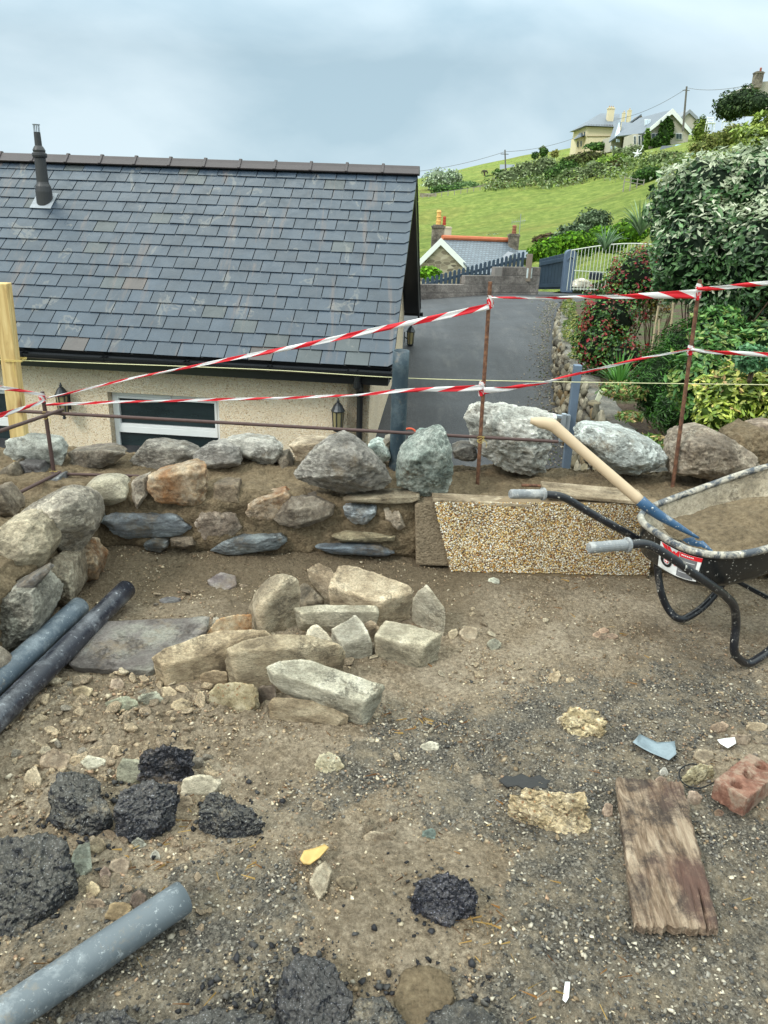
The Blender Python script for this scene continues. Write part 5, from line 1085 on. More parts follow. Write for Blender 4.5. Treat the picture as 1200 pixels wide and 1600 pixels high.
shrub('golden_euonymus', pxblobs([(1150, 615, 5.15, 62, 52, .8), (1200, 600, 5.2, 52, 56, .8), (1120, 650, 4.95, 36, 26, .8), (1230, 640, 5.0, 50, 46, .8)]), 5200, .052, ('#98a840', '#aebb50', '#7f9634', '#c2c868', '#647f30'), 'low golden yellow-green shrub just behind the wall stones at the right', 'shrub', aspect=.42, up=.9, tipcol=('#c9a878', '#dcd97a', '#d8c070'), tipfrac=.18, base=-.1, core=.75, corecol='#4a6420')
shrub('low_border_plant', pxblobs([(975, 610, 6.6, 40, 14, 1.2), (985, 650, 6.0, 22, 8, 1.2), (1020, 690, 5.4, 30, 10, 1.2)]), 1600, .05, ('#4c7030', '#6a8c44', '#86984e', '#a38a5a'), 'low mixed leafy ground plants at the back edge of the retaining wall', 'plant', core=0, stems=0, aspect=.4)
shrub('wall_top_plant', pxblobs([(893, 520, 12, 11, 30, 2.2), (888, 480, 15, 10, 14, 2.2), (902, 556, 10.4, 12, 16, 1.2)]), 2200, .07, ('#7c9a48', '#a3ad62', '#b9b66a', '#567a34'), 'pale green and straw-coloured plants trailing along the retaining wall top', 'plant', core=0, stems=0, aspect=.14, up=1.4)
shrub('small_seedling_plant', pxblobs([(1175, 560, 4.9, 26, 22, .8)]), 500, .05, ('#4c7a52', '#5f8f62', '#79a578'), 'blue-green small-leaved plant at the right edge above the golden shrub', 'plant', aspect=.5, core=0, stems=3)
def blades(name, px, py, Yd, n, L_, w_, pal, lb, spread=1.0, up=.5, cat='plant', dark=False):
    o = at(px, py, Yd); V = []; F = []; C_ = []; k = 0
    for i_ in range(n):
        a = rng.uniform(0, 6.28); l_ = L_ * rng.uniform(.6, 1.1); e = rng.uniform(.15, 1.0) * spread; d = np.array([math.cos(a), math.sin(a), 0]); s_ = np.array([-d[1], d[0], 0]); c = np.array(lin(pal[rng.integers(0, len(pal))])) * rng.uniform(.75, 1.2)
        for j in range(6):
            t = j / 5; p = o + d * l_ * e * t + hz * l_ * (up * t * 1.6 - e * .75 * t * t) ; w2 = w_ * (1 - t ** 2) * .5 + .001; V += [p - s_ * w2, p + s_ * w2 + hz * w2 * .3]; C_ += [c, c]
        F += [(k + 2 * j, k + 2 * j + 1, k + 2 * j + 3, k + 2 * j + 2) for j in range(5)]; k += 12
    o_ = mesh_obj(name, V, F, M['leaf'], None, col=np.array(C_)); tag(o_, lb, cat); return o_
blades('cordyline', 945, 392, 19.0, 70, .62, .045, ('#6b8a62', '#8aa882', '#4d6f48'), 'spiky sword-leaved plant just behind the arched metal gate', up=.75, cat='spiky plant')
blades('cordyline', 1000, 368, 17.0, 70, .75, .05, ('#7f9a70', '#9ab48c', '#5a7c50'), 'larger spiky sword-leaved plant left of the large evergreen shrub', up=.75, cat='spiky plant')
blades('strap_leaf_clump', 965, 612, 7.2, 60, .5, .03, ('#3f6f2a', '#548a3a', '#6aa048'), 'arching strap-leaved clump at the foot of the fuchsia', up=.6)
blades('grass_tuft', 1000, 720, 4.75, 50, .16, .008, ('#5c8a3a', '#7aa04c'), 'small green grass tuft behind the oval white-veined boulder', up=.8, cat='grass tuft')
cm = MB()
for k, (x0, y0, x1, y1) in enumerate(((1029, 478, 1017, 552), (1052, 473, 1046, 545), (1030, 500, 1028, 548), (1049, 500, 1047, 548))):
    tag(MB().tube([at(x1, y1, 8.6), at(x0, y0, 8.6)], .011, 6, lin('#b9a98a')).build('garden_cane', M['vc'], None), ['tall pale cane leaning in the bed right of the fuchsia, leftmost', 'tall pale cane upright in the bed, rightmost of the canes', 'short pale cane behind the leftmost tall one', 'short pale cane beside the rightmost tall one'][k], 'cane', 'bamboo canes in the garden bed')
tag(MB().box(at(937, 618, 7.0), (.02, 0, -.012), (0, .003, .002), (.018, .0, .05), lin('#d9dcc0')).build('plant_label', M['vc'], None, bevel=.002), 'small pale plastic plant label stuck in the border', 'plant label')
# leaf litter on the bed
n = 900; lx = rng.uniform(2.1, 5.0, n); ly = rng.uniform(4.6, 9, n); okk = lx > np.interp(ly, WTy, WTx) + .15; lx, ly = lx[okk], ly[okk]; n = len(lx)
V, F = leaf_geo(np.stack([lx, ly, bed_z(lx, ly) + .012], -1), np.tile([0, 0, 1.0], (n, 1)) + rng.normal(0, .3, (n, 3)), rng.uniform(.02, .05, n), .5)
lc = np.array([lin(c) for c in ('#6e5a3c', '#8c7048', '#4e6a30', '#a08a5c', '#3d5a28')])[rng.integers(0, 5, n)]
tag(mesh_obj('leaf_litter', V, F, M['leaf'], None, col=np.repeat(lc, 5, 0)), kind='stuff')
# ================================================================== THE RUBBLE WALL
def mudmat(name, base=MUD, light=MUDL):
    m = NT(name, 0.92, 0.25).geo(); f = m.noise(45, 7, 0.75)
    c = m.ramp(f, [(0.28, tuple(x * .4 for x in base)), (0.5, base), (0.72, light)])
    c = m.mix(m.ramp(m.noise(5, 5, 0.65), [(0.4, 0.0), (0.65, 0.7)]), c, m.ramp(f, [(0.3, tuple(x * .3 for x in base)), (0.7, tuple(x * .85 for x in base))]))
    h = m.math('ADD', m.noise(38, 8, 0.75), m.math('MULTIPLY', m.vor(90), -0.35))
    return m.done(c, None, m.bump(h, 1.0, 0.016))
M['mud'] = mudmat('damp_mortar_mud', (.195, .145, .088), (.32, .25, .158))
wall = empty('rubble_wall', (0, 3.9, 0), 'low rubble wall being rebuilt, stones bedded in damp sandy mortar', 'stone wall')
def sweep(name, prof, path, disp, par, mat, dens=0.012, seed=0.0):
    # prof: (offset, z) polyline ; path: list of (x, y, nx, ny)
    pr = []
    for a, b in zip(prof[:-1], prof[1:]):
        k = max(1, int(math.hypot(b[0] - a[0], b[1] - a[1]) / dens)); pr += [(a[0] + (b[0] - a[0]) * t_ / k, a[1] + (b[1] - a[1]) * t_ / k) for t_ in range(k)]
    pr.append(prof[-1]); pr = np.array(pr); n_ = len(pr); pa = np.array(path); m_ = len(pa)
    V = np.zeros((m_, n_, 3)); V[:, :, 0] = pa[:, 0:1] + pa[:, 2:3] * pr[None, :, 0]; V[:, :, 1] = pa[:, 1:2] + pa[:, 3:4] * pr[None, :, 0]; V[:, :, 2] = pr[None, :, 1]
    V = V.reshape(-1, 3); d = fbm(V * 5 + seed, 4, 0.55) * disp + np.abs(fbm(V * 22 + seed, 4, 0.6)) * disp * .45 + fbm(V * 70, 2) * .003
    W_ = V.reshape(m_, n_, 3); tv = np.gradient(W_, axis=1); tu = np.gradient(W_, axis=0); N_ = np.cross(tv, tu); N_ /= np.linalg.norm(N_, axis=2)[:, :, None] + 1e-9
    V = (W_ + N_ * d.reshape(m_, n_, 1)).reshape(-1, 3)
    i = (np.arange(m_ - 1)[:, None] * n_ + np.arange(n_ - 1)[None]).ravel(); F = np.stack([i, i + 1, i + n_ + 1, i + n_], -1)
    return mesh_obj(name, V, F, mat, par, origin=par.location, smooth=True)
xs_ = np.arange(-2.9, 3.2, 0.012)
sweep('mortar_core', [(0.05, -.06), (0.0, .05), (-.005, .30), (.03, .355), (.2, .335), (.42, .35), (.66, .34), (.70, .2), (.72, -1.2)], [(x_, 3.54, 0, 1) for x_ in xs_], .03, wall, M['mud'])
sweep('mortar_core', [(0.04, -.06), (0.0, .05), (-.0, .26), (.06, .32), (.3, .33), (.7, .33), (.8, -.3)], [(-1.42, y_, -1, 0) for y_ in np.arange(3.75, .4, -.012)], -.026, wall, M['mud'], seed=5)
def wstone(ol, Y, mat, color=(1, 1, 1), bulge=.042, depth=.14, p=26, rough=.028, lvl=5, shrink=.74, label=None, seed=None):
    sd = seed if seed is not None else random.randint(0, 999)
    return rock('stone', outline_pts(ol, Y, bulge, depth, shrink, seed=sd), mat, None, None, None, wall, lvl, p, rough, color=color)
def Yon(px, py, z): return float(gnd(px, py, z)[1])
F0_ = 3.525
wstone([(124, 768), (133, 750), (163, 743), (190, 749), (204, 765), (200, 782), (176, 793), (150, 794), (131, 786)], F0_, 'pale', (1.0, .97, .88), .07, p=5, rough=.008)
wstone([(204, 752), (225, 747), (229, 775), (214, 796), (206, 780)], F0_, 'brown')
wstone([(228, 742), (262, 735), (300, 723), (321, 728), (323, 770), (318, 790), (296, 792), (240, 784), (227, 776)], F0_, 'rust', (1, .98, .95), .06, lvl=5)
wstone([(150, 812), (172, 802), (205, 808), (240, 812), (288, 805), (302, 824), (286, 838), (240, 838), (200, 843), (176, 834)], F0_, 'blue', (.8, .85, .9), .03)
wstone([(302, 799), (340, 797), (368, 803), (379, 825), (365, 838), (318, 846), (304, 824)], F0_, 'brown', (1.1, 1.05, 1.05))
wstone([(378, 797), (395, 781), (420, 778), (445, 768), (455, 778), (425, 815), (392, 812)], F0_, 'rust', (.8, .72, .66), .035)
wstone([(425, 812), (448, 778), (490, 776), (525, 790), (522, 806), (492, 820), (462, 828), (438, 822)], F0_ - .005, 'brown', (.72, .7, .68), .045)
wstone([(535, 790), (560, 797), (588, 790), (591, 800), (572, 821), (552, 820), (538, 806)], F0_, 'blue', (1.1, 1.15, 1.2), .03)
wstone([(597, 795), (624, 789), (628, 806), (635, 824), (622, 829), (600, 812)], F0_, 'brown', (1.05, 1, .95), .03)
wstone([(533, 779), (600, 778), (657, 776), (657, 784), (615, 788), (575, 786), (535, 784)], F0_ - .035, 'sand', (.8, .78, .7), .015)
wstone([(517, 838), (540, 832), (585, 835), (620, 840), (618, 846), (575, 848), (530, 846)], F0_ - .01, 'sand', (.75, .73, .6), .03)
wstone([(322, 864), (345, 846), (382, 836), (440, 835), (452, 846), (434, 860), (372, 870)], F0_ - .02, 'blue', (.75, .8, .82), .05, p=10)
wstone([(486, 855), (520, 853), (558, 851), (600, 856), (622, 866), (598, 872), (560, 869), (520, 867)], F0_ - .02, 'blue', (.6, .68, .78), .04, p=10)
wstone([(222, 850), (240, 842), (262, 846), (262, 856), (248, 864), (228, 860)], F0_ - .02, 'blue', (.8, .85, .9), .03)
wstone([(266, 842), (300, 841), (306, 852), (290, 858), (268, 854)], F0_ - .01, 'brown', (.7, .65, .6), .03)
wstone([(330, 758), (372, 757), (376, 788), (332, 790)], F0_ + .01, 'brown', (.62, .55, .46), .02)
wstone([(144, 810), (156, 806), (160, 816), (152, 822)], F0_ - .03, 'blue', (1.1, 1.15, 1.15), .02)
YT = 4.02
wstone([(3, 712), (10, 686), (35, 682), (88, 689), (101, 710), (97, 730), (60, 727), (28, 722)], 3.85, 'white', (.92, .95, .92), .05, lvl=5)
wstone([(104, 705), (135, 700), (180, 701), (198, 708), (180, 722), (140, 740), (110, 735)], 3.9, 'brown', (.72, .72, .72), .05)
wstone([(195, 715), (215, 692), (250, 690), (290, 697), (312, 708), (300, 722), (262, 738), (232, 742), (208, 735)], 3.92, 'grey', (1.05, 1, .93), .05, lvl=5)
wstone([(296, 712), (318, 698), (345, 692), (372, 704), (378, 726), (350, 736), (310, 730)], 3.9, 'grey', (1.05, 1.02, 1), .05)
wstone([(340, 690), (378, 682), (425, 688), (442, 700), (440, 722), (420, 730), (380, 716), (350, 706)], YT, 'white', (.95, .92, .88), .05)
wstone([(453, 695), (470, 688), (515, 690), (522, 705), (500, 722), (462, 722)], YT, 'sand', (.95, .88, .8), .04)
wstone([(430, 715), (448, 710), (458, 728), (440, 736)], YT, 'brown', (.6, .58, .55), .04)
wstone([(574, 697), (590, 690), (604, 696), (613, 715), (600, 724), (582, 718)], YT, 'green', (1.7, 1.75, 1.75), .04)
wstone([(636, 688), (655, 676), (690, 674), (702, 690), (702, 720), (640, 722)], YT, 'green', (1.6, 1.7, 1.65), .05)
wstone([(598, 690), (612, 684), (616, 700), (608, 718), (600, 712)], YT + .05, 'brown', (.8, .82, .8), .04)
wstone([(706, 704), (722, 696), (742, 698), (748, 712), (740, 722), (710, 720)], YT, 'grey', (.7, .7, .68), .04)
wstone([(38, 768), (62, 756), (92, 745), (96, 758), (72, 774), (48, 778)], 3.62, 'slate', (.6, .62, .66), .03)
wstone([(0, 735), (20, 722), (34, 740), (30, 768), (8, 775), (-8, 760)], 3.7, 'brown', (.7, .68, .62), .04)
wstone([(30, 722), (64, 724), (70, 740), (52, 752), (34, 742)], 3.75, 'slate', (.6, .6, .6), .04)
# inner face of the left return
wstone([(25, 806), (58, 781), (96, 766), (130, 777), (144, 800), (149, 836), (132, 858), (112, 878), (86, 864), (60, 846), (40, 822)], 3.12, 'grey', (1.38, 1.28, 1.12), .14, .2, 60, .018, 6, .5, seed=4)
wstone([(-25, 830), (0, 818), (42, 811), (66, 826), (80, 856), (70, 882), (44, 902), (14, 917), (-25, 920)], 2.86, 'pale', (.98, .9, .78), .13, .2, 60, .018, 6, .55, seed=8)
wstone([(56, 905), (66, 880), (90, 868), (112, 880), (121, 910), (116, 940), (96, 952), (70, 944)], 2.98, 'brown', (1.1, 1.1, 1.02), .09, .2, 16, .03, 6)
wstone([(104, 872), (128, 852), (144, 856), (156, 884), (152, 906), (120, 916), (108, 900)], 3.2, 'rust', (.68, .62, .55), .05, .15, 18, .04)
wstone([(-25, 945), (15, 926), (48, 924), (62, 944), (66, 975), (48, 1008), (16, 1040), (-25, 1055)], 2.56, 'grey', (1.1, 1.1, 1.0), .08, .25, 30, .035, 6)
wstone([(-20, 940), (-20, 958), (2, 962), (40, 935), (76, 896), (70, 890), (40, 912), (8, 935)], 2.62, 'slate', (.75, .75, .75), .03, .12, 20)
wstone([(-30, 770), (-5, 762), (20, 790), (24, 806), (0, 815), (-30, 818)], 3.2, 'brown', (.8, .76, .7), .06)
rg2 = np.random.default_rng(21)
for k in range(12):                     # the rest of the left return, mostly beyond the frame
    yy = 2.3 - (k // 2) * .3 ; c = np.array([-1.38, yy + rg2.uniform(-.03, .03), .1 + .2 * (k % 2)]); Q = rg2.normal(size=(12, 3)); Q /= np.linalg.norm(Q, axis=1)[:, None]
    rock('stone', c + Q * [.09, .15, .11], ('brown', 'grey', 'sand')[k % 3], parent=wall, lvl=3)
for k in range(16):                     # stones in the wall hidden behind the barrow and to its right
    c = np.array([1.75 + .18 * (k // 2) * 1.0, 3.57, .1 + .17 * (k % 2)]); Q = rg2.normal(size=(12, 3)); Q /= np.linalg.norm(Q, axis=1)[:, None]
    rock('stone', c + Q * [.11, .07, .08], ('brown', 'grey', 'sand')[k % 3], parent=wall, lvl=3)
for k in range(20):                     # outer leaf seen from the lane side
    c = np.array([-2.2 + .27 * k, 4.25, .18]); Q = rg2.normal(size=(12, 3)); Q /= np.linalg.norm(Q, axis=1)[:, None]
    rock('stone', c + Q * [.13, .06, .10], ('brown', 'grey', 'white')[k % 3], parent=wall, lvl=3, color=(.8, .8, .78))
# smooth rendered pier end left of the pebble dash
pe = MB(); f_ = lambda x_, y_, Yd: at(x_, y_, Yd)
pe.hexa([f_(650, 884, 3.49), f_(706, 886, 3.49), f_(706, 886, 3.49) + [0, .12, 0], f_(650, 884, 3.49) + [0, .12, 0], f_(648, 787, 3.49), f_(680, 784, 3.49), f_(680, 784, 3.49) + [0, .12, 0], f_(648, 787, 3.49) + [0, .12, 0]])
M['pier'] = mudmat('smooth_mortar', (.27, .21, .14), (.34, .27, .185)); pe.build('mortar_pier', M['pier'], wall, bevel=.012, origin=wall.location)
# pebble-dashed block
pb = empty('pebble_dashed_wall', (.8, 3.5, 0), 'old wall face covered in wet golden and white pebble dash behind the wheelbarrow handles', 'pebble-dashed wall')
BLq = [at(706, 884, 3.46), at(678, 783, 3.47)]; m = MB(); n_ = 40; Vp = []
x0b, x0t, x1 = BLq[0][0], BLq[1][0], at(1016, 884, 3.5)[0]; ztop, zbot = BLq[1][2], 0.0
m.hexa([[x0b, 3.46, -.03], [x1, 3.5, -.03], [x1, 3.58, -.03], [x0b, 3.58, -.03], [x0t, 3.47, ztop - .004], [x1, 3.51, ztop + .02], [x1, 3.58, ztop + .02], [x0t, 3.58, ztop - .004]])
M['dashbase'] = plain('dash_mortar', (.20, .145, .085), .9, 0, .35, 18, .008); m.build('render_face', M['dashbase'], pb, bevel=.01, origin=pb.location)
n = 24000; u_ = rng.uniform(0, 1, n); v_ = rng.uniform(0, 1, n); ragged = .02 + .025 * fbm(np.stack([u_ * 14, 0 * u_, 0 * u_], -1), 3); v_ = np.maximum(v_, ragged)
px_ = (x0b + (x0t - x0b) * v_) * (1 - u_) + x1 * u_; py_ = 3.462 + .04 * u_ + .01 * v_ - .004; pz_ = v_ * (ztop - .004 + .02 * u_)
D, Fi = ico(1); r_ = .0022 + .0030 * rng.uniform(0, 1, n) ** 1.5; J = D[None] * rng.uniform(.6, 1.25, (n, 1, 3)) * r_[:, None, None]; J[:, :, 1] *= .7
Vd = (J + np.stack([px_, py_, pz_], -1)[:, None]).reshape(-1, 3); Fd = (Fi[None] + (np.arange(n) * len(D))[:, None, None]).reshape(-1, 3)
dc = np.array([lin(c) for c in ('#d9b56e', '#c48f45', '#ece3cc', '#f4f0e6', '#8a5a30', '#b9a27a', '#6e5440', '#e0c890', '#a8763c', '#4e4038')])
pi_ = rng.choice(10, n, p=[.17, .10, .19, .12, .07, .15, .05, .10, .03, .02]); patchy = fbm(np.stack([px_ * 3, 0 * px_, pz_ * 3], -1), 3)
cc_ = dc[pi_] * rng.uniform(.7, 1.05, (n, 1)) * (.9 + .22 * patchy - .22 * sm(.35, .9, u_ + .15 * patchy))[:, None]
M['pebble'] = vcol('wet_pebble', 0.32, .1, 60, 0, .5)
tag(mesh_obj('pebble_dash', Vd, Fd, M['pebble'], pb, col=np.repeat(np.clip(cc_, 0, .85), len(D), 0), origin=pb.location, smooth=True), kind='stuff')
# timber strip, shuttering board and loose rebar on the wall top
M['rust'] = M['rust']; 
def steel(): 
    m = NT('rusty_steel', 0.7, 0.4, 0.25).rnd(); c = m.ramp(m.noise(40, 5, .65), [(.3, (.07, .035, .025)), (.5, (.16, .075, .045)), (.7, (.30, .15, .08))]); return m.done(c, None, m.bump(m.math('SINE', m.math('MULTIPLY', m.noise(300, 1), 40.)), .3, .002))
M['steel'] = steel(); M['darksteel'] = plain('dark_rusted_bar', (.085, .05, .045), .6, .3, .4, 30, .002)
M['board'] = rock_mat('mortar_stained_board', ((.26, .20, .13), (.36, .29, .20), (.48, .40, .29)), None, .75, 9, .006, .9, (.4, 2, 2))
m = MB(); a, b = at(852, 772, 3.5), at(1010, 786, 3.5); m.hexa([a + [0, -.005, -.012], b + [0, -.005, -.012], b + [0, .14, -.0], a + [0, .14, 0], a + [0, -.005, .006], b + [0, -.005, .006], b + [0, .14, .02], a + [0, .14, .02]])
tag(m.build('shuttering_board', M['board'], None, bevel=.003), 'mortar-smeared board lying on the wall top above the pebble dash', 'board')
m = MB(); a, b = at(676, 778, 3.48), at(830, 786, 3.49); m.hexa([a + [0, -.01, -.02], b + [0, -.01, -.02], b + [0, .08, -.02], a + [0, .08, -.02], a + [0, -.01, -.004], b + [0, -.01, -.004], b + [0, .08, .0], a + [0, .08, .0]])
tag(m.build('capping_strip', M['board'], None, bevel=.003), 'thin pale capping strip along the top edge of the pebble dash, its left end', 'strip')
tag(MB().tube([gnd(815, 758, .385), gnd(930, 762, .385)], .008, 8).build('rebar_offcut', M['steel'], None), 'short rusty bar lying in the mortar on the wall top behind the far barrow grip', 'steel bar')
# ================================================================== LOOSE BOULDERS ON THE WALL
BG = 'big stones set along the top of the rubble wall'
def boulder(name, ol, z, mat, label, color=(1, 1, 1), bulge=.1, depth=.2, p=16, rough=.03, seed=1, shrink=.6, lvl=5, cat='boulder', group=BG):
    pb_ = max(ol, key=lambda q: q[1]); Yd = Yon(pb_[0], pb_[1], z) + .02
    return rock(name, outline_pts(ol, Yd, bulge, depth, shrink, .14, seed), mat, label, cat, group, None, lvl, p, rough, color=color, seed=seed)
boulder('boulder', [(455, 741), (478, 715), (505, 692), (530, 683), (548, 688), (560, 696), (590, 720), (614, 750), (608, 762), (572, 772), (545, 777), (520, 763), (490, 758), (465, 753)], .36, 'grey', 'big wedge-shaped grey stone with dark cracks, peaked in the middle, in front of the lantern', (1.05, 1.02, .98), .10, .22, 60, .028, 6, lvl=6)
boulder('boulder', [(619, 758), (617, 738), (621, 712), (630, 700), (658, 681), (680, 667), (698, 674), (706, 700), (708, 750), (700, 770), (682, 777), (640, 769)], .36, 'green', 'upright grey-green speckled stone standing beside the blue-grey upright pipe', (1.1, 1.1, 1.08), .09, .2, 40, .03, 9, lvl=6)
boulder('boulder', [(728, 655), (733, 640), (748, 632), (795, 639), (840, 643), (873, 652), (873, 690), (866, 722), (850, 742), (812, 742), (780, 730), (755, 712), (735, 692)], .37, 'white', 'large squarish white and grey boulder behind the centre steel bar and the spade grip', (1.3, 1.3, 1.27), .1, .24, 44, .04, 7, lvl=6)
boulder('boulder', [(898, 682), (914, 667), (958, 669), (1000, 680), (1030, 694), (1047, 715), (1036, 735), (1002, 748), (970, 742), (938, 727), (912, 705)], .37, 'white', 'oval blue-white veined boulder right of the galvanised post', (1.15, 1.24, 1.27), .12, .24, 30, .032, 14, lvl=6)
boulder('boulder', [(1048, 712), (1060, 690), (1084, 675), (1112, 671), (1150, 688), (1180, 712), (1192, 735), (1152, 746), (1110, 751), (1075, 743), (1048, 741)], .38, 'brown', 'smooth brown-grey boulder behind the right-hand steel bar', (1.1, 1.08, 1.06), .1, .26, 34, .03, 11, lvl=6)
boulder('boulder', [(1168, 682), (1182, 664), (1215, 660), (1240, 680), (1240, 715), (1200, 712), (1175, 702)], .42, 'brown', 'pinkish stone on the wall top cut off by the right edge of the picture', (1.1, 1.0, .95), .08, .2, 16, .03, 12)
rock('mud_heap', np.vstack([outline_pts([(1120, 715), (1150, 680), (1200, 672), (1240, 690), (1240, 745), (1180, 745), (1130, 740)], 4.1, .1, .3)]), M['mud'], 'heap of sandy mortar on the wall top at the far right', 'mortar heap', lvl=5, p=8, rough=.07)

# ================================================================== STONE PILE ON THE GROUND
PG = 'broken building stones in the pile at the centre'
def gstone(pts, mat, label, color=(1, 1, 1), p=70, rough=.015, lvl=5, base=None, name='building_stone', cat='stone', group=PG, seed=None, ridged=0.0, thick=None):
    A = top_pts(pts); c = A.mean(0); g = gh1(c[0], c[1]); A[:, 2] += g; b_ = base or 0
    n_ = len(pts); A[n_:, 2] = (g - .015 + b_) if thick is None else np.maximum(A[:n_, 2] - thick, g - .015)
    return rock(name, A, mat, label, cat, group, None, lvl, p, rough, seed=seed, color=color, ridged=ridged, chips=3)
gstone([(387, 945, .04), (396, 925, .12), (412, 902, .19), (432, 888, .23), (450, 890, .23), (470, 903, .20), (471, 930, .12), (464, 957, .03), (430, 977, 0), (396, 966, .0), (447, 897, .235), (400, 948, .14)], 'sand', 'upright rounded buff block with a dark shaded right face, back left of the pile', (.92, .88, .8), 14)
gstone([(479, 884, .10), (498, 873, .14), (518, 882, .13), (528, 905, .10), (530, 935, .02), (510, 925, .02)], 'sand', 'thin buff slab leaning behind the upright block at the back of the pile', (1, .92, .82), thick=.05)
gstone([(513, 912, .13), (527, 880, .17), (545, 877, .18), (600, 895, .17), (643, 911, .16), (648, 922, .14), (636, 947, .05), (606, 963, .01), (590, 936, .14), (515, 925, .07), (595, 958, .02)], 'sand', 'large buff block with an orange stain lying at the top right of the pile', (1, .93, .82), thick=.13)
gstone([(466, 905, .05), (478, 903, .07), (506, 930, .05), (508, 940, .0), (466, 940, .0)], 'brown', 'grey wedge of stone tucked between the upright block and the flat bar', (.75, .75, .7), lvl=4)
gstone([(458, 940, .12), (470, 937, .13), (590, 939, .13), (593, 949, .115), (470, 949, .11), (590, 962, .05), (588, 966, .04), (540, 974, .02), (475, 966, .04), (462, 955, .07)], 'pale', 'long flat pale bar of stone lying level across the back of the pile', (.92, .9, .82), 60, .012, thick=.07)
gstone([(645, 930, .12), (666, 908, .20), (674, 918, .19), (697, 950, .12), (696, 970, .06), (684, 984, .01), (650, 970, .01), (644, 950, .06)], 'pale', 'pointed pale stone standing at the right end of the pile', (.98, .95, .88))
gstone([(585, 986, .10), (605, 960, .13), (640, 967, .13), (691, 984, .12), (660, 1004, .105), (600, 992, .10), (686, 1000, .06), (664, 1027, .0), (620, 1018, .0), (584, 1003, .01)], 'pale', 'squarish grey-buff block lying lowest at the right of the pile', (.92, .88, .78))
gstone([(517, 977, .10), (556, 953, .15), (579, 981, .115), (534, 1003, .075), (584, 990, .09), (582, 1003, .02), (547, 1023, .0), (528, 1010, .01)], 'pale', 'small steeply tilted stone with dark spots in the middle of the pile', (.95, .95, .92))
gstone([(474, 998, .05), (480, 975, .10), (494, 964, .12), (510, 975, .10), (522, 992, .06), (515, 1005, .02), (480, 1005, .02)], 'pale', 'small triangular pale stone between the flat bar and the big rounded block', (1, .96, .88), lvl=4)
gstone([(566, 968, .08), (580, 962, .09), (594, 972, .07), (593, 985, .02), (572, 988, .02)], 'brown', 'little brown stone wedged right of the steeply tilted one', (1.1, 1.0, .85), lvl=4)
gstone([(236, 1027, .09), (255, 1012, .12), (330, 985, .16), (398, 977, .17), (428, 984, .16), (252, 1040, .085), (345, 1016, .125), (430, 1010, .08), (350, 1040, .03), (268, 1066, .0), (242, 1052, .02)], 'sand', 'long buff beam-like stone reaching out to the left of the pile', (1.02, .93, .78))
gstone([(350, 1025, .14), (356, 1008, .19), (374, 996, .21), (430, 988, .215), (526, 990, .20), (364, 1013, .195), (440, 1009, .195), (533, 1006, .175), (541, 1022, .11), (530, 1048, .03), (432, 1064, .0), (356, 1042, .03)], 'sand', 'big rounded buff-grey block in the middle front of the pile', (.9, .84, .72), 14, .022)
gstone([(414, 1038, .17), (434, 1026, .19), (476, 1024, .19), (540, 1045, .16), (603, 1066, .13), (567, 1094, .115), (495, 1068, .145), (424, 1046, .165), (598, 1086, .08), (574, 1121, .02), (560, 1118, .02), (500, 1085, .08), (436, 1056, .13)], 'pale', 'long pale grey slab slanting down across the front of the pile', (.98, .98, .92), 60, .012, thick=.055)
gstone([(417, 1094, .06), (430, 1082, .08), (500, 1090, .08), (546, 1110, .05), (541, 1124, .01), (522, 1131, .0), (422, 1110, .01)], 'sand', 'narrow brown bar of stone under the long slanting slab', (.85, .78, .66))
gstone([(324, 1075, .05), (338, 1062, .07), (370, 1059, .08), (402, 1068, .07), (406, 1092, .02), (390, 1110, .0), (340, 1100, .0), (322, 1088, .02)], 'mortar', 'lumpy pale crumbly lump below the big rounded block', (1.0, .95, .85), 9, .04)
gstone([(311, 1050, .04), (335, 1043, .06), (358, 1048, .05), (355, 1060, .02), (325, 1069, .0)], 'sand', 'small smooth buff stone squeezed under the left side of the big block', (1.05, .95, .8), 10, lvl=4)
gstone([(403, 1066, .06), (430, 1064, .07), (432, 1085, .02), (405, 1090, .0)], 'brown', 'small dark brown cube of stone under the big rounded block', (.65, .6, .58), lvl=4)
gstone([(321, 985, .03), (335, 964, .08), (365, 956, .10), (393, 955, .10), (395, 974, .05), (350, 993, .01), (330, 994, .0)], 'rust', 'small whitish stone with a bright orange stain above the long beam-like stone', (1.1, 1.08, 1.0))
gstone([(330, 975, .03), (333, 960, .08), (341, 958, .09), (343, 970, .05), (340, 980, .0)], 'pale', 'tiny upright chip beside the orange-stained stone', lvl=3)
gstone([(105, 1035, .03), (140, 1000, .05), (165, 968, .05), (328, 961, .05), (326, 982, .05), (290, 1005, .05), (238, 1030, .05), (236, 1048, .02), (190, 1046, .02), (120, 1042, .02)], 'slate', 'broad flat purple-grey slate slab lying between the black pipe and the pile', (.9, .84, .78), 30, .012, name='slate_slab', cat='slate', group='loose slates on the ground')
gstone([(323, 900, .02), (345, 887, .035), (368, 892, .03), (370, 908, .02), (345, 920, .0), (330, 912, .0)], 'slate', 'small purple-brown slate flake lying behind the pile', (.85, .75, .75), 24, .01, 4, name='slate_flake', cat='slate', group='loose slates on the ground')
gstone([(247, 932, .01), (262, 926, .02), (284, 929, .02), (275, 937, .0), (255, 938, .0)], 'slate', 'tiny dark slate sliver on the mud left of the slate flake', (.6, .6, .62), 24, .01, 3, name='slate_flake', cat='slate', group='loose slates on the ground')
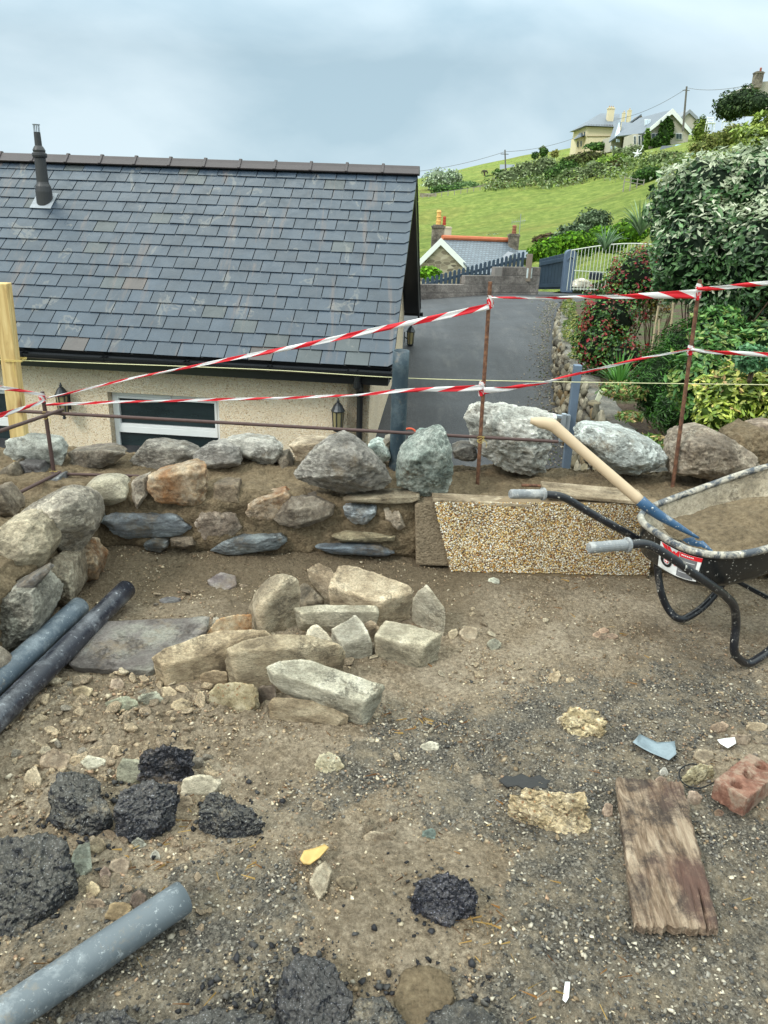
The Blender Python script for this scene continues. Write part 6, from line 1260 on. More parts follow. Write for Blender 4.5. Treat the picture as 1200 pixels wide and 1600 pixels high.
# rocks of broken asphalt
AG = 'lumps of broken asphalt'
def achunk(pts, label, color=(1, 1, 1), lvl=5, name='asphalt_lump', rough=.034, p=60, mat='asphalt', cat='asphalt lump', group=AG, jag=1.0):
    pts = [(a_, b_, c_ * (1.55 if mat == 'asphalt' and c_ > .025 else 1)) for a_, b_, c_ in pts]; A = top_pts(pts); c = A.mean(0); A[:, 2] += gh1(c[0], c[1]); V, F = rock_geo(A, 6 if lvl > 5 else lvl, p, rough, random.random() * 50)
    V = V + jag * np.stack([.011 * pnoise(V * 20 + k_ * 3) + .0045 * pnoise(V * 48 + k_ * 13) + .0050 * fbm(V * 100 + k_ * 9, 2, .75) + .0030 * pnoise(V * 240 + k_ * 5) for k_ in range(3)], -1)
    o = mesh_obj(name, V, F, M[mat], None, smooth=True); o.color = (*color, 1); return tag(o, label, cat, group)
achunk([(78, 1240, .05), (88, 1202, .06), (130, 1196, .06), (150, 1215, .06), (172, 1262, .05), (165, 1290, .02), (140, 1310, .0), (82, 1285, .02)], 'flat-topped upright asphalt lump, leftmost of the upper cluster', lvl=6)
achunk([(176, 1262, .05), (190, 1225, .08), (235, 1210, .09), (278, 1222, .07), (272, 1250, .05), (240, 1290, .03), (205, 1312, .0), (178, 1298, .01)], 'asphalt lump dusted with pale sand in the middle of the upper cluster', (1.0, 1.0, 1.1), 6)
achunk([(214, 1190, .05), (222, 1162, .08), (262, 1155, .09), (304, 1168, .07), (300, 1188, .03), (262, 1208, .01), (220, 1210, .01)], 'black asphalt lump at the back of the upper cluster', (.85, .85, 1.0), 6)
achunk([(312, 1265, .04), (322, 1235, .06), (345, 1228, .07), (385, 1248, .05), (413, 1275, .03), (405, 1300, .0), (360, 1306, .0), (318, 1290, .01)], 'wedge-shaped asphalt lump with a black broken edge, right of the upper cluster', lvl=6)
achunk([(-40, 1320, .07), (0, 1304, .08), (95, 1300, .08), (113, 1330, .07), (110, 1370, .04), (70, 1410, .03), (30, 1460, .0), (-40, 1470, .0)], 'largest slab of broken asphalt at the left edge of the picture', lvl=6)
achunk([(645, 1400, .04), (655, 1376, .06), (690, 1369, .06), (735, 1380, .06), (750, 1400, .04), (740, 1430, .01), (690, 1452, .0), (655, 1425, .01)], 'rounded black asphalt lump with a sandy face alone in the lower middle', (.85, .85, 1.05), 6)
achunk([(432, 1545, .03), (442, 1500, .06), (475, 1480, .07), (520, 1485, .06), (545, 1530, .05), (556, 1570, .03), (540, 1700, .0), (430, 1700, .0)], 'broken asphalt edge rising at the bottom centre of the picture', (.8, .8, .88), 6)
achunk([(232, 1600, .02), (262, 1582, .03), (340, 1572, .035), (405, 1578, .03), (432, 1600, .03), (430, 1720, .0), (230, 1720, .0)], 'flat asphalt slab cut off by the bottom edge right of the short pipe', (.9, .9, .92), 6)
achunk([(90, 1602, .02), (130, 1572, .035), (190, 1566, .035), (216, 1585, .03), (222, 1640, .01), (200, 1720, .0), (90, 1720, .0)], 'small asphalt slab at the bottom edge directly below the short pipe', (.85, .85, .88), 6)
achunk([(548, 1590, .02), (560, 1560, .035), (600, 1556, .035), (636, 1590, .03), (645, 1680, .0), (550, 1700, .0)], 'grey flat asphalt piece at the bottom edge left of the mud slab', (.95, .95, .95), 6)
achunk([(668, 1580, .02), (690, 1560, .03), (760, 1562, .03), (775, 1590, .02), (770, 1680, .0), (665, 1680, .0)], 'flat patch of asphalt at the bottom edge right of the mud slab', (.85, .85, .85))
achunk([(618, 1560, .02), (625, 1515, .03), (660, 1503, .035), (700, 1515, .03), (712, 1550, .02), (670, 1575, .02), (665, 1640, .0), (620, 1640, .0)], 'flat brown slab of dried mud at the bottom centre', mat='mud', cat='mud slab', group=None, name='mud_slab', rough=.02, jag=.5)
achunk([(796, 1250, .05), (800, 1237, .08), (815, 1226, .09), (868, 1227, .10), (905, 1231, .10), (926, 1250, .08), (922, 1285, .02), (895, 1302, .0), (866, 1292, .0), (848, 1272, .01), (800, 1264, .01)], 'knobbly cream lump of old mortar with reddish stones in it', (1.5, 1.36, 1.2), mat='mortar', cat='mortar lump', group='lumps of old mortar', name='mortar_lump', rough=.05, lvl=6, jag=.7)
achunk([(876, 1112, .04), (890, 1102, .06), (930, 1103, .06), (951, 1122, .05), (945, 1142, .01), (900, 1148, .0), (882, 1130, .01)], 'crumbling pale mortar patch in the middle right of the dark gravel', (1.35, 1.25, 1.08), mat='mortar', cat='mortar lump', group='lumps of old mortar', name='mortar_lump', rough=.07)
achunk([(490, 1188, .02), (496, 1172, .035), (515, 1165, .04), (535, 1175, .03), (537, 1192, .01), (518, 1204, .0), (497, 1200, .0)], 'small round cream mortar lump alone below the stone pile', (1.15, 1.15, 1.1), mat='mortar', cat='mortar lump', group='lumps of old mortar', name='mortar_lump', rough=.03, jag=.5)
achunk([(1066, 1208, .03), (1080, 1190, .045), (1110, 1186, .045), (1118, 1196, .03), (1095, 1212, .01), (1072, 1222, .0)], 'cream mortar chip lying against the brick', (1.1, 1.1, 1.0), mat='mortar', cat='mortar lump', group='lumps of old mortar', name='mortar_lump', rough=.04, lvl=5, jag=.5)
# medium stones placed one by one: (px, py, half width, half height, material, tint, label)
MS = [(314, 1219, 32, 21, 'pale', (1.02, .98, .9), 'pale angular stone right of the upper asphalt cluster'), (287, 1247, 14, 12, 'sand', (.9, .82, .74), 'small tan stone below the pale angular one by the asphalt cluster'),
      (203, 1200, 26, 22, 'grey', (1.23, 1.25, 1.00), 'greenish pitted stone between the two back asphalt lumps'), (130, 1338, 17, 28, 'grey', (1.09, 1.20, 1.04), 'upright grey-green stone beside the largest asphalt slab'),
      (152, 1318, 12, 14, 'sand', (.85, .8, .68), 'tan stone tucked behind the grey-green one'), (215, 1312, 12, 8, 'grey', (1.25, 1.30, 1.15), 'pale green flat pebble under the sand-dusted asphalt lump'),
      (128, 1378, 16, 16, 'sand', (.8, .75, .65), 'tan stone below the upright grey-green stone'), (144, 1385, 11, 18, 'sand', (1.0, .92, .74), 'long buff chip standing beside the tan stone'), (163, 1362, 10, 14, 'brown', (.85, .72, .7), 'purplish small stone right of the long buff chip'),
      (186, 1348, 18, 13, 'brown', (.9, .82, .75), 'brown-grey stone above the short pipe, left part'), (150, 1408, 18, 10, 'brown', (.9, .78, .7), 'flat reddish stone above the short blue-grey pipe'), (184, 1420, 20, 16, 'sand', (.85, .74, .55), 'orange-brown stone next to the short blue-grey pipe'),
      (215, 1402, 14, 16, 'brown', (.72, .62, .62), 'dark purplish stone next to the short blue-grey pipe'), (190, 1445, 22, 9, 'sand', (1.05, 1, .9), 'pale stone half under the short blue-grey pipe'), (243, 1332, 8, 8, 'white', (1.1, 1.05, .95), 'tiny white pebble left of the wedge-shaped asphalt lump'),
      (253, 1275, 10, 8, 'brown', (1, .7, .6), 'small reddish pebble below the sand-dusted asphalt lump'), (118, 1187, 12, 10, 'sand', (1.0, .9, .76), 'round tan pebble above the leftmost asphalt lump'), (86, 1183, 24, 16, 'brown', (1.05, .95, .85), 'pinkish-grey stone above the leftmost asphalt lump, left'),
      (148, 1187, 20, 11, 'pale', (.95, .96, .9), 'flat pale grey stone above the leftmost asphalt lump, right'), (52, 1208, 15, 18, 'sand', (.88, .82, .72), 'tan rough stone at the far left above the largest asphalt slab'), (235, 1092, 22, 12, 'grey', (1.25, 1.30, 1.09), 'flat pale green-grey stone in the rubble below the slate slab'),
      (190, 1102, 24, 12, 'grey', (1.04, 1.10, 0.85), 'greenish flat stone in the rubble, left of the pale green-grey one'), (183, 1065, 12, 9, 'brown', (.95, .85, .78), 'round brown stone just under the slate slab edge'), (262, 1080, 14, 9, 'sand', (.95, .85, .7), 'buff stone under the left end of the long beam-like stone'),
      (285, 1100, 16, 12, 'sand', (.85, .78, .65), 'tan crumbly stone left of the lumpy pale lump'), (128, 1080, 18, 11, 'sand', (.8, .74, .6), 'earthy flat stone just below the black pipe'), (502, 1375, 16, 28, 'brown', (1.0, .98, .88), 'grey-brown upright stone below the yellow peel'),
      (541, 1383, 16, 12, 'sand', (.62, .58, .5), 'muddy round stone right of the grey-brown upright one'), (595, 1306, 30, 9, 'brown', (.95, .88, .76), 'flat muddy stone in the middle of the brown patch'), (672, 1298, 13, 8, 'grey', (0.71, 0.95, 0.90), 'smooth dark blue-green pebble right of the flat muddy stone'),
      (497, 1252, 11, 9, 'brown', (1.1, 1, .85), 'small pale brown pebble below the round mortar lump'), (459, 1332, 10, 8, 'brown', (.8, .75, .68), 'small brown pebble touching the left of the yellow peel'), (671, 1160, 17, 8, 'pale', (1.05, 1.05, 1), 'flat whitish stone in the dark gravel below the pile'),
      (952, 1262, 10, 11, 'brown', (1.15, 1.0, .95), 'small pinkish cube of stone between the mortar lump and the plank'), (1088, 1240, 13, 13, 'brown', (1.2, 1.05, 1.0), 'rounded pinkish stone beside the brick and the plank top'), (1125, 1262, 8, 7, 'brown', (1.1, .8, .7), 'small red chip touching the near corner of the brick'),
      (735, 984, 16, 11, 'brown', (.85, .78, .68), 'brown stone right of the pile, largest of the scatter'), (708, 985, 10, 8, 'sand', (.85, .8, .7), 'small tan stone touching the right end of the pile'), (772, 999, 11, 10, 'grey', (1.14, 1.15, 0.95), 'pale greenish stone in the scatter right of the pile'),
      (770, 910, 10, 5, 'grey', (1.25, 1.30, 1.15), 'flat pale chip below the pebble dash'), (868, 1052, 10, 10, 'sand', (.95, .86, .72), 'tan angular stone on the open mud in front of the wheelbarrow'), (890, 1058, 7, 5, 'sand', (.95, .86, .72), 'tiny tan stone right of the tan angular one'),
      (945, 981, 9, 6, 'brown', (1.25, 1.0, .88), 'pinkish pebble at the top of the little heap left of the barrow leg'), (933, 987, 7, 6, 'brown', (1.2, .98, .86), 'pinkish pebble at the left of the little heap'), (957, 990, 9, 6, 'brown', (1.2, 1.0, .9), 'pinkish pebble at the right of the little heap'), (943, 993, 6, 5, 'brown', (1.1, .95, .86), 'pinkish pebble at the front of the little heap'),
      (1100, 1175, 18, 10, 'brown', (1.0, .95, .85), 'grey-brown stone in the rubble left of the brick'), (1038, 1200, 8, 8, 'white', (1.1, 1.05, 1), 'white pebble above the plank'), (1034, 1207 + 6, 9, 6, 'brown', (1.2, 1, .95), 'pink pebble against the top edge of the plank'), (1125, 1130, 16, 9, 'brown', (1.1, .95, .85), 'pinkish stone up beyond the blue plastic scrap'),
      (1160, 1150, 18, 10, 'brown', (.95, .85, .78), 'reddish-brown stone behind the brick'), (1185, 1130, 16, 9, 'sand', (.85, .78, .68), 'tan stone at the right edge behind the brick'), (878, 1120, 8, 8, 'pale', (1.05, .98, .9), 'small pale stone left of the crumbling mortar patch'), (1188, 1060, 5, 4, 'pale', (1.05, .98, .9), 'tiny pale pebble by the near barrow leg')]
for px, py, hw, hh, mt, tint, lb in MS:
    an = np.sort(np.array([0, 1.05, 2.1, 3.14, 4.2, 5.25]) + np.array([random.uniform(-.38, .38) for _ in range(6)]) + random.uniform(0, 1)); pts = []
    s_ = (gnd(px, py) - CAMP) @ FWD / FPX; hmax = min(hh, hw) * s_ * 1.1
    for a in an:
        k = random.uniform(.82, 1.25); yy = math.sin(a); pts.append((px + hw * k * math.cos(a), py + hh * k * yy, max(0, hmax * (.62 - .55 * yy))))
    gstone(pts, mt, lb, tuple(1.08 * q for q in tint), 60, .03, 4, name='loose_stone', group='single loose stones on the ground')
# rubble fragments, several hundred alike: each an object, with shared shapes
frag_mesh = {}
for mt in ('sand', 'brown', 'pale', 'grey'):
    for k in range(5):
        Q = rng.normal(size=(11, 3)); Q /= np.linalg.norm(Q, axis=1)[:, None]; Q *= rng.uniform(.8, 1.1, (11, 1)); Q[:, 2] *= .62; Q[:, 0] *= 1.25
        V, F = rock_geo(Q, 3, 30, .03, k * 9.1, chips=4); o = mesh_obj('rubble_fragment', V, F, M[mt], None, smooth=True, origin=(0, 0, 0)); frag_mesh[mt, k] = o.data; bpy.data.objects.remove(o)
FC = [((395, 640), (935, 1035), 24, 8, (.4, .3, .3, .1), 'small stone chip wedged among the blocks of the central pile', 'chips inside the pile', (1.15, 1.05, .9)),
      ((20, 330), (1045, 1235), 150, 11.5, (.55, .25, .12, .08), 'small crumbly rubble fragment in the rubble spread below the pipes and slate slab', 'rubble fragments below the pipes', (1.45, 1.32, 1.14)),
      ((95, 330), (1300, 1470), 30, 9, (.4, .35, .15, .1), 'small rubble fragment on the ground between the asphalt lumps and the short pipe', 'rubble fragments above the short pipe', (1.3, 1.15, 1.0)),
      ((230, 420), (905, 965), 16, 6, (.4, .3, .2, .1), 'small stone fragment on the mud behind the slate slab', 'fragments behind the slate slab', (1.1, 1.0, .9)),
      ((690, 860), (930, 1070), 34, 7, (.4, .3, .2, .1), 'small stone fragment on the mud right of the stone pile', 'fragments right of the stone pile', (1.25, 1.15, 1.0)),
      ((1070, 1200), (1105, 1200), 34, 6, (.3, .4, .2, .1), 'small stone fragment in the rubble behind the brick', 'fragments behind the brick', (1.35, 1.2, 1.1)),
      ((540, 720), (1110, 1200), 20, 6, (.3, .3, .3, .1), 'small stone chip in the gravel below the pile', 'chips below the pile', (1.3, 1.22, 1.1)),
      ((560, 640), (1270, 1310), 12, 6, (.6, .3, .1, 0), 'small mud-coated lump in the brown patch at the lower middle', 'lumps in the brown patch', (.7, .62, .52))]
for (xa, xb), (ya, yb), n, sz, pr, lb, gp_, tint in FC:
    mts = rng.choice(4, n, p=np.array(pr) / sum(pr))
    for k in range(n):
        px, py = rng.uniform(xa, xb), rng.uniform(ya, yb); g = gnd(px, py); s_ = (g - CAMP) @ FWD / FPX; r_ = sz * s_ * (.55 + .9 * rng.uniform() ** 2)
        o = bpy.data.objects.new('rubble_fragment', frag_mesh[('sand', 'brown', 'pale', 'grey')[mts[k]], int(rng.integers(0, 5))]); COL.objects.link(o)
        o.location = (g[0], g[1], gh1(g[0], g[1]) + r_ * .3); o.scale = (r_, r_ * rng.uniform(.7, 1.1), r_); o.rotation_euler = (rng.normal(0, .25), rng.normal(0, .25), rng.uniform(0, 6.28))
        v_ = rng.uniform(.8, 1.2); o.color = (tint[0] * v_, tint[1] * v_, tint[2] * v_, 1); tag(o, lb, 'stone fragment', gp_)

n = 2600; cs = [gnd(*p)[:2] for p in ((125, 1255), (228, 1262), (262, 1185), (362, 1270), (60, 1400), (150, 1300), (697, 1412), (480, 1520), (330, 1590), (590, 1590), (720, 1600), (420, 1560))]
cx_ = np.array([cs[k] for k in rng.integers(0, len(cs), n)]) + rng.normal(0, .075, (n, 2)); cc_ = np.array([lin(c) for c in ('#1c1c20', '#2b2b2e', '#3c3b3a', '#56534e', '#141418')])[rng.integers(0, 5, n)]
grains('asphalt_crumbs', n, cx_, lambda k: .0022 + .010 * rng.uniform(0, 1, k) ** 5, cc_, flat=.8)
# ================================================================== PIPES, PLANK, BRICK, LITTER
def pipe_mat(name, c, sc, scol, rough=.35, mudt=.56):
    m = NT(name, rough, .5).rnd(); f = m.mix(m.noise(3, 4), tuple(x * .75 for x in c), tuple(x * 1.3 for x in c))
    s1 = m.ramp(m.noise(55, 8, .8, .6), [(.58, 0.), (.64, .8)]); s2 = m.ramp(m.noise(7, 8, .78, .2), [(.50, 0.), (.66, .6)])
    f = m.mix(s2, f, tuple(x * .5 + y * .5 for x, y in zip(c, scol))); f = m.mix(m.math('MULTIPLY', s1, sc), f, scol); md = m.ramp(m.noise(11, 9, .8), [(mudt, 0.), (mudt + .12, .7)]); f = m.mix(md, f, (.20, .165, .12))
    return m.done(f, m.ramp(m.noise(12, 4), [(.3, rough - .08), (.7, rough + .2)]), m.bump(m.noise(60, 4), .3, .002))
M['bluepipe'] = pipe_mat('blue_grey_plastic_pipe', (.075, .10, .125), .75, (.50, .54, .56)); M['palepipe'] = pipe_mat('scuffed_grey_plastic_pipe', (.105, .125, .14), .7, (.52, .55, .56), .45); M['blackpipe'] = pipe_mat('black_plastic_pipe', (.022, .024, .034), .8, (.40, .42, .45), .26, .64)
M['greenpipe'] = pipe_mat('dark_teal_plastic_pipe', (.028, .05, .068), .3, (.22, .27, .29), .42)
def lpipe(ax, ay, az, bx, by, bz, r, mat, label, name='plastic_pipe'):
    a, b = gnd(ax, ay, az), gnd(bx, by, bz); n_ = 12; P = [a + (b - a) * t_ for t_ in np.linspace(0, 1, n_)]
    m = MB().pipe(P, r, r * .9, 28); return tag(m.build(name, M[mat], None, smooth=True), label, 'pipe', 'cut lengths of plastic pipe')
lpipe(124, 948, .08, -120, 1170, .08, .043, 'bluepipe', 'scuffed blue-grey pipe on the left, nearest the stone wall and parallel to the black pipe')
lpipe(197, 921, .06, -120, 1236, .06, .043, 'blackpipe', 'glossy black pipe with white scuffs lying across the edge of the slate slab')
lpipe(286, 1402, .05, -160, 1700, .05, .041, 'palepipe', 'short pale blue-grey pipe pointing up from the bottom left corner')
a, b = at(620, 724, 4.05), at(627, 548, 4.0); tag(MB().pipe([a - hz * .15] + [a + (b - a) * t_ for t_ in np.linspace(0, 1, 8)], .0425, .039, 28).build('upright_pipe', M['greenpipe'], None, smooth=True), 'dark blue-grey pipe standing upright in the wall beside the green speckled stone', 'pipe', 'cut lengths of plastic pipe')
# plank
def plank_mat():
    m = NT('rotten_weathered_plank', .88, .25); g = m.noise(6, 8, .7, .6, (9, 1, 9)); c = m.ramp(g, [(.3, (.08, .05, .03)), (.45, (.22, .155, .105)), (.6, (.39, .30, .215)), (.75, (.58, .48, .37))])
    st = m.ramp(m.noise(5.0, 9, .75, .3), [(.46, 0.), (.56, .93)]); c = m.mix(st, c, m.ramp(g, [(.3, (.025, .02, .02)), (.7, (.10, .075, .06))]))
    rr_ = m.ramp(m.noise(3.8, 3, .5), [(.52, 0.), (.7, .55)]); c = m.mix(rr_, c, (.20, .10, .075))
    h = m.noise(7, 8, .75, .4, (11, .8, 11)); return m.done(c, None, m.bump(h, 1., .012))
M['plank'] = plank_mat()
q = [gnd(963, 1215, .03), gnd(1066, 1222, .03), gnd(1124, 1452, .03), gnd(992, 1447, .03)]
U_, V_ = 60, 110; V = []; 
for top in (1, 0):
    for j in range(V_):
        t_ = j / (V_ - 1); L_ = q[0] + (q[3] - q[0]) * t_; R_ = q[1] + (q[2] - q[1]) * t_
        for i in range(U_):
            u_ = i / (U_ - 1); p = L_ + (R_ - L_) * u_; V.append([p[0], p[1], (.032 if top else .004), u_, t_])
V = np.array(V); uv_ = V[:, 3:]; V = V[:, :3]; wv = fbm(np.stack([uv_[:, 1] * 9, 0 * uv_[:, 1], uv_[:, 0] * 0 + (uv_[:, 0] > .5) * 5], -1), 4, .6)
edge = np.abs(uv_[:, 0] - .5) * 2; dx = (R_ - L_)[:2] / np.linalg.norm(R_ - L_); V[:, 0] += dx[0] * wv * .006 * sm(.7, 1, edge) * np.sign(uv_[:, 0] - .5); ed2 = np.abs(uv_[:, 1] - .5) * 2
V[:, 1] += .010 * fbm(np.stack([uv_[:, 0] * 14, 0 * uv_[:, 0] + (uv_[:, 1] > .5) * 7, 0 * uv_[:, 0]], -1), 4, .7) * sm(.9, 1, ed2)
top = np.arange(len(V)) < U_ * V_
crk = np.exp(-((uv_[:, 0] - .86 + .015 * wv) / .012) ** 2) * sm(.72, .9, uv_[:, 1]); V[top, 2] += (.0035 * fbm(np.stack([uv_[:, 0] * 26, uv_[:, 1] * 3, 0 * uv_[:, 0]], -1), 4, .7) - .02 * crk - .006 * sm(.93, 1, edge) - .005 * sm(.97, 1, ed2))[top]
F = []
for j in range(V_ - 1):
    for i in range(U_ - 1): a = j * U_ + i; F.append((a, a + U_, a + U_ + 1, a + 1)); b = a + U_ * V_; F.append((b, b + 1, b + U_ + 1, b + U_))
for j in range(V_ - 1): a = j * U_; b = a + U_ * V_; F.append((a, b, b + U_, a + U_)); a += U_ - 1; b += U_ - 1; F.append((a, a + U_, b + U_, b))
for i in range(U_ - 1): a = i; b = a + U_ * V_; F.append((a, a + 1, b + 1, b)); a += U_ * (V_ - 1); b += U_ * (V_ - 1); F.append((a, b, b + 1, a + 1))
V[:, 2] += .004; po_ = mesh_obj('wooden_plank', V, F, M['plank'], None, smooth=False); tag(po_, 'short rotten wooden plank with dark stains and a split lower right corner', 'plank')
# perforated brick
def brick_mat():
    m = NT('red_brick', .88, .25); f = m.noise(22, 6, .7); c = m.ramp(f, [(.3, (.10, .045, .03)), (.5, (.21, .10, .07)), (.7, (.35, .20, .14))])
    mo = m.ramp(m.noise(14, 6, .7, .5), [(.46, 0.), (.58, .9)]); c = m.mix(mo, c, (.33, .25, .185)); d = m.ramp(m.noise(5, 4), [(.5, 0.), (.7, .6)]); c = m.mix(d, c, (.10, .055, .04)); return m.done(c, None, m.bump(m.noise(30, 7, .75), 1., .009))
M['brick'] = brick_mat()
c0b = gnd(1160, 1277, .0); e1 = gnd(1100, 1240, 0) - c0b; e1[2] = 0; e1 = e1 / np.linalg.norm(e1) * .1025; e2 = np.array([-e1[1], e1[0], 0]); e2 = e2 if e2[1] > 0 else -e2; e2 = e2 / np.linalg.norm(e2) * .215
m = bmesh.new(); nU, nV = 30, 60; grid = {}
holes = [(.5, .16), (.5, .5), (.5, .84)]; BT = .065
Vb = []; 
for j in range(nV + 1):
    for i in range(nU + 1):
        u_, v_ = i / nU, j / nV; p = c0b + e1 * u_ + e2 * v_; z_ = BT
        for hu, hv_ in holes:
            d_ = math.hypot((u_ - hu) * .1025, (v_ - hv_) * .215); z_ -= .05 * (1 - sm(.012, .017, np.array([d_]))[0])
        Vb.append((p[0], p[1], z_ + .004))
n1 = len(Vb); Fb = [(j * (nU + 1) + i, j * (nU + 1) + i + 1, (j + 1) * (nU + 1) + i + 1, (j + 1) * (nU + 1) + i) for j in range(nV) for i in range(nU)]
ring = [j * (nU + 1) for j in range(nV + 1)] + [nV * (nU + 1) + i for i in range(1, nU + 1)] + [j * (nU + 1) + nU for j in range(nV - 1, -1, -1)] + [i for i in range(nU - 1, 0, -1)]
lay = ring; 
for s_ in range(1, 9):
    nl = [];
    for r_ in ring: x_, y_, _ = Vb[r_]; nl.append(len(Vb)); Vb.append((x_, y_, (BT + .004) * (1 - s_ / 8)))
    for a in range(len(ring)): b = (a + 1) % len(ring); Fb.append((lay[a], lay[b], nl[b], nl[a]))
    lay = nl
m.free(); Vb = np.array(Vb); cb = Vb.mean(0); dd_ = Vb - cb; inw = 1 - .035 * np.clip(fbm(Vb * 30, 3), 0, 1) ; Vb = cb + dd_ * inw[:, None]; Vb += .0018 * np.stack([fbm(Vb * 60 + k * 4, 3, .7) for k in range(3)], -1)
tag(mesh_obj('red_brick', Vb, Fb, M['brick'], None, smooth=True), 'worn red brick with round holes and mortar smears at the right edge', 'brick')
# litter
def flat(name, pts, z, mat, label, cat, curl=.0, th=.0015, hgt=.0):
    P = [gnd(x_, y_, z) for x_, y_ in pts]; c = np.mean(P, 0); g = gh1(c[0], c[1]) + .006; V = []
    N_ = 10; ctr = c
    m = MB(); R_ = [[ctr + (p - ctr) * (k / 4) for p in P] for k in range(5)]
    n_ = len(P); V = [ctr] + [q for ring_ in R_[1:] for q in ring_]; V = np.array(V); d = V - ctr; V[:, 2] = g + hgt + curl * np.abs(d[:, 0]) ** 1.5 * 1.1 + .0025 * fbm(V * 40, 2)
    F = [(0, 1 + i, 1 + (i + 1) % n_) for i in range(n_)] + [(1 + k * n_ + i, 1 + (k + 1) * n_ + i, 1 + (k + 1) * n_ + (i + 1) % n_, 1 + k * n_ + (i + 1) % n_) for k in range(3) for i in range(n_)]
    o = mesh_obj(name, V, F, mat, None, smooth=True); so_ = o.modifiers.new('thickness', 'SOLIDIFY'); so_.thickness = th; return tag(o, label, cat)
M['polythene'] = plain('grey_blue_polythene', (.20, .25, .28), .3, 0, .35, 20, .004); M['peel'] = plain('yellow_peel', (.50, .33, .11), .5, 0, .4, 25, .003); M['whitebit'] = plain('white_plastic', (.75, .76, .74), .4, 0, .1)
flat('plastic_scrap', [(988, 1163), (1000, 1143), (1028, 1155), (1054, 1160), (1057, 1178), (1046, 1184), (1018, 1172), (1005, 1168)], .01, M['polythene'], 'crumpled blue-grey scrap of plastic sheet above the plank', 'plastic scrap', 1.0)
flat('yellow_peel', [(468, 1348), (474, 1334), (492, 1325), (508, 1324), (514, 1332), (500, 1342), (484, 1351), (474, 1353)], .02, M['peel'], 'bright yellow curved piece of peel on the dark gravel', 'peel', 2.0, .004, .008)
flat('white_scrap', [(883, 1533), (891, 1534), (889, 1558), (884, 1566), (879, 1562)], .0, M['whitebit'], 'thin strip of white plastic at the bottom right', 'plastic strip', .5)
flat('white_scrap', [(1120, 1158), (1130, 1151), (1148, 1154), (1150, 1162), (1138, 1166), (1126, 1162)], .01, M['whitebit'], 'small white curled scrap in the rubble behind the brick', 'plastic scrap', 2.0, .002, .01)
tag(MB().tube(smooth_path([gnd(x_, y_, z_) for x_, y_, z_ in ((1118, 1222, .02), (1090, 1232, .02), (1066, 1222, .01), (1062, 1204, .02), (1078, 1194, .03), (1100, 1196, .02))], 5), .0022, 6, lin('#15171a')).build('rubber_strip', M['vc'], None, smooth=True), 'thin black looped rubber strip beside the brick', 'rubber strip')
bs = flat('bitumen_patch', [(780, 1216), (790, 1208), (803, 1210), (815, 1205), (828, 1211), (845, 1207), (853, 1214), (864, 1216), (855, 1222), (858, 1230), (838, 1226), (822, 1231), (808, 1223), (793, 1226)], .0, plain('bitumen', (.03, .03, .03), .9, 0, .3, 30, .004), 'smear of black bitumen behind the knobbly mortar lump', 'bitumen patch', 0, .004, -.004)
# pine needles and straw: uncountable
n = 260; nx_, ny_ = rng.uniform(-.8, 1.1, n), rng.uniform(1.15, 3.3, n); V = []; F = []; C_ = []
cl_ = [gnd(*p)[:2] for p in ((290, 1265), (240, 1340), (300, 1330), (380, 1340), (760, 1440), (735, 1470), (830, 1540), (950, 1545), (780, 1160), (700, 1120), (860, 895), (900, 900), (640, 1130), (300, 1590), (1150, 1200))]
for k in range(n):
    if k % 3: c = cl_[rng.integers(0, len(cl_))]; x_, y_ = c + rng.normal(0, .05, 2)
    else: x_, y_ = nx_[k], ny_[k]
    a = rng.uniform(0, 6.28); l_ = rng.uniform(.008, .022); d = np.array([math.cos(a), math.sin(a)]) * l_; s_ = np.array([-math.sin(a), math.cos(a)]) * .0005; z0 = gh1(x_, y_) + .006; b = len(V)
    V += [(x_ - d[0] - s_[0], y_ - d[1] - s_[1], z0), (x_ - d[0] + s_[0], y_ - d[1] + s_[1], z0 + .001), (x_ + d[0] + s_[0], y_ + d[1] + s_[1], z0 + rng.uniform(0, .008)), (x_ + d[0] - s_[0], y_ + d[1] - s_[1], z0)]; F.append((b, b + 1, b + 2, b + 3)); c = lin(('#8a6234', '#6e4a28', '#9a7a44', '#a88a50', '#5a3f28')[rng.integers(0, 5)]); C_ += [c] * 4
tag(mesh_obj('pine_needles', V, F, M['vc'], None, col=np.array(C_)), kind='stuff')

# ================================================================== STEEL BARS, TAPE, STRING, POST
YL, YC, YR = 3.75, 3.82, 3.9
SG = 'rusty reinforcing bars'
def bar_(name, a, b, r, label, mat='darksteel'): return tag(MB().tube([a + (b - a) * t_ for t_ in np.linspace(0, 1, 8)], r, 10).build(name, M[mat], None), label, 'steel bar', SG)
bar_('rebar', at(90, 775, YL) - hz * .1, at(66, 612, YL), .010, 'upright rusty bar at the left corner of the wall')
bar_('rebar', at(748, 735, YC) - hz * .12, at(766, 440, YC), .010, 'upright rusty bar in the middle beside the white boulder, top end thicker with rust', 'steel')
bar_('rebar', at(1053, 757, YR) - hz * .12, at(1094, 437, YR), .010, 'upright rusty bar on the right in front of the brown boulder', 'steel')
bar_('rebar', at(24, 642, YL - .015), at(872, 690, YC + .025), .0085, 'long horizontal rusty bar running from the left corner past the centre upright')
bar_('rebar', at(98, 640, YL + .02), at(-60, 694, 2.9), .0085, 'upper rusty bar running from the left corner out towards the left edge')
bar_('rebar', at(80, 740, YL - .02), at(226, 744, YL + .05), .0075, 'short horizontal rusty bar low over the oval pale stone')
bar_('rebar', at(94, 738, YL), at(-60, 815, 2.9), .0085, 'lower rusty bar running from the left corner out towards the left edge')
M['tie'] = plain('yellow_tie_wire', (.55, .42, .12), .5, 0, .3, 20)
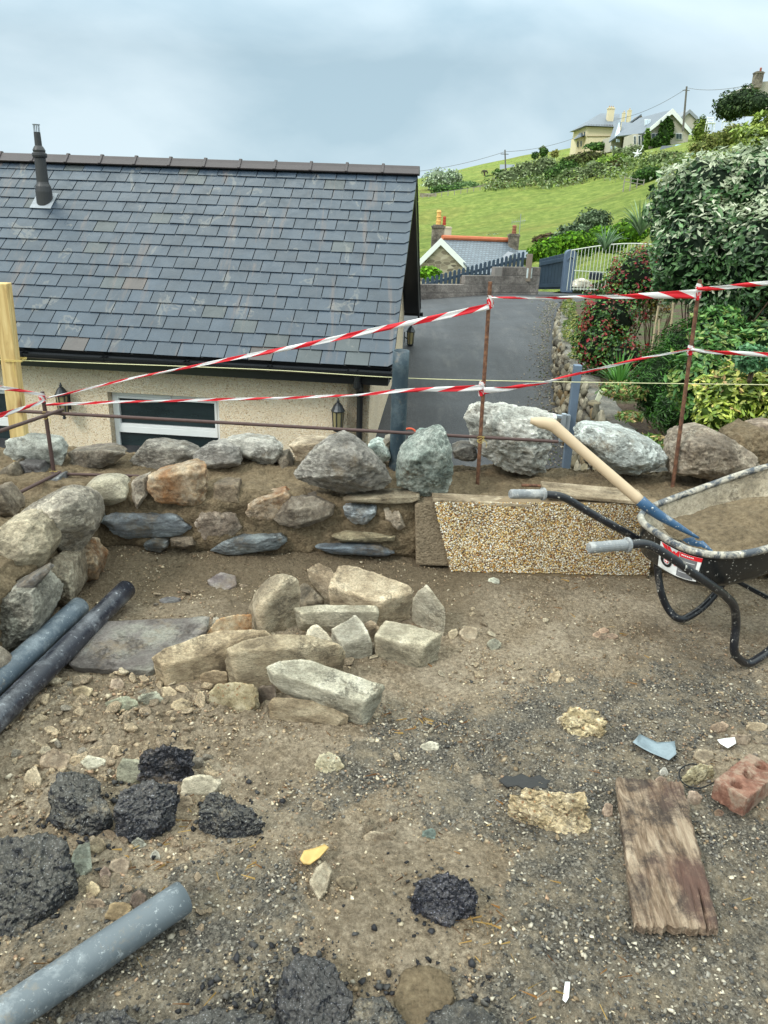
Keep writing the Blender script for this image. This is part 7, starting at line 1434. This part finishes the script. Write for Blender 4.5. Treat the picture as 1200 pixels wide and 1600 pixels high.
for px, py, Yd, lb in ((71, 648, YL, 'wire tie at the upper crossing of the bars at the left corner'), (84, 740, YL, 'wire tie at the lower crossing of the bars at the left corner'), (751, 686, YC, 'loose yellow string tie at the crossing on the centre upright')):
    c = at(px, py, Yd); m = MB()
    for k in range(4): r0_ = .014 + .002 * k; m.tube([c + np.array([r0_ * math.cos(a), r0_ * math.sin(a) * .9, (k - 1.5) * .005 + .012 * math.sin(a + k)]) for a in np.linspace(0, 2 * math.pi, 12)], .0012, 5)
    m.tube(smooth_path([c + [.012, -.012, 0], c + [.03, -.02, -.015], c + [.028, -.02, -.04]], 4), .0012, 5); tag(m.build('tie_wire', M['tie'], None), lb, 'tie')
def tape_mat():
    m = NT('red_white_barrier_tape', .38, .4); u = m.attr('Col', 'Color'); x = m.n('ShaderNodeSeparateColor'); m.l(u, x.inputs[0])
    f = m.math('FRACT', m.math('ADD', m.math('MULTIPLY', x.outputs[0], 1.0), m.math('MULTIPLY', x.outputs[1], 0.45))); s_ = m.ramp(f, [(0., 0.), (.5, 1.)], 'CONSTANT')
    c = m.mix(s_, (.82, .80, .80), (.72, .02, .035)); mm = m.done(c, None, m.bump(m.noise(30, 3), .3, .003))
    t = m.n('ShaderNodeBsdfTranslucent'); m.l(c, t.inputs[0]); y = m.n('ShaderNodeMixShader'); y.inputs[0].default_value = .3; m.l(m.b.outputs[0], y.inputs[1]); m.l(t.outputs[0], y.inputs[2]); m.l(y.outputs[0], m.out.inputs[0]); return mm
M['tape'] = tape_mat()
def tape(P, Wd, twist, label, ph=0.0, per=.2, wraps=True):
    Wd = [w * .84 for w in Wd]
    # P: 3-D points ; Wd: visible widths at the points (m) ; twist: roll angles ; one stripe pair every `per` metres
    Q = smooth_path(P, 24); n_ = len(Q); tt = np.linspace(0, len(P) - 1, n_); w_ = np.interp(tt, range(len(P)), Wd); tw = np.interp(tt, range(len(P)), twist); V = []; C_ = []; s_ = ph
    K = 5
    for i in range(n_):
        t = Q[min(i + 1, n_ - 1)] - Q[max(i - 1, 0)]; t /= np.linalg.norm(t); v = Q[i] - CAMP * 0 - np.array([0, 0, EYE]); up = np.array([0, 0, 1.0]); up = up - t * (up @ t); up /= np.linalg.norm(up); sd = np.cross(t, up)
        if i: s_ += np.linalg.norm(Q[i] - Q[i - 1]) / per
        for j in range(K):
            f = j / (K - 1) - .5; d = (up * math.cos(tw[i]) + sd * math.sin(tw[i])) * f * w_[i]; cr_ = sd * math.cos(tw[i]) - up * math.sin(tw[i]); V.append(Q[i] + d + cr_ * (.004 * math.sin(f * 7 + i * .25))); C_.append((s_, f, 0))
    F = [(i * K + j, i * K + j + 1, (i + 1) * K + j + 1, (i + 1) * K + j) for i in range(n_ - 1) for j in range(K - 1)]
    o = mesh_obj('barrier_tape', np.array(V), F, M['tape'], None, col=np.array(C_), smooth=True); so_ = o.modifiers.new('thickness', 'SOLIDIFY'); so_.thickness = .0012
    return tag(o, label, 'barrier tape', 'red and white barrier tape')
def L3(pp): return [at(x_, y_, Yd) for x_, y_, Yd in pp]
tape(L3([(764, 479, YC - .02), (600, 513, 3.8), (430, 548, 3.78), (250, 582, 3.76), (72, 622, YL - .02)]), [.034, .030, .024, .013, .010], [.1, .2, .3, .7, .3], 'upper red and white tape sloping from the centre upright down to the left corner bar', .3)
tape(L3([(754, 606, YC - .02), (640, 610, 3.8), (540, 618, 3.79), (400, 623, 3.78), (230, 627, 3.76), (72, 632, YL - .02)]), [.036, .022, .014, .015, .013, .016], [0, .2, .8, .3, .6, .3], 'lower red and white tape running level from the centre upright to the left corner bar', .1)
tape(L3([(70, 618, YL - .02), (30, 610, 3.6), (-60, 598, 3.3)]), [.016, .018, .03], [.3, .1, 0], 'tape leaving the left corner bar towards the left edge, upper one')
tape(L3([(70, 626, YL - .03), (30, 640, 3.5), (-70, 668, 3.1)]), [.016, .02, .035], [.3, .1, 0], 'tape leaving the left corner bar towards the left edge, lower one')
tape(L3([(768, 466, YC - .02), (880, 465, 3.84), (985, 463, 3.86), (1088, 459, YR - .02)]), [.012, .014, .026, .052], [.4, .3, .1, 0], 'upper red and white tape between the centre and right uprights, widening to the right', .2)
tape(L3([(1090, 453, YR - .02), (1150, 447, 3.9), (1260, 437, 3.95)]), [.024, .026, .03], [.2, .2, .2], 'upper red and white tape leaving the right upright towards the right edge', .5)
tape(L3([(756, 611, YC - .03), (800, 606, 3.82), (860, 595, 3.84), (960, 570, 3.86), (1080, 545, YR - .02)]), [.04, .026, .016, .018, .012], [0, .2, .4, .3, .4], 'lower red and white tape rising from the centre upright to the right upright', .1, .3)
tape(L3([(1078, 547, YR - .02), (1130, 551, 3.9), (1260, 557, 3.95)]), [.018, .022, .034], [.3, .2, 0], 'lower red and white tape leaving the right upright towards the right edge', .0, .26)
for px, py, Yd, h_, lb in ((766, 472, YC, .05, 'knot of tape round the centre upright, upper'), (753, 607, YC, .06, 'knot of tape round the centre upright, lower'), (1091, 456, YR, .065, 'knot of tape round the right upright, upper'), (1079, 547, YR, .035, 'knot of tape round the right upright, lower'), (66, 622, YL, .035, 'bunched tape knot at the top of the left corner bar')):
    c = at(px, py, Yd); V = []; C_ = []; K = 7
    for i in range(40):
        a = i * .42; r0_ = .0145 + .0016 * math.sin(i * 1.7)
        for j in range(K): f = j / (K - 1) - .5; V.append(c + np.array([(r0_ + .003 * math.sin(f * 9 + i)) * math.cos(a), r0_ * math.sin(a), f * h_ + .008 * math.sin(a * .5)])); C_.append((i * .11, f, 0))
    o = mesh_obj('tape_knot', np.array(V), [(i * K + j, i * K + j + 1, (i + 1) * K + j + 1, (i + 1) * K + j) for i in range(39) for j in range(K - 1)], M['tape'], None, col=np.array(C_), smooth=True); tag(o, lb, 'tape knot', 'knots of barrier tape')
M['string'] = plain('yellow_builders_line', (.62, .60, .35), .6, 0, .1)
P = L3([(-40, 560, 4.0), (25, 563, 3.98), (400, 577, 4.02), (640, 591, 4.05), (900, 597, 4.1), (1260, 602, 4.15)]); tag(MB().tube(smooth_path(P, 6), .0022, 6).build('builders_line', M['string'], None), "thin pale builder's line stretched level right across the scene", 'string')
def newwood():
    m = NT('fresh_yellow_timber', .7, .3); g = m.noise(5, 5, .6, 1.2, (7, 7, .7)); c = m.ramp(g, [(.3, (.38, .24, .09)), (.5, (.58, .42, .18)), (.7, (.70, .55, .27))]); k = m.ramp(m.vor(3.2, scale3=(2, 2, 1)), [(.10, 1.), (.2, 0.)]); c = m.mix(m.math('MULTIPLY', k, .8), c, (.26, .13, .05)); return m.done(c, None, m.bump(g, .4, .003))
M['timber'] = newwood()
a, b = at(31, 690, 3.93) - hz * .15, at(2, 442, 3.93); ax_ = (b - a) / np.linalg.norm(b - a); sx_ = np.array([1, .12, 0]); sx_ /= np.linalg.norm(sx_); sy_ = np.cross(ax_, sx_); L_ = np.linalg.norm(b - a) / 2
post = MB().box((a + b) / 2, sx_ * .037, sy_ * .037, ax_ * L_).build('timber_post', M['timber'], None, bevel=.004); tag(post, 'fresh yellow square timber post with knots at the far left', 'timber post')
m = MB(); c = at(25, 563, 3.93)
for k in range(3): m.tube([c + sx_ * .04 * s1 + sy_ * .04 * s2 + ax_ * .004 * k for s1, s2 in ((-1, -1), (1, -1), (1, 1), (-1, 1), (-1, -1))], .0016, 5)
m.tube(smooth_path([c - sy_ * .042 * (1 if sy_[1] > 0 else -1), c + [.005, -.05, -.03], c + [.012, -.05, -.075]], 5), .0016, 5); tag(m.build('string_tie', M['tie'], None), 'yellow string tied round the timber post', 'string tie')
# galvanised post and rail behind the white boulder
M['galv'] = plain('painted_galvanised_steel', (.15, .20, .27), .45, .4, .3, 12); M['galvl'] = plain('bare_galvanised_steel', (.42, .46, .50), .4, .6, .2, 12)
gp0, gp1 = at(890, 684, 4.75) - hz * .2, at(903, 570, 4.75); ax_ = (gp1 - gp0) / np.linalg.norm(gp1 - gp0); m = MB().box((gp0 + gp1) / 2, (.024, 0, 0), (0, .024, 0), ax_ * np.linalg.norm(gp1 - gp0) / 2); gpo = m.build('metal_post', M['galv'], None, bevel=.004); tag(gpo, 'blue-grey painted steel post leaning behind the white boulder and the oval one', 'metal post')
MB().box(at(886, 665, 4.72), (.012, 0, 0), (0, .02, 0), (0, 0, .07)).build('bracket', M['galvl'], gpo)
m = MB(); a, b = at(742, 636, 4.6), at(882, 650, 4.7)
m.hexa([a + [0, 0, -.02], b + [0, 0, -.02], b + [0, .03, -.02], a + [0, .03, -.02], a, b, b + [0, .03, 0], a + [0, .03, 0]]); m.box(at(879, 668, 4.7), (.014, 0, 0), (0, .015, 0), (0, 0, .09)); tag(m.build('steel_channel', M['galvl'], None, bevel=.003), 'thin galvanised steel channel resting behind the top of the white boulder', 'steel channel')
m = MB(); c = at(640, 676, 4.3); m.tube([c + np.array([.035 * math.cos(a), .01 * math.sin(a), .022 * math.sin(a)]) for a in np.linspace(.2, 3.4, 12)], .006, 8, lin('#c4563a')); tag(m.build('orange_loop', M['vc'], None), 'small orange-pink plastic loop poking up beside the upright pipe', 'plastic loop')
# ================================================================== WHEELBARROW AND SPADE
def paint_mat(name, base, sc, thr=.5):
    m = NT(name, .35, .5).rnd(); d = m.ramp(m.noise(16, 7, .75, .6), [(thr, 0.), (thr + .12, 1.)]); c = m.mix(d, base, m.ramp(m.noise(30, 4), [(.3, tuple(x * .6 for x in sc)), (.7, sc)]))
    sp_ = m.ramp(m.noise(75, 4, .6), [(.64, 0.), (.68, .9)]); c = m.mix(sp_, c, (.6, .58, .53)); return m.done(c, m.ramp(d, [(0., .3), (1., .85)]), m.bump(d, .4, .002))
M['frame'] = paint_mat('black_frame_paint_with_mortar', (.012, .013, .017), (.42, .39, .34), .58); M['rim'] = paint_mat('mortar_caked_rim', (.05, .06, .075), (.50, .46, .38), .44); M['tub'] = paint_mat('black_barrow_tub', (.010, .011, .012), (.16, .15, .13), .66)
M['tubin'] = rock_mat('mortar_coated_tub_inside', ((.34, .29, .21), (.47, .41, .31), (.58, .52, .41)), None, .1, 5, .006, .85)
M['grip'] = paint_mat('grey_rubber_grip', (.20, .21, .22), (.46, .46, .45), .46)
bar = empty('wheelbarrow', (1.6, 2.95, 0), 'black wheelbarrow with mortar-caked rim and grey grips, cut off by the right edge', 'wheelbarrow')
A_ = np.array([.93, .37, 0]); A_ /= np.linalg.norm(A_); B_ = np.array([-A_[1], A_[0], 0])
TR = .0165
def pp(*L): return [at(x_, y_, Yd) for x_, y_, Yd in L]
near = pp((978, 851, 2.47), (1012, 851, 2.49), (1050, 872, 2.505), (1085, 897, 2.52), (1112, 915, 2.55), (1133, 931, 2.59), (1147, 948, 2.62)) 
nf = gnd(1165, 1036, .017); NQ = [at(1150, 975, 2.65), at(1147, 1008, 2.64), at(1150, 1024, 2.65), nf, nf + A_ * .05 + [0, 0, .004]]
loop = [nf + A_ * .13 + [0, 0, .05], nf + A_ * .20 + [0, 0, .15], nf + A_ * .26 + [0, 0, .30]]
MB().tube(smooth_path(near + NQ + loop, 7), TR, 14).build('frame_tube', M['frame'], bar, smooth=True, origin=bar.location)
far = pp((848, 772, 2.99), (880, 777, 3.0), (915, 797, 3.02), (950, 817, 3.04), (985, 836, 3.06), (1015, 855, 3.08))
ff_ = gnd(1066, 966, .017); FQ = [at(1025, 870, 3.09), at(1028, 895, 3.08), at(1033, 925, 3.06), at(1043, 950, 3.05), ff_ + A_ * -.03 + [0, 0, .006], ff_ + A_ * .03]
fl_ = [ff_ + A_ * .12 + [0, 0, .05], ff_ + A_ * .19 + [0, 0, .14], ff_ + A_ * .235 + [0, 0, .28]]
MB().tube(smooth_path(far + FQ + fl_, 7), TR, 14).build('frame_tube', M['frame'], bar, smooth=True, origin=bar.location)
for (x0, y0, Y0), (x1, y1, Y1) in (((920, 856, 2.42), (983, 851, 2.475)), ((797, 772, 2.945), (851, 772, 2.995))):
    a, b = at(x0, y0, Y0), at(x1, y1, Y1); ax_ = (b - a); l_ = np.linalg.norm(ax_); ax_ /= l_; pr = [(.016, 0), (.019, .004)] + [(.0195 + (.001 if k % 2 else 0), .008 + k * (l_ - .03) / 12) for k in range(12)] + [(.0195, l_ - .014), (.027, l_ - .012), (.027, l_ - .003), (.018, l_)]
    MB().lathe(a, pr, 18, axis=ax_).build('handle_grip', M['grip'], bar, origin=bar.location)
# tub: superelliptic trough from rim down to a smaller floor
rb0, rb1 = at(1000, 806, 3.0), at(1137, 858, 2.55)      # far and near corners of the rear rim
ctr_r = np.array([1.1176, 2.8546, .4807]); wB = .2966; Lt = .92; At = np.array([math.cos(.29526), math.sin(.29526), 0]); Bt = np.array([-At[1], At[0], 0])
def tubpt(s_, t_, d_):                  # s along the axis 0..1, t lateral -1..1 at depth d 0..1
    return None
def ringpts(scaleL, scaleW, zoff, shift, K=72):
    out = []
    for k in range(K):
        a = 2 * math.pi * k / K; c, s = math.cos(a), math.sin(a); e = 2 / 3.078
        x_ = (abs(c) ** e) * (1 if c > 0 else -1) * Lt / 2 * scaleL; y_ = (abs(s) ** e) * (1 if s > 0 else -1) * wB * scaleW * (1 - .10 * (x_ / Lt + .5))
        base = ctr_r + At * (Lt / 2 - .015) + At * shift; zz = ctr_r[2] + .012 + 0.2076 * sm(0., 1., np.array([(x_ / Lt + .5) * .9]))[0] * (1 if zoff == 0 or True else 0)
        out.append(np.array([base[0] + At[0] * x_ + Bt[0] * y_, base[1] + At[1] * x_ + Bt[1] * y_, zz + zoff]))
    return out
rim = ringpts(1, 1, 0, 0); P = rim + [rim[0], rim[1]]
rm3 = MB(); K = 72; kk = 10; V = []
for i in range(K):
    t = rim[(i + 1) % K] - rim[i - 1]; t /= np.linalg.norm(t); up = hz - t * (hz @ t); up /= np.linalg.norm(up); sd = np.cross(t, up)
    for j in range(kk): an = 2 * math.pi * j / kk; V.append(rim[i] + (up * math.cos(an) + sd * math.sin(an)) * .0145)
rm3.add(V, [(i * kk + j, i * kk + (j + 1) % kk, ((i + 1) % K) * kk + (j + 1) % kk, ((i + 1) % K) * kk + j) for i in range(K) for j in range(kk)]); rm3.build('tub_rim', M['rim'], bar, smooth=True, origin=bar.location)
def shell(off, name, mat, flip):
    prof = [(1.0, 1.0, 0., 0.), (.99, .98, -.035, -.002), (.965, .955, -.09, -.01), (.92, .90, -.135, -.025), (.82, .82, -.165, -.035), (.6, .6, -.18, -.03), (.0, .0, -.185, -.03)]
    V = []; 
    for a, b, z_, sh in prof: V += ringpts(a * (1 - off), b * (1 - off * 1.6), z_ + off * .5, sh)
    n_ = len(prof); F = [(i * K + j, i * K + (j + 1) % K, (i + 1) * K + (j + 1) % K, (i + 1) * K + j) for i in range(n_ - 1) for j in range(K)]
    if flip: F = [f[::-1] for f in F]
    return mesh_obj(name, V, F, mat, bar, origin=bar.location, smooth=True)
shell(0., 'tub', M['tub'], False); shell(.012, 'tub_lining', M['tubin'], True)
# mortar in the tub
Vm = []; nn_ = 60
for i in range(nn_):
    for j in range(nn_):
        u_, v_ = i / (nn_ - 1) * 2 - 1, j / (nn_ - 1) * 2 - 1; x_ = u_ * Lt * .44; y_ = v_ * wB * .84 * (1 - .10 * (u_ * .44 + .5)); b0 = ctr_r + At * (Lt / 2 + .02) + At * x_ + Bt * y_
        Vm.append((b0[0], b0[1], ctr_r[2] - .005 + .11 * math.exp(-((x_ - .10) / .28) ** 2 - ((y_ - .05) / .22) ** 2) - .05 * abs(u_) ** 6 - .05 * abs(v_) ** 6))
Vm = np.array(Vm); Vm[:, 2] += .012 * fbm(Vm * 9, 4, .6) + .004 * fbm(Vm * 60, 3, .7)
inm = lambda k: (abs((k // nn_) / (nn_ - 1) * 2 - 1) ** 4 + abs((k % nn_) / (nn_ - 1) * 2 - 1) ** 4) < .82
cut = [(i * nn_ + j, (i + 1) * nn_ + j, (i + 1) * nn_ + j + 1, i * nn_ + j + 1) for i in range(nn_ - 1) for j in range(nn_ - 1) if inm(i * nn_ + j) and inm((i + 1) * nn_ + j + 1)]
mo_ = mesh_obj('mortar_load', Vm, cut, M['mud'], None, smooth=True); tag(mo_, 'heap of sandy wet mortar inside the wheelbarrow tub', 'mortar')
# wheel, axle forks beyond the frame edge
wc = ctr_r + A_ * 1.12; wc = np.array([wc[0], wc[1], .19]); K2 = 28
tV = []; 
for i in range(K2):
    a = 2 * math.pi * i / K2
    for j in range(10): b = 2 * math.pi * j / 10; rr_ = .155 + .04 * math.cos(b); tV.append(wc + A_ * rr_ * math.cos(a) + hz * rr_ * math.sin(a) + B_ * .045 * math.sin(b))
wh = mesh_obj('wheel', tV, [(i * 10 + j, i * 10 + (j + 1) % 10, ((i + 1) % K2) * 10 + (j + 1) % 10, ((i + 1) % K2) * 10 + j) for i in range(K2) for j in range(10)], plain('black_rubber', (.02, .02, .021), .8), bar, smooth=True)
MB().lathe(wc - B_ * .03, [(.02, 0), (.11, .005), (.115, .03), (.11, .055), (.02, .06)], 20, axis=B_).build('wheel_rim', M['frame'], wh, origin=wc)
for sg in (-1, 1):
    s0 = loop[-1] if sg < 0 else fl_[-1]; MB().tube(smooth_path([s0, s0 + A_ * .3 + [0, 0, -.02], wc + B_ * .07 * sg], 5), TR, 12).build('fork_tube', M['frame'], bar, smooth=True, origin=bar.location)
MB().tube([wc - B_ * .08, wc + B_ * .08], .01, 10).build('axle', M['frame'], bar, origin=bar.location)
# cross brace between the legs under the tub
MB().tube([loop[1] + [0, 0, .05], fl_[1] + [0, 0, .05]], .010, 10).build('cross_brace', M['frame'], bar, origin=bar.location)
# printed label on the rear face of the tub
Pn = np.array([.0, 0., 0.])
lab0 = [at(1033, 833, 0), at(1094, 866, 0)] if False else None
ringA, ringB = ringpts(.998, .998, -.012, 0, 360), ringpts(.925, .905, -.132, -.024, 360)
def tface(px, py):                      # nearest point of the tub's outer face under a pixel
    best = None
    for i in range(120, 330):
        for t_ in np.linspace(0, 1, 18):
            p = ringA[i] + (ringB[i] - ringA[i]) * t_; q_ = proj(p); d_ = (q_[0] - px) ** 2 + (q_[1] - py) ** 2
            if best is None or d_ < best[0]: best = (d_, p)
    return best[1]
import itertools
def tix(px, py):
    best = None
    for i in range(120, 330):
        for t_ in np.linspace(0, 1, 24):
            q_ = proj(ringA[i] + (ringB[i] - ringA[i]) * t_); d_ = (q_[0] - px) ** 2 + (q_[1] - py) ** 2
            if best is None or d_ < best[0]: best = (d_, i, t_)
    return best[1]
iu0, iu1 = tix(1033, 846), tix(1096, 880)
def lp(u_, v_, o=.006):                 # label coordinates 0..1, wrapped round the tub's curved rear face
    f = iu0 + (iu1 - iu0) * u_; k = int(math.floor(f)); f -= k; a = ringA[k] * (1 - f) + ringA[k + 1] * f; b = ringB[k] * (1 - f) + ringB[k + 1] * f
    p = a + (b - a) * (.06 + .92 * v_); t = ringA[k + 1] - ringA[k]; n = np.cross(t, b - a); n /= np.linalg.norm(n); n = n if n @ (p - ctr_r - At * .4) > 0 else -n
    return p + n * (o - .002)
def lq(m, u0, u1, v0, v1, c, o=.0065, n_=8):
    for k in range(n_): a, b = u0 + (u1 - u0) * k / n_, u0 + (u1 - u0) * (k + 1) / n_; m.add([lp(a, v0, o), lp(b, v0, o), lp(b, v1, o), lp(a, v1, o)], [(0, 1, 2, 3)], c)
lm = MB(); [lq(lm, 0, 1, k / 6, (k + 1) / 6, lin('#d6d6d4'), .0055, 16) for k in range(6)]; lo = lm.build('product_label', M['vc'], bar, origin=bar.location)
m = MB(); RED = lin('#d4202a'); lq(m, .46, 1., .0, .17, RED, .0068); lq(m, .46, .90, .18, .96, lin('#6f6f72'), .0068)
# red angular emblem
for pts in ([(.02, .0), (.13, .0), (.20, .30), (.22, .36), (.17, .36)], [(.14, .0), (.2, .0), (.25, .2), (.29, .08), (.34, .08), (.38, .34), (.41, .0), (.45, .0), (.43, .62), (.36, .62), (.31, .3), (.27, .42), (.23, .42)]):
    P_ = [lp(u_, v_, .0074) for u_, v_ in pts]; c = lp(np.mean([p[0] for p in pts]), np.mean([p[1] for p in pts]), .0074); m.add([c] + P_, [(0, 1 + i, 1 + (i + 1) % len(P_)) for i in range(len(P_))], RED)
def disc(cu, cv, r1, r2, c, o): P_ = []; [P_.extend([lp(cu + r1 * math.cos(a), cv + r1 * 1.7 * math.sin(a), o), lp(cu + r2 * math.cos(a), cv + r2 * 1.7 * math.sin(a), o)]) for a in np.linspace(0, 2 * math.pi, 25)[:-1]]; n_ = 24; m.add(P_, [(2 * i, 2 * i + 1, (2 * i + 3) % 48, (2 * i + 2) % 48) for i in range(n_)], c)
disc(.17, .60, .075, .135, lin('#141416'), .008); disc(.17, .60, .0, .05, RED, .008)
m.add([lp(.125, .585, .0085), lp(.215, .585, .0085), lp(.215, .615, .0085), lp(.125, .615, .0085)], [(0, 1, 2, 3)], (.8, .8, .8)); m.add([lp(.162, .52, .0085), lp(.178, .52, .0085), lp(.178, .68, .0085), lp(.162, .68, .0085)], [(0, 1, 2, 3)], (.8, .8, .8))
for k in range(5): lq(m, .50, .86 - .05 * (k % 3), .30 + .11 * k, .325 + .11 * k, (.62, .62, .62), .0076, 4)
for k in range(7): lq(m, .50 + k * .045, .53 + k * .045, .055, .105, (.85, .85, .85), .0076, 1)
lq(m, .91, .99, .2, .97, (.85, .85, .85), .0072, 1)
for k in range(11): lq(m, .92, .98, .50 + k * .04, .515 + k * .04 + .008 * (k % 2), (.03, .03, .03), .0078, 1)
m.build('label_print', M['vc'], lo, origin=bar.location)
# spade: wooden T-less shaft with blue socket leaning in the tub
sp_ = empty('spade', at(1093, 843, 2.72), 'spade with thick pale wooden shaft and blue metal socket, resting on the barrow rim', 'spade')
S = [(829, 657, 3.02), (845, 660, 3.01), (862, 664, 3.0), (875, 674, 2.99), (905, 700, 2.96), (950, 739, 2.91), (1003, 785, 2.85)]; rr_ = [.012, .023, .0255, .0235, .021, .0215, .022]
P = smooth_path(pp(*S), 6); rad = np.interp(np.linspace(0, 6, len(P)), range(7), rr_)
M['ash'] = plain('pale_ash_shaft', (.50, .38, .25), .55, 0, .18, 9, .001)
MB().tube(P, rad, 16).build('shaft', M['ash'], sp_, smooth=True, origin=sp_.location)
S2 = [(1000, 782, 2.853), (1008, 789, 2.845), (1030, 805, 2.84), (1060, 823, 2.83), (1092, 841, 2.82)]; P = smooth_path(pp(*S2), 6); rad = np.interp(np.linspace(0, 4, len(P)), range(5), [.0235, .0235, .020, .014, .0045])
M['bluesocket'] = paint_mat('blue_enamel_socket', (.03, .085, .17), (.40, .42, .42), .60); MB().tube(P, rad, 16).build('socket', M['bluesocket'], sp_, smooth=True, origin=sp_.location)
q_ = at(1092, 842, 2.82); dd = A_ * .3 + B_ * .05 - hz * .95; dd /= np.linalg.norm(dd); sd = np.cross(dd, hz); sd /= np.linalg.norm(sd); 
bl_ = MB(); nrm_ = np.cross(sd, dd)
for j in range(9):
    pass
V = []; 
for i in range(8):
    t_ = i / 7; w_ = .02 + .07 * min(1, t_ * 4)
    for j in range(9): f = j / 8 * 2 - 1; V.append(q_ + dd * (t_ * .20) * .8 + sd * f * w_ + nrm_ * (-.014 * (1 - f * f)))
F = [(i * 9 + j, i * 9 + j + 1, (i + 1) * 9 + j + 1, (i + 1) * 9 + j) for i in range(7) for j in range(8)]
bo = mesh_obj('blade', V, F, M['bluesocket'], sp_, origin=sp_.location, smooth=True); so_ = bo.modifiers.new('thickness', 'SOLIDIFY'); so_.thickness = .003
r_ = at(1018, 796, 2.83); MB().lathe(r_ + np.array([-.004, -.018, .012]), [(.005, 0), (.004, .004), (.001, .006)], 10, axis=(-.1, -.8, .6)).build('rivet', M['galvl'], sp_, origin=sp_.location)
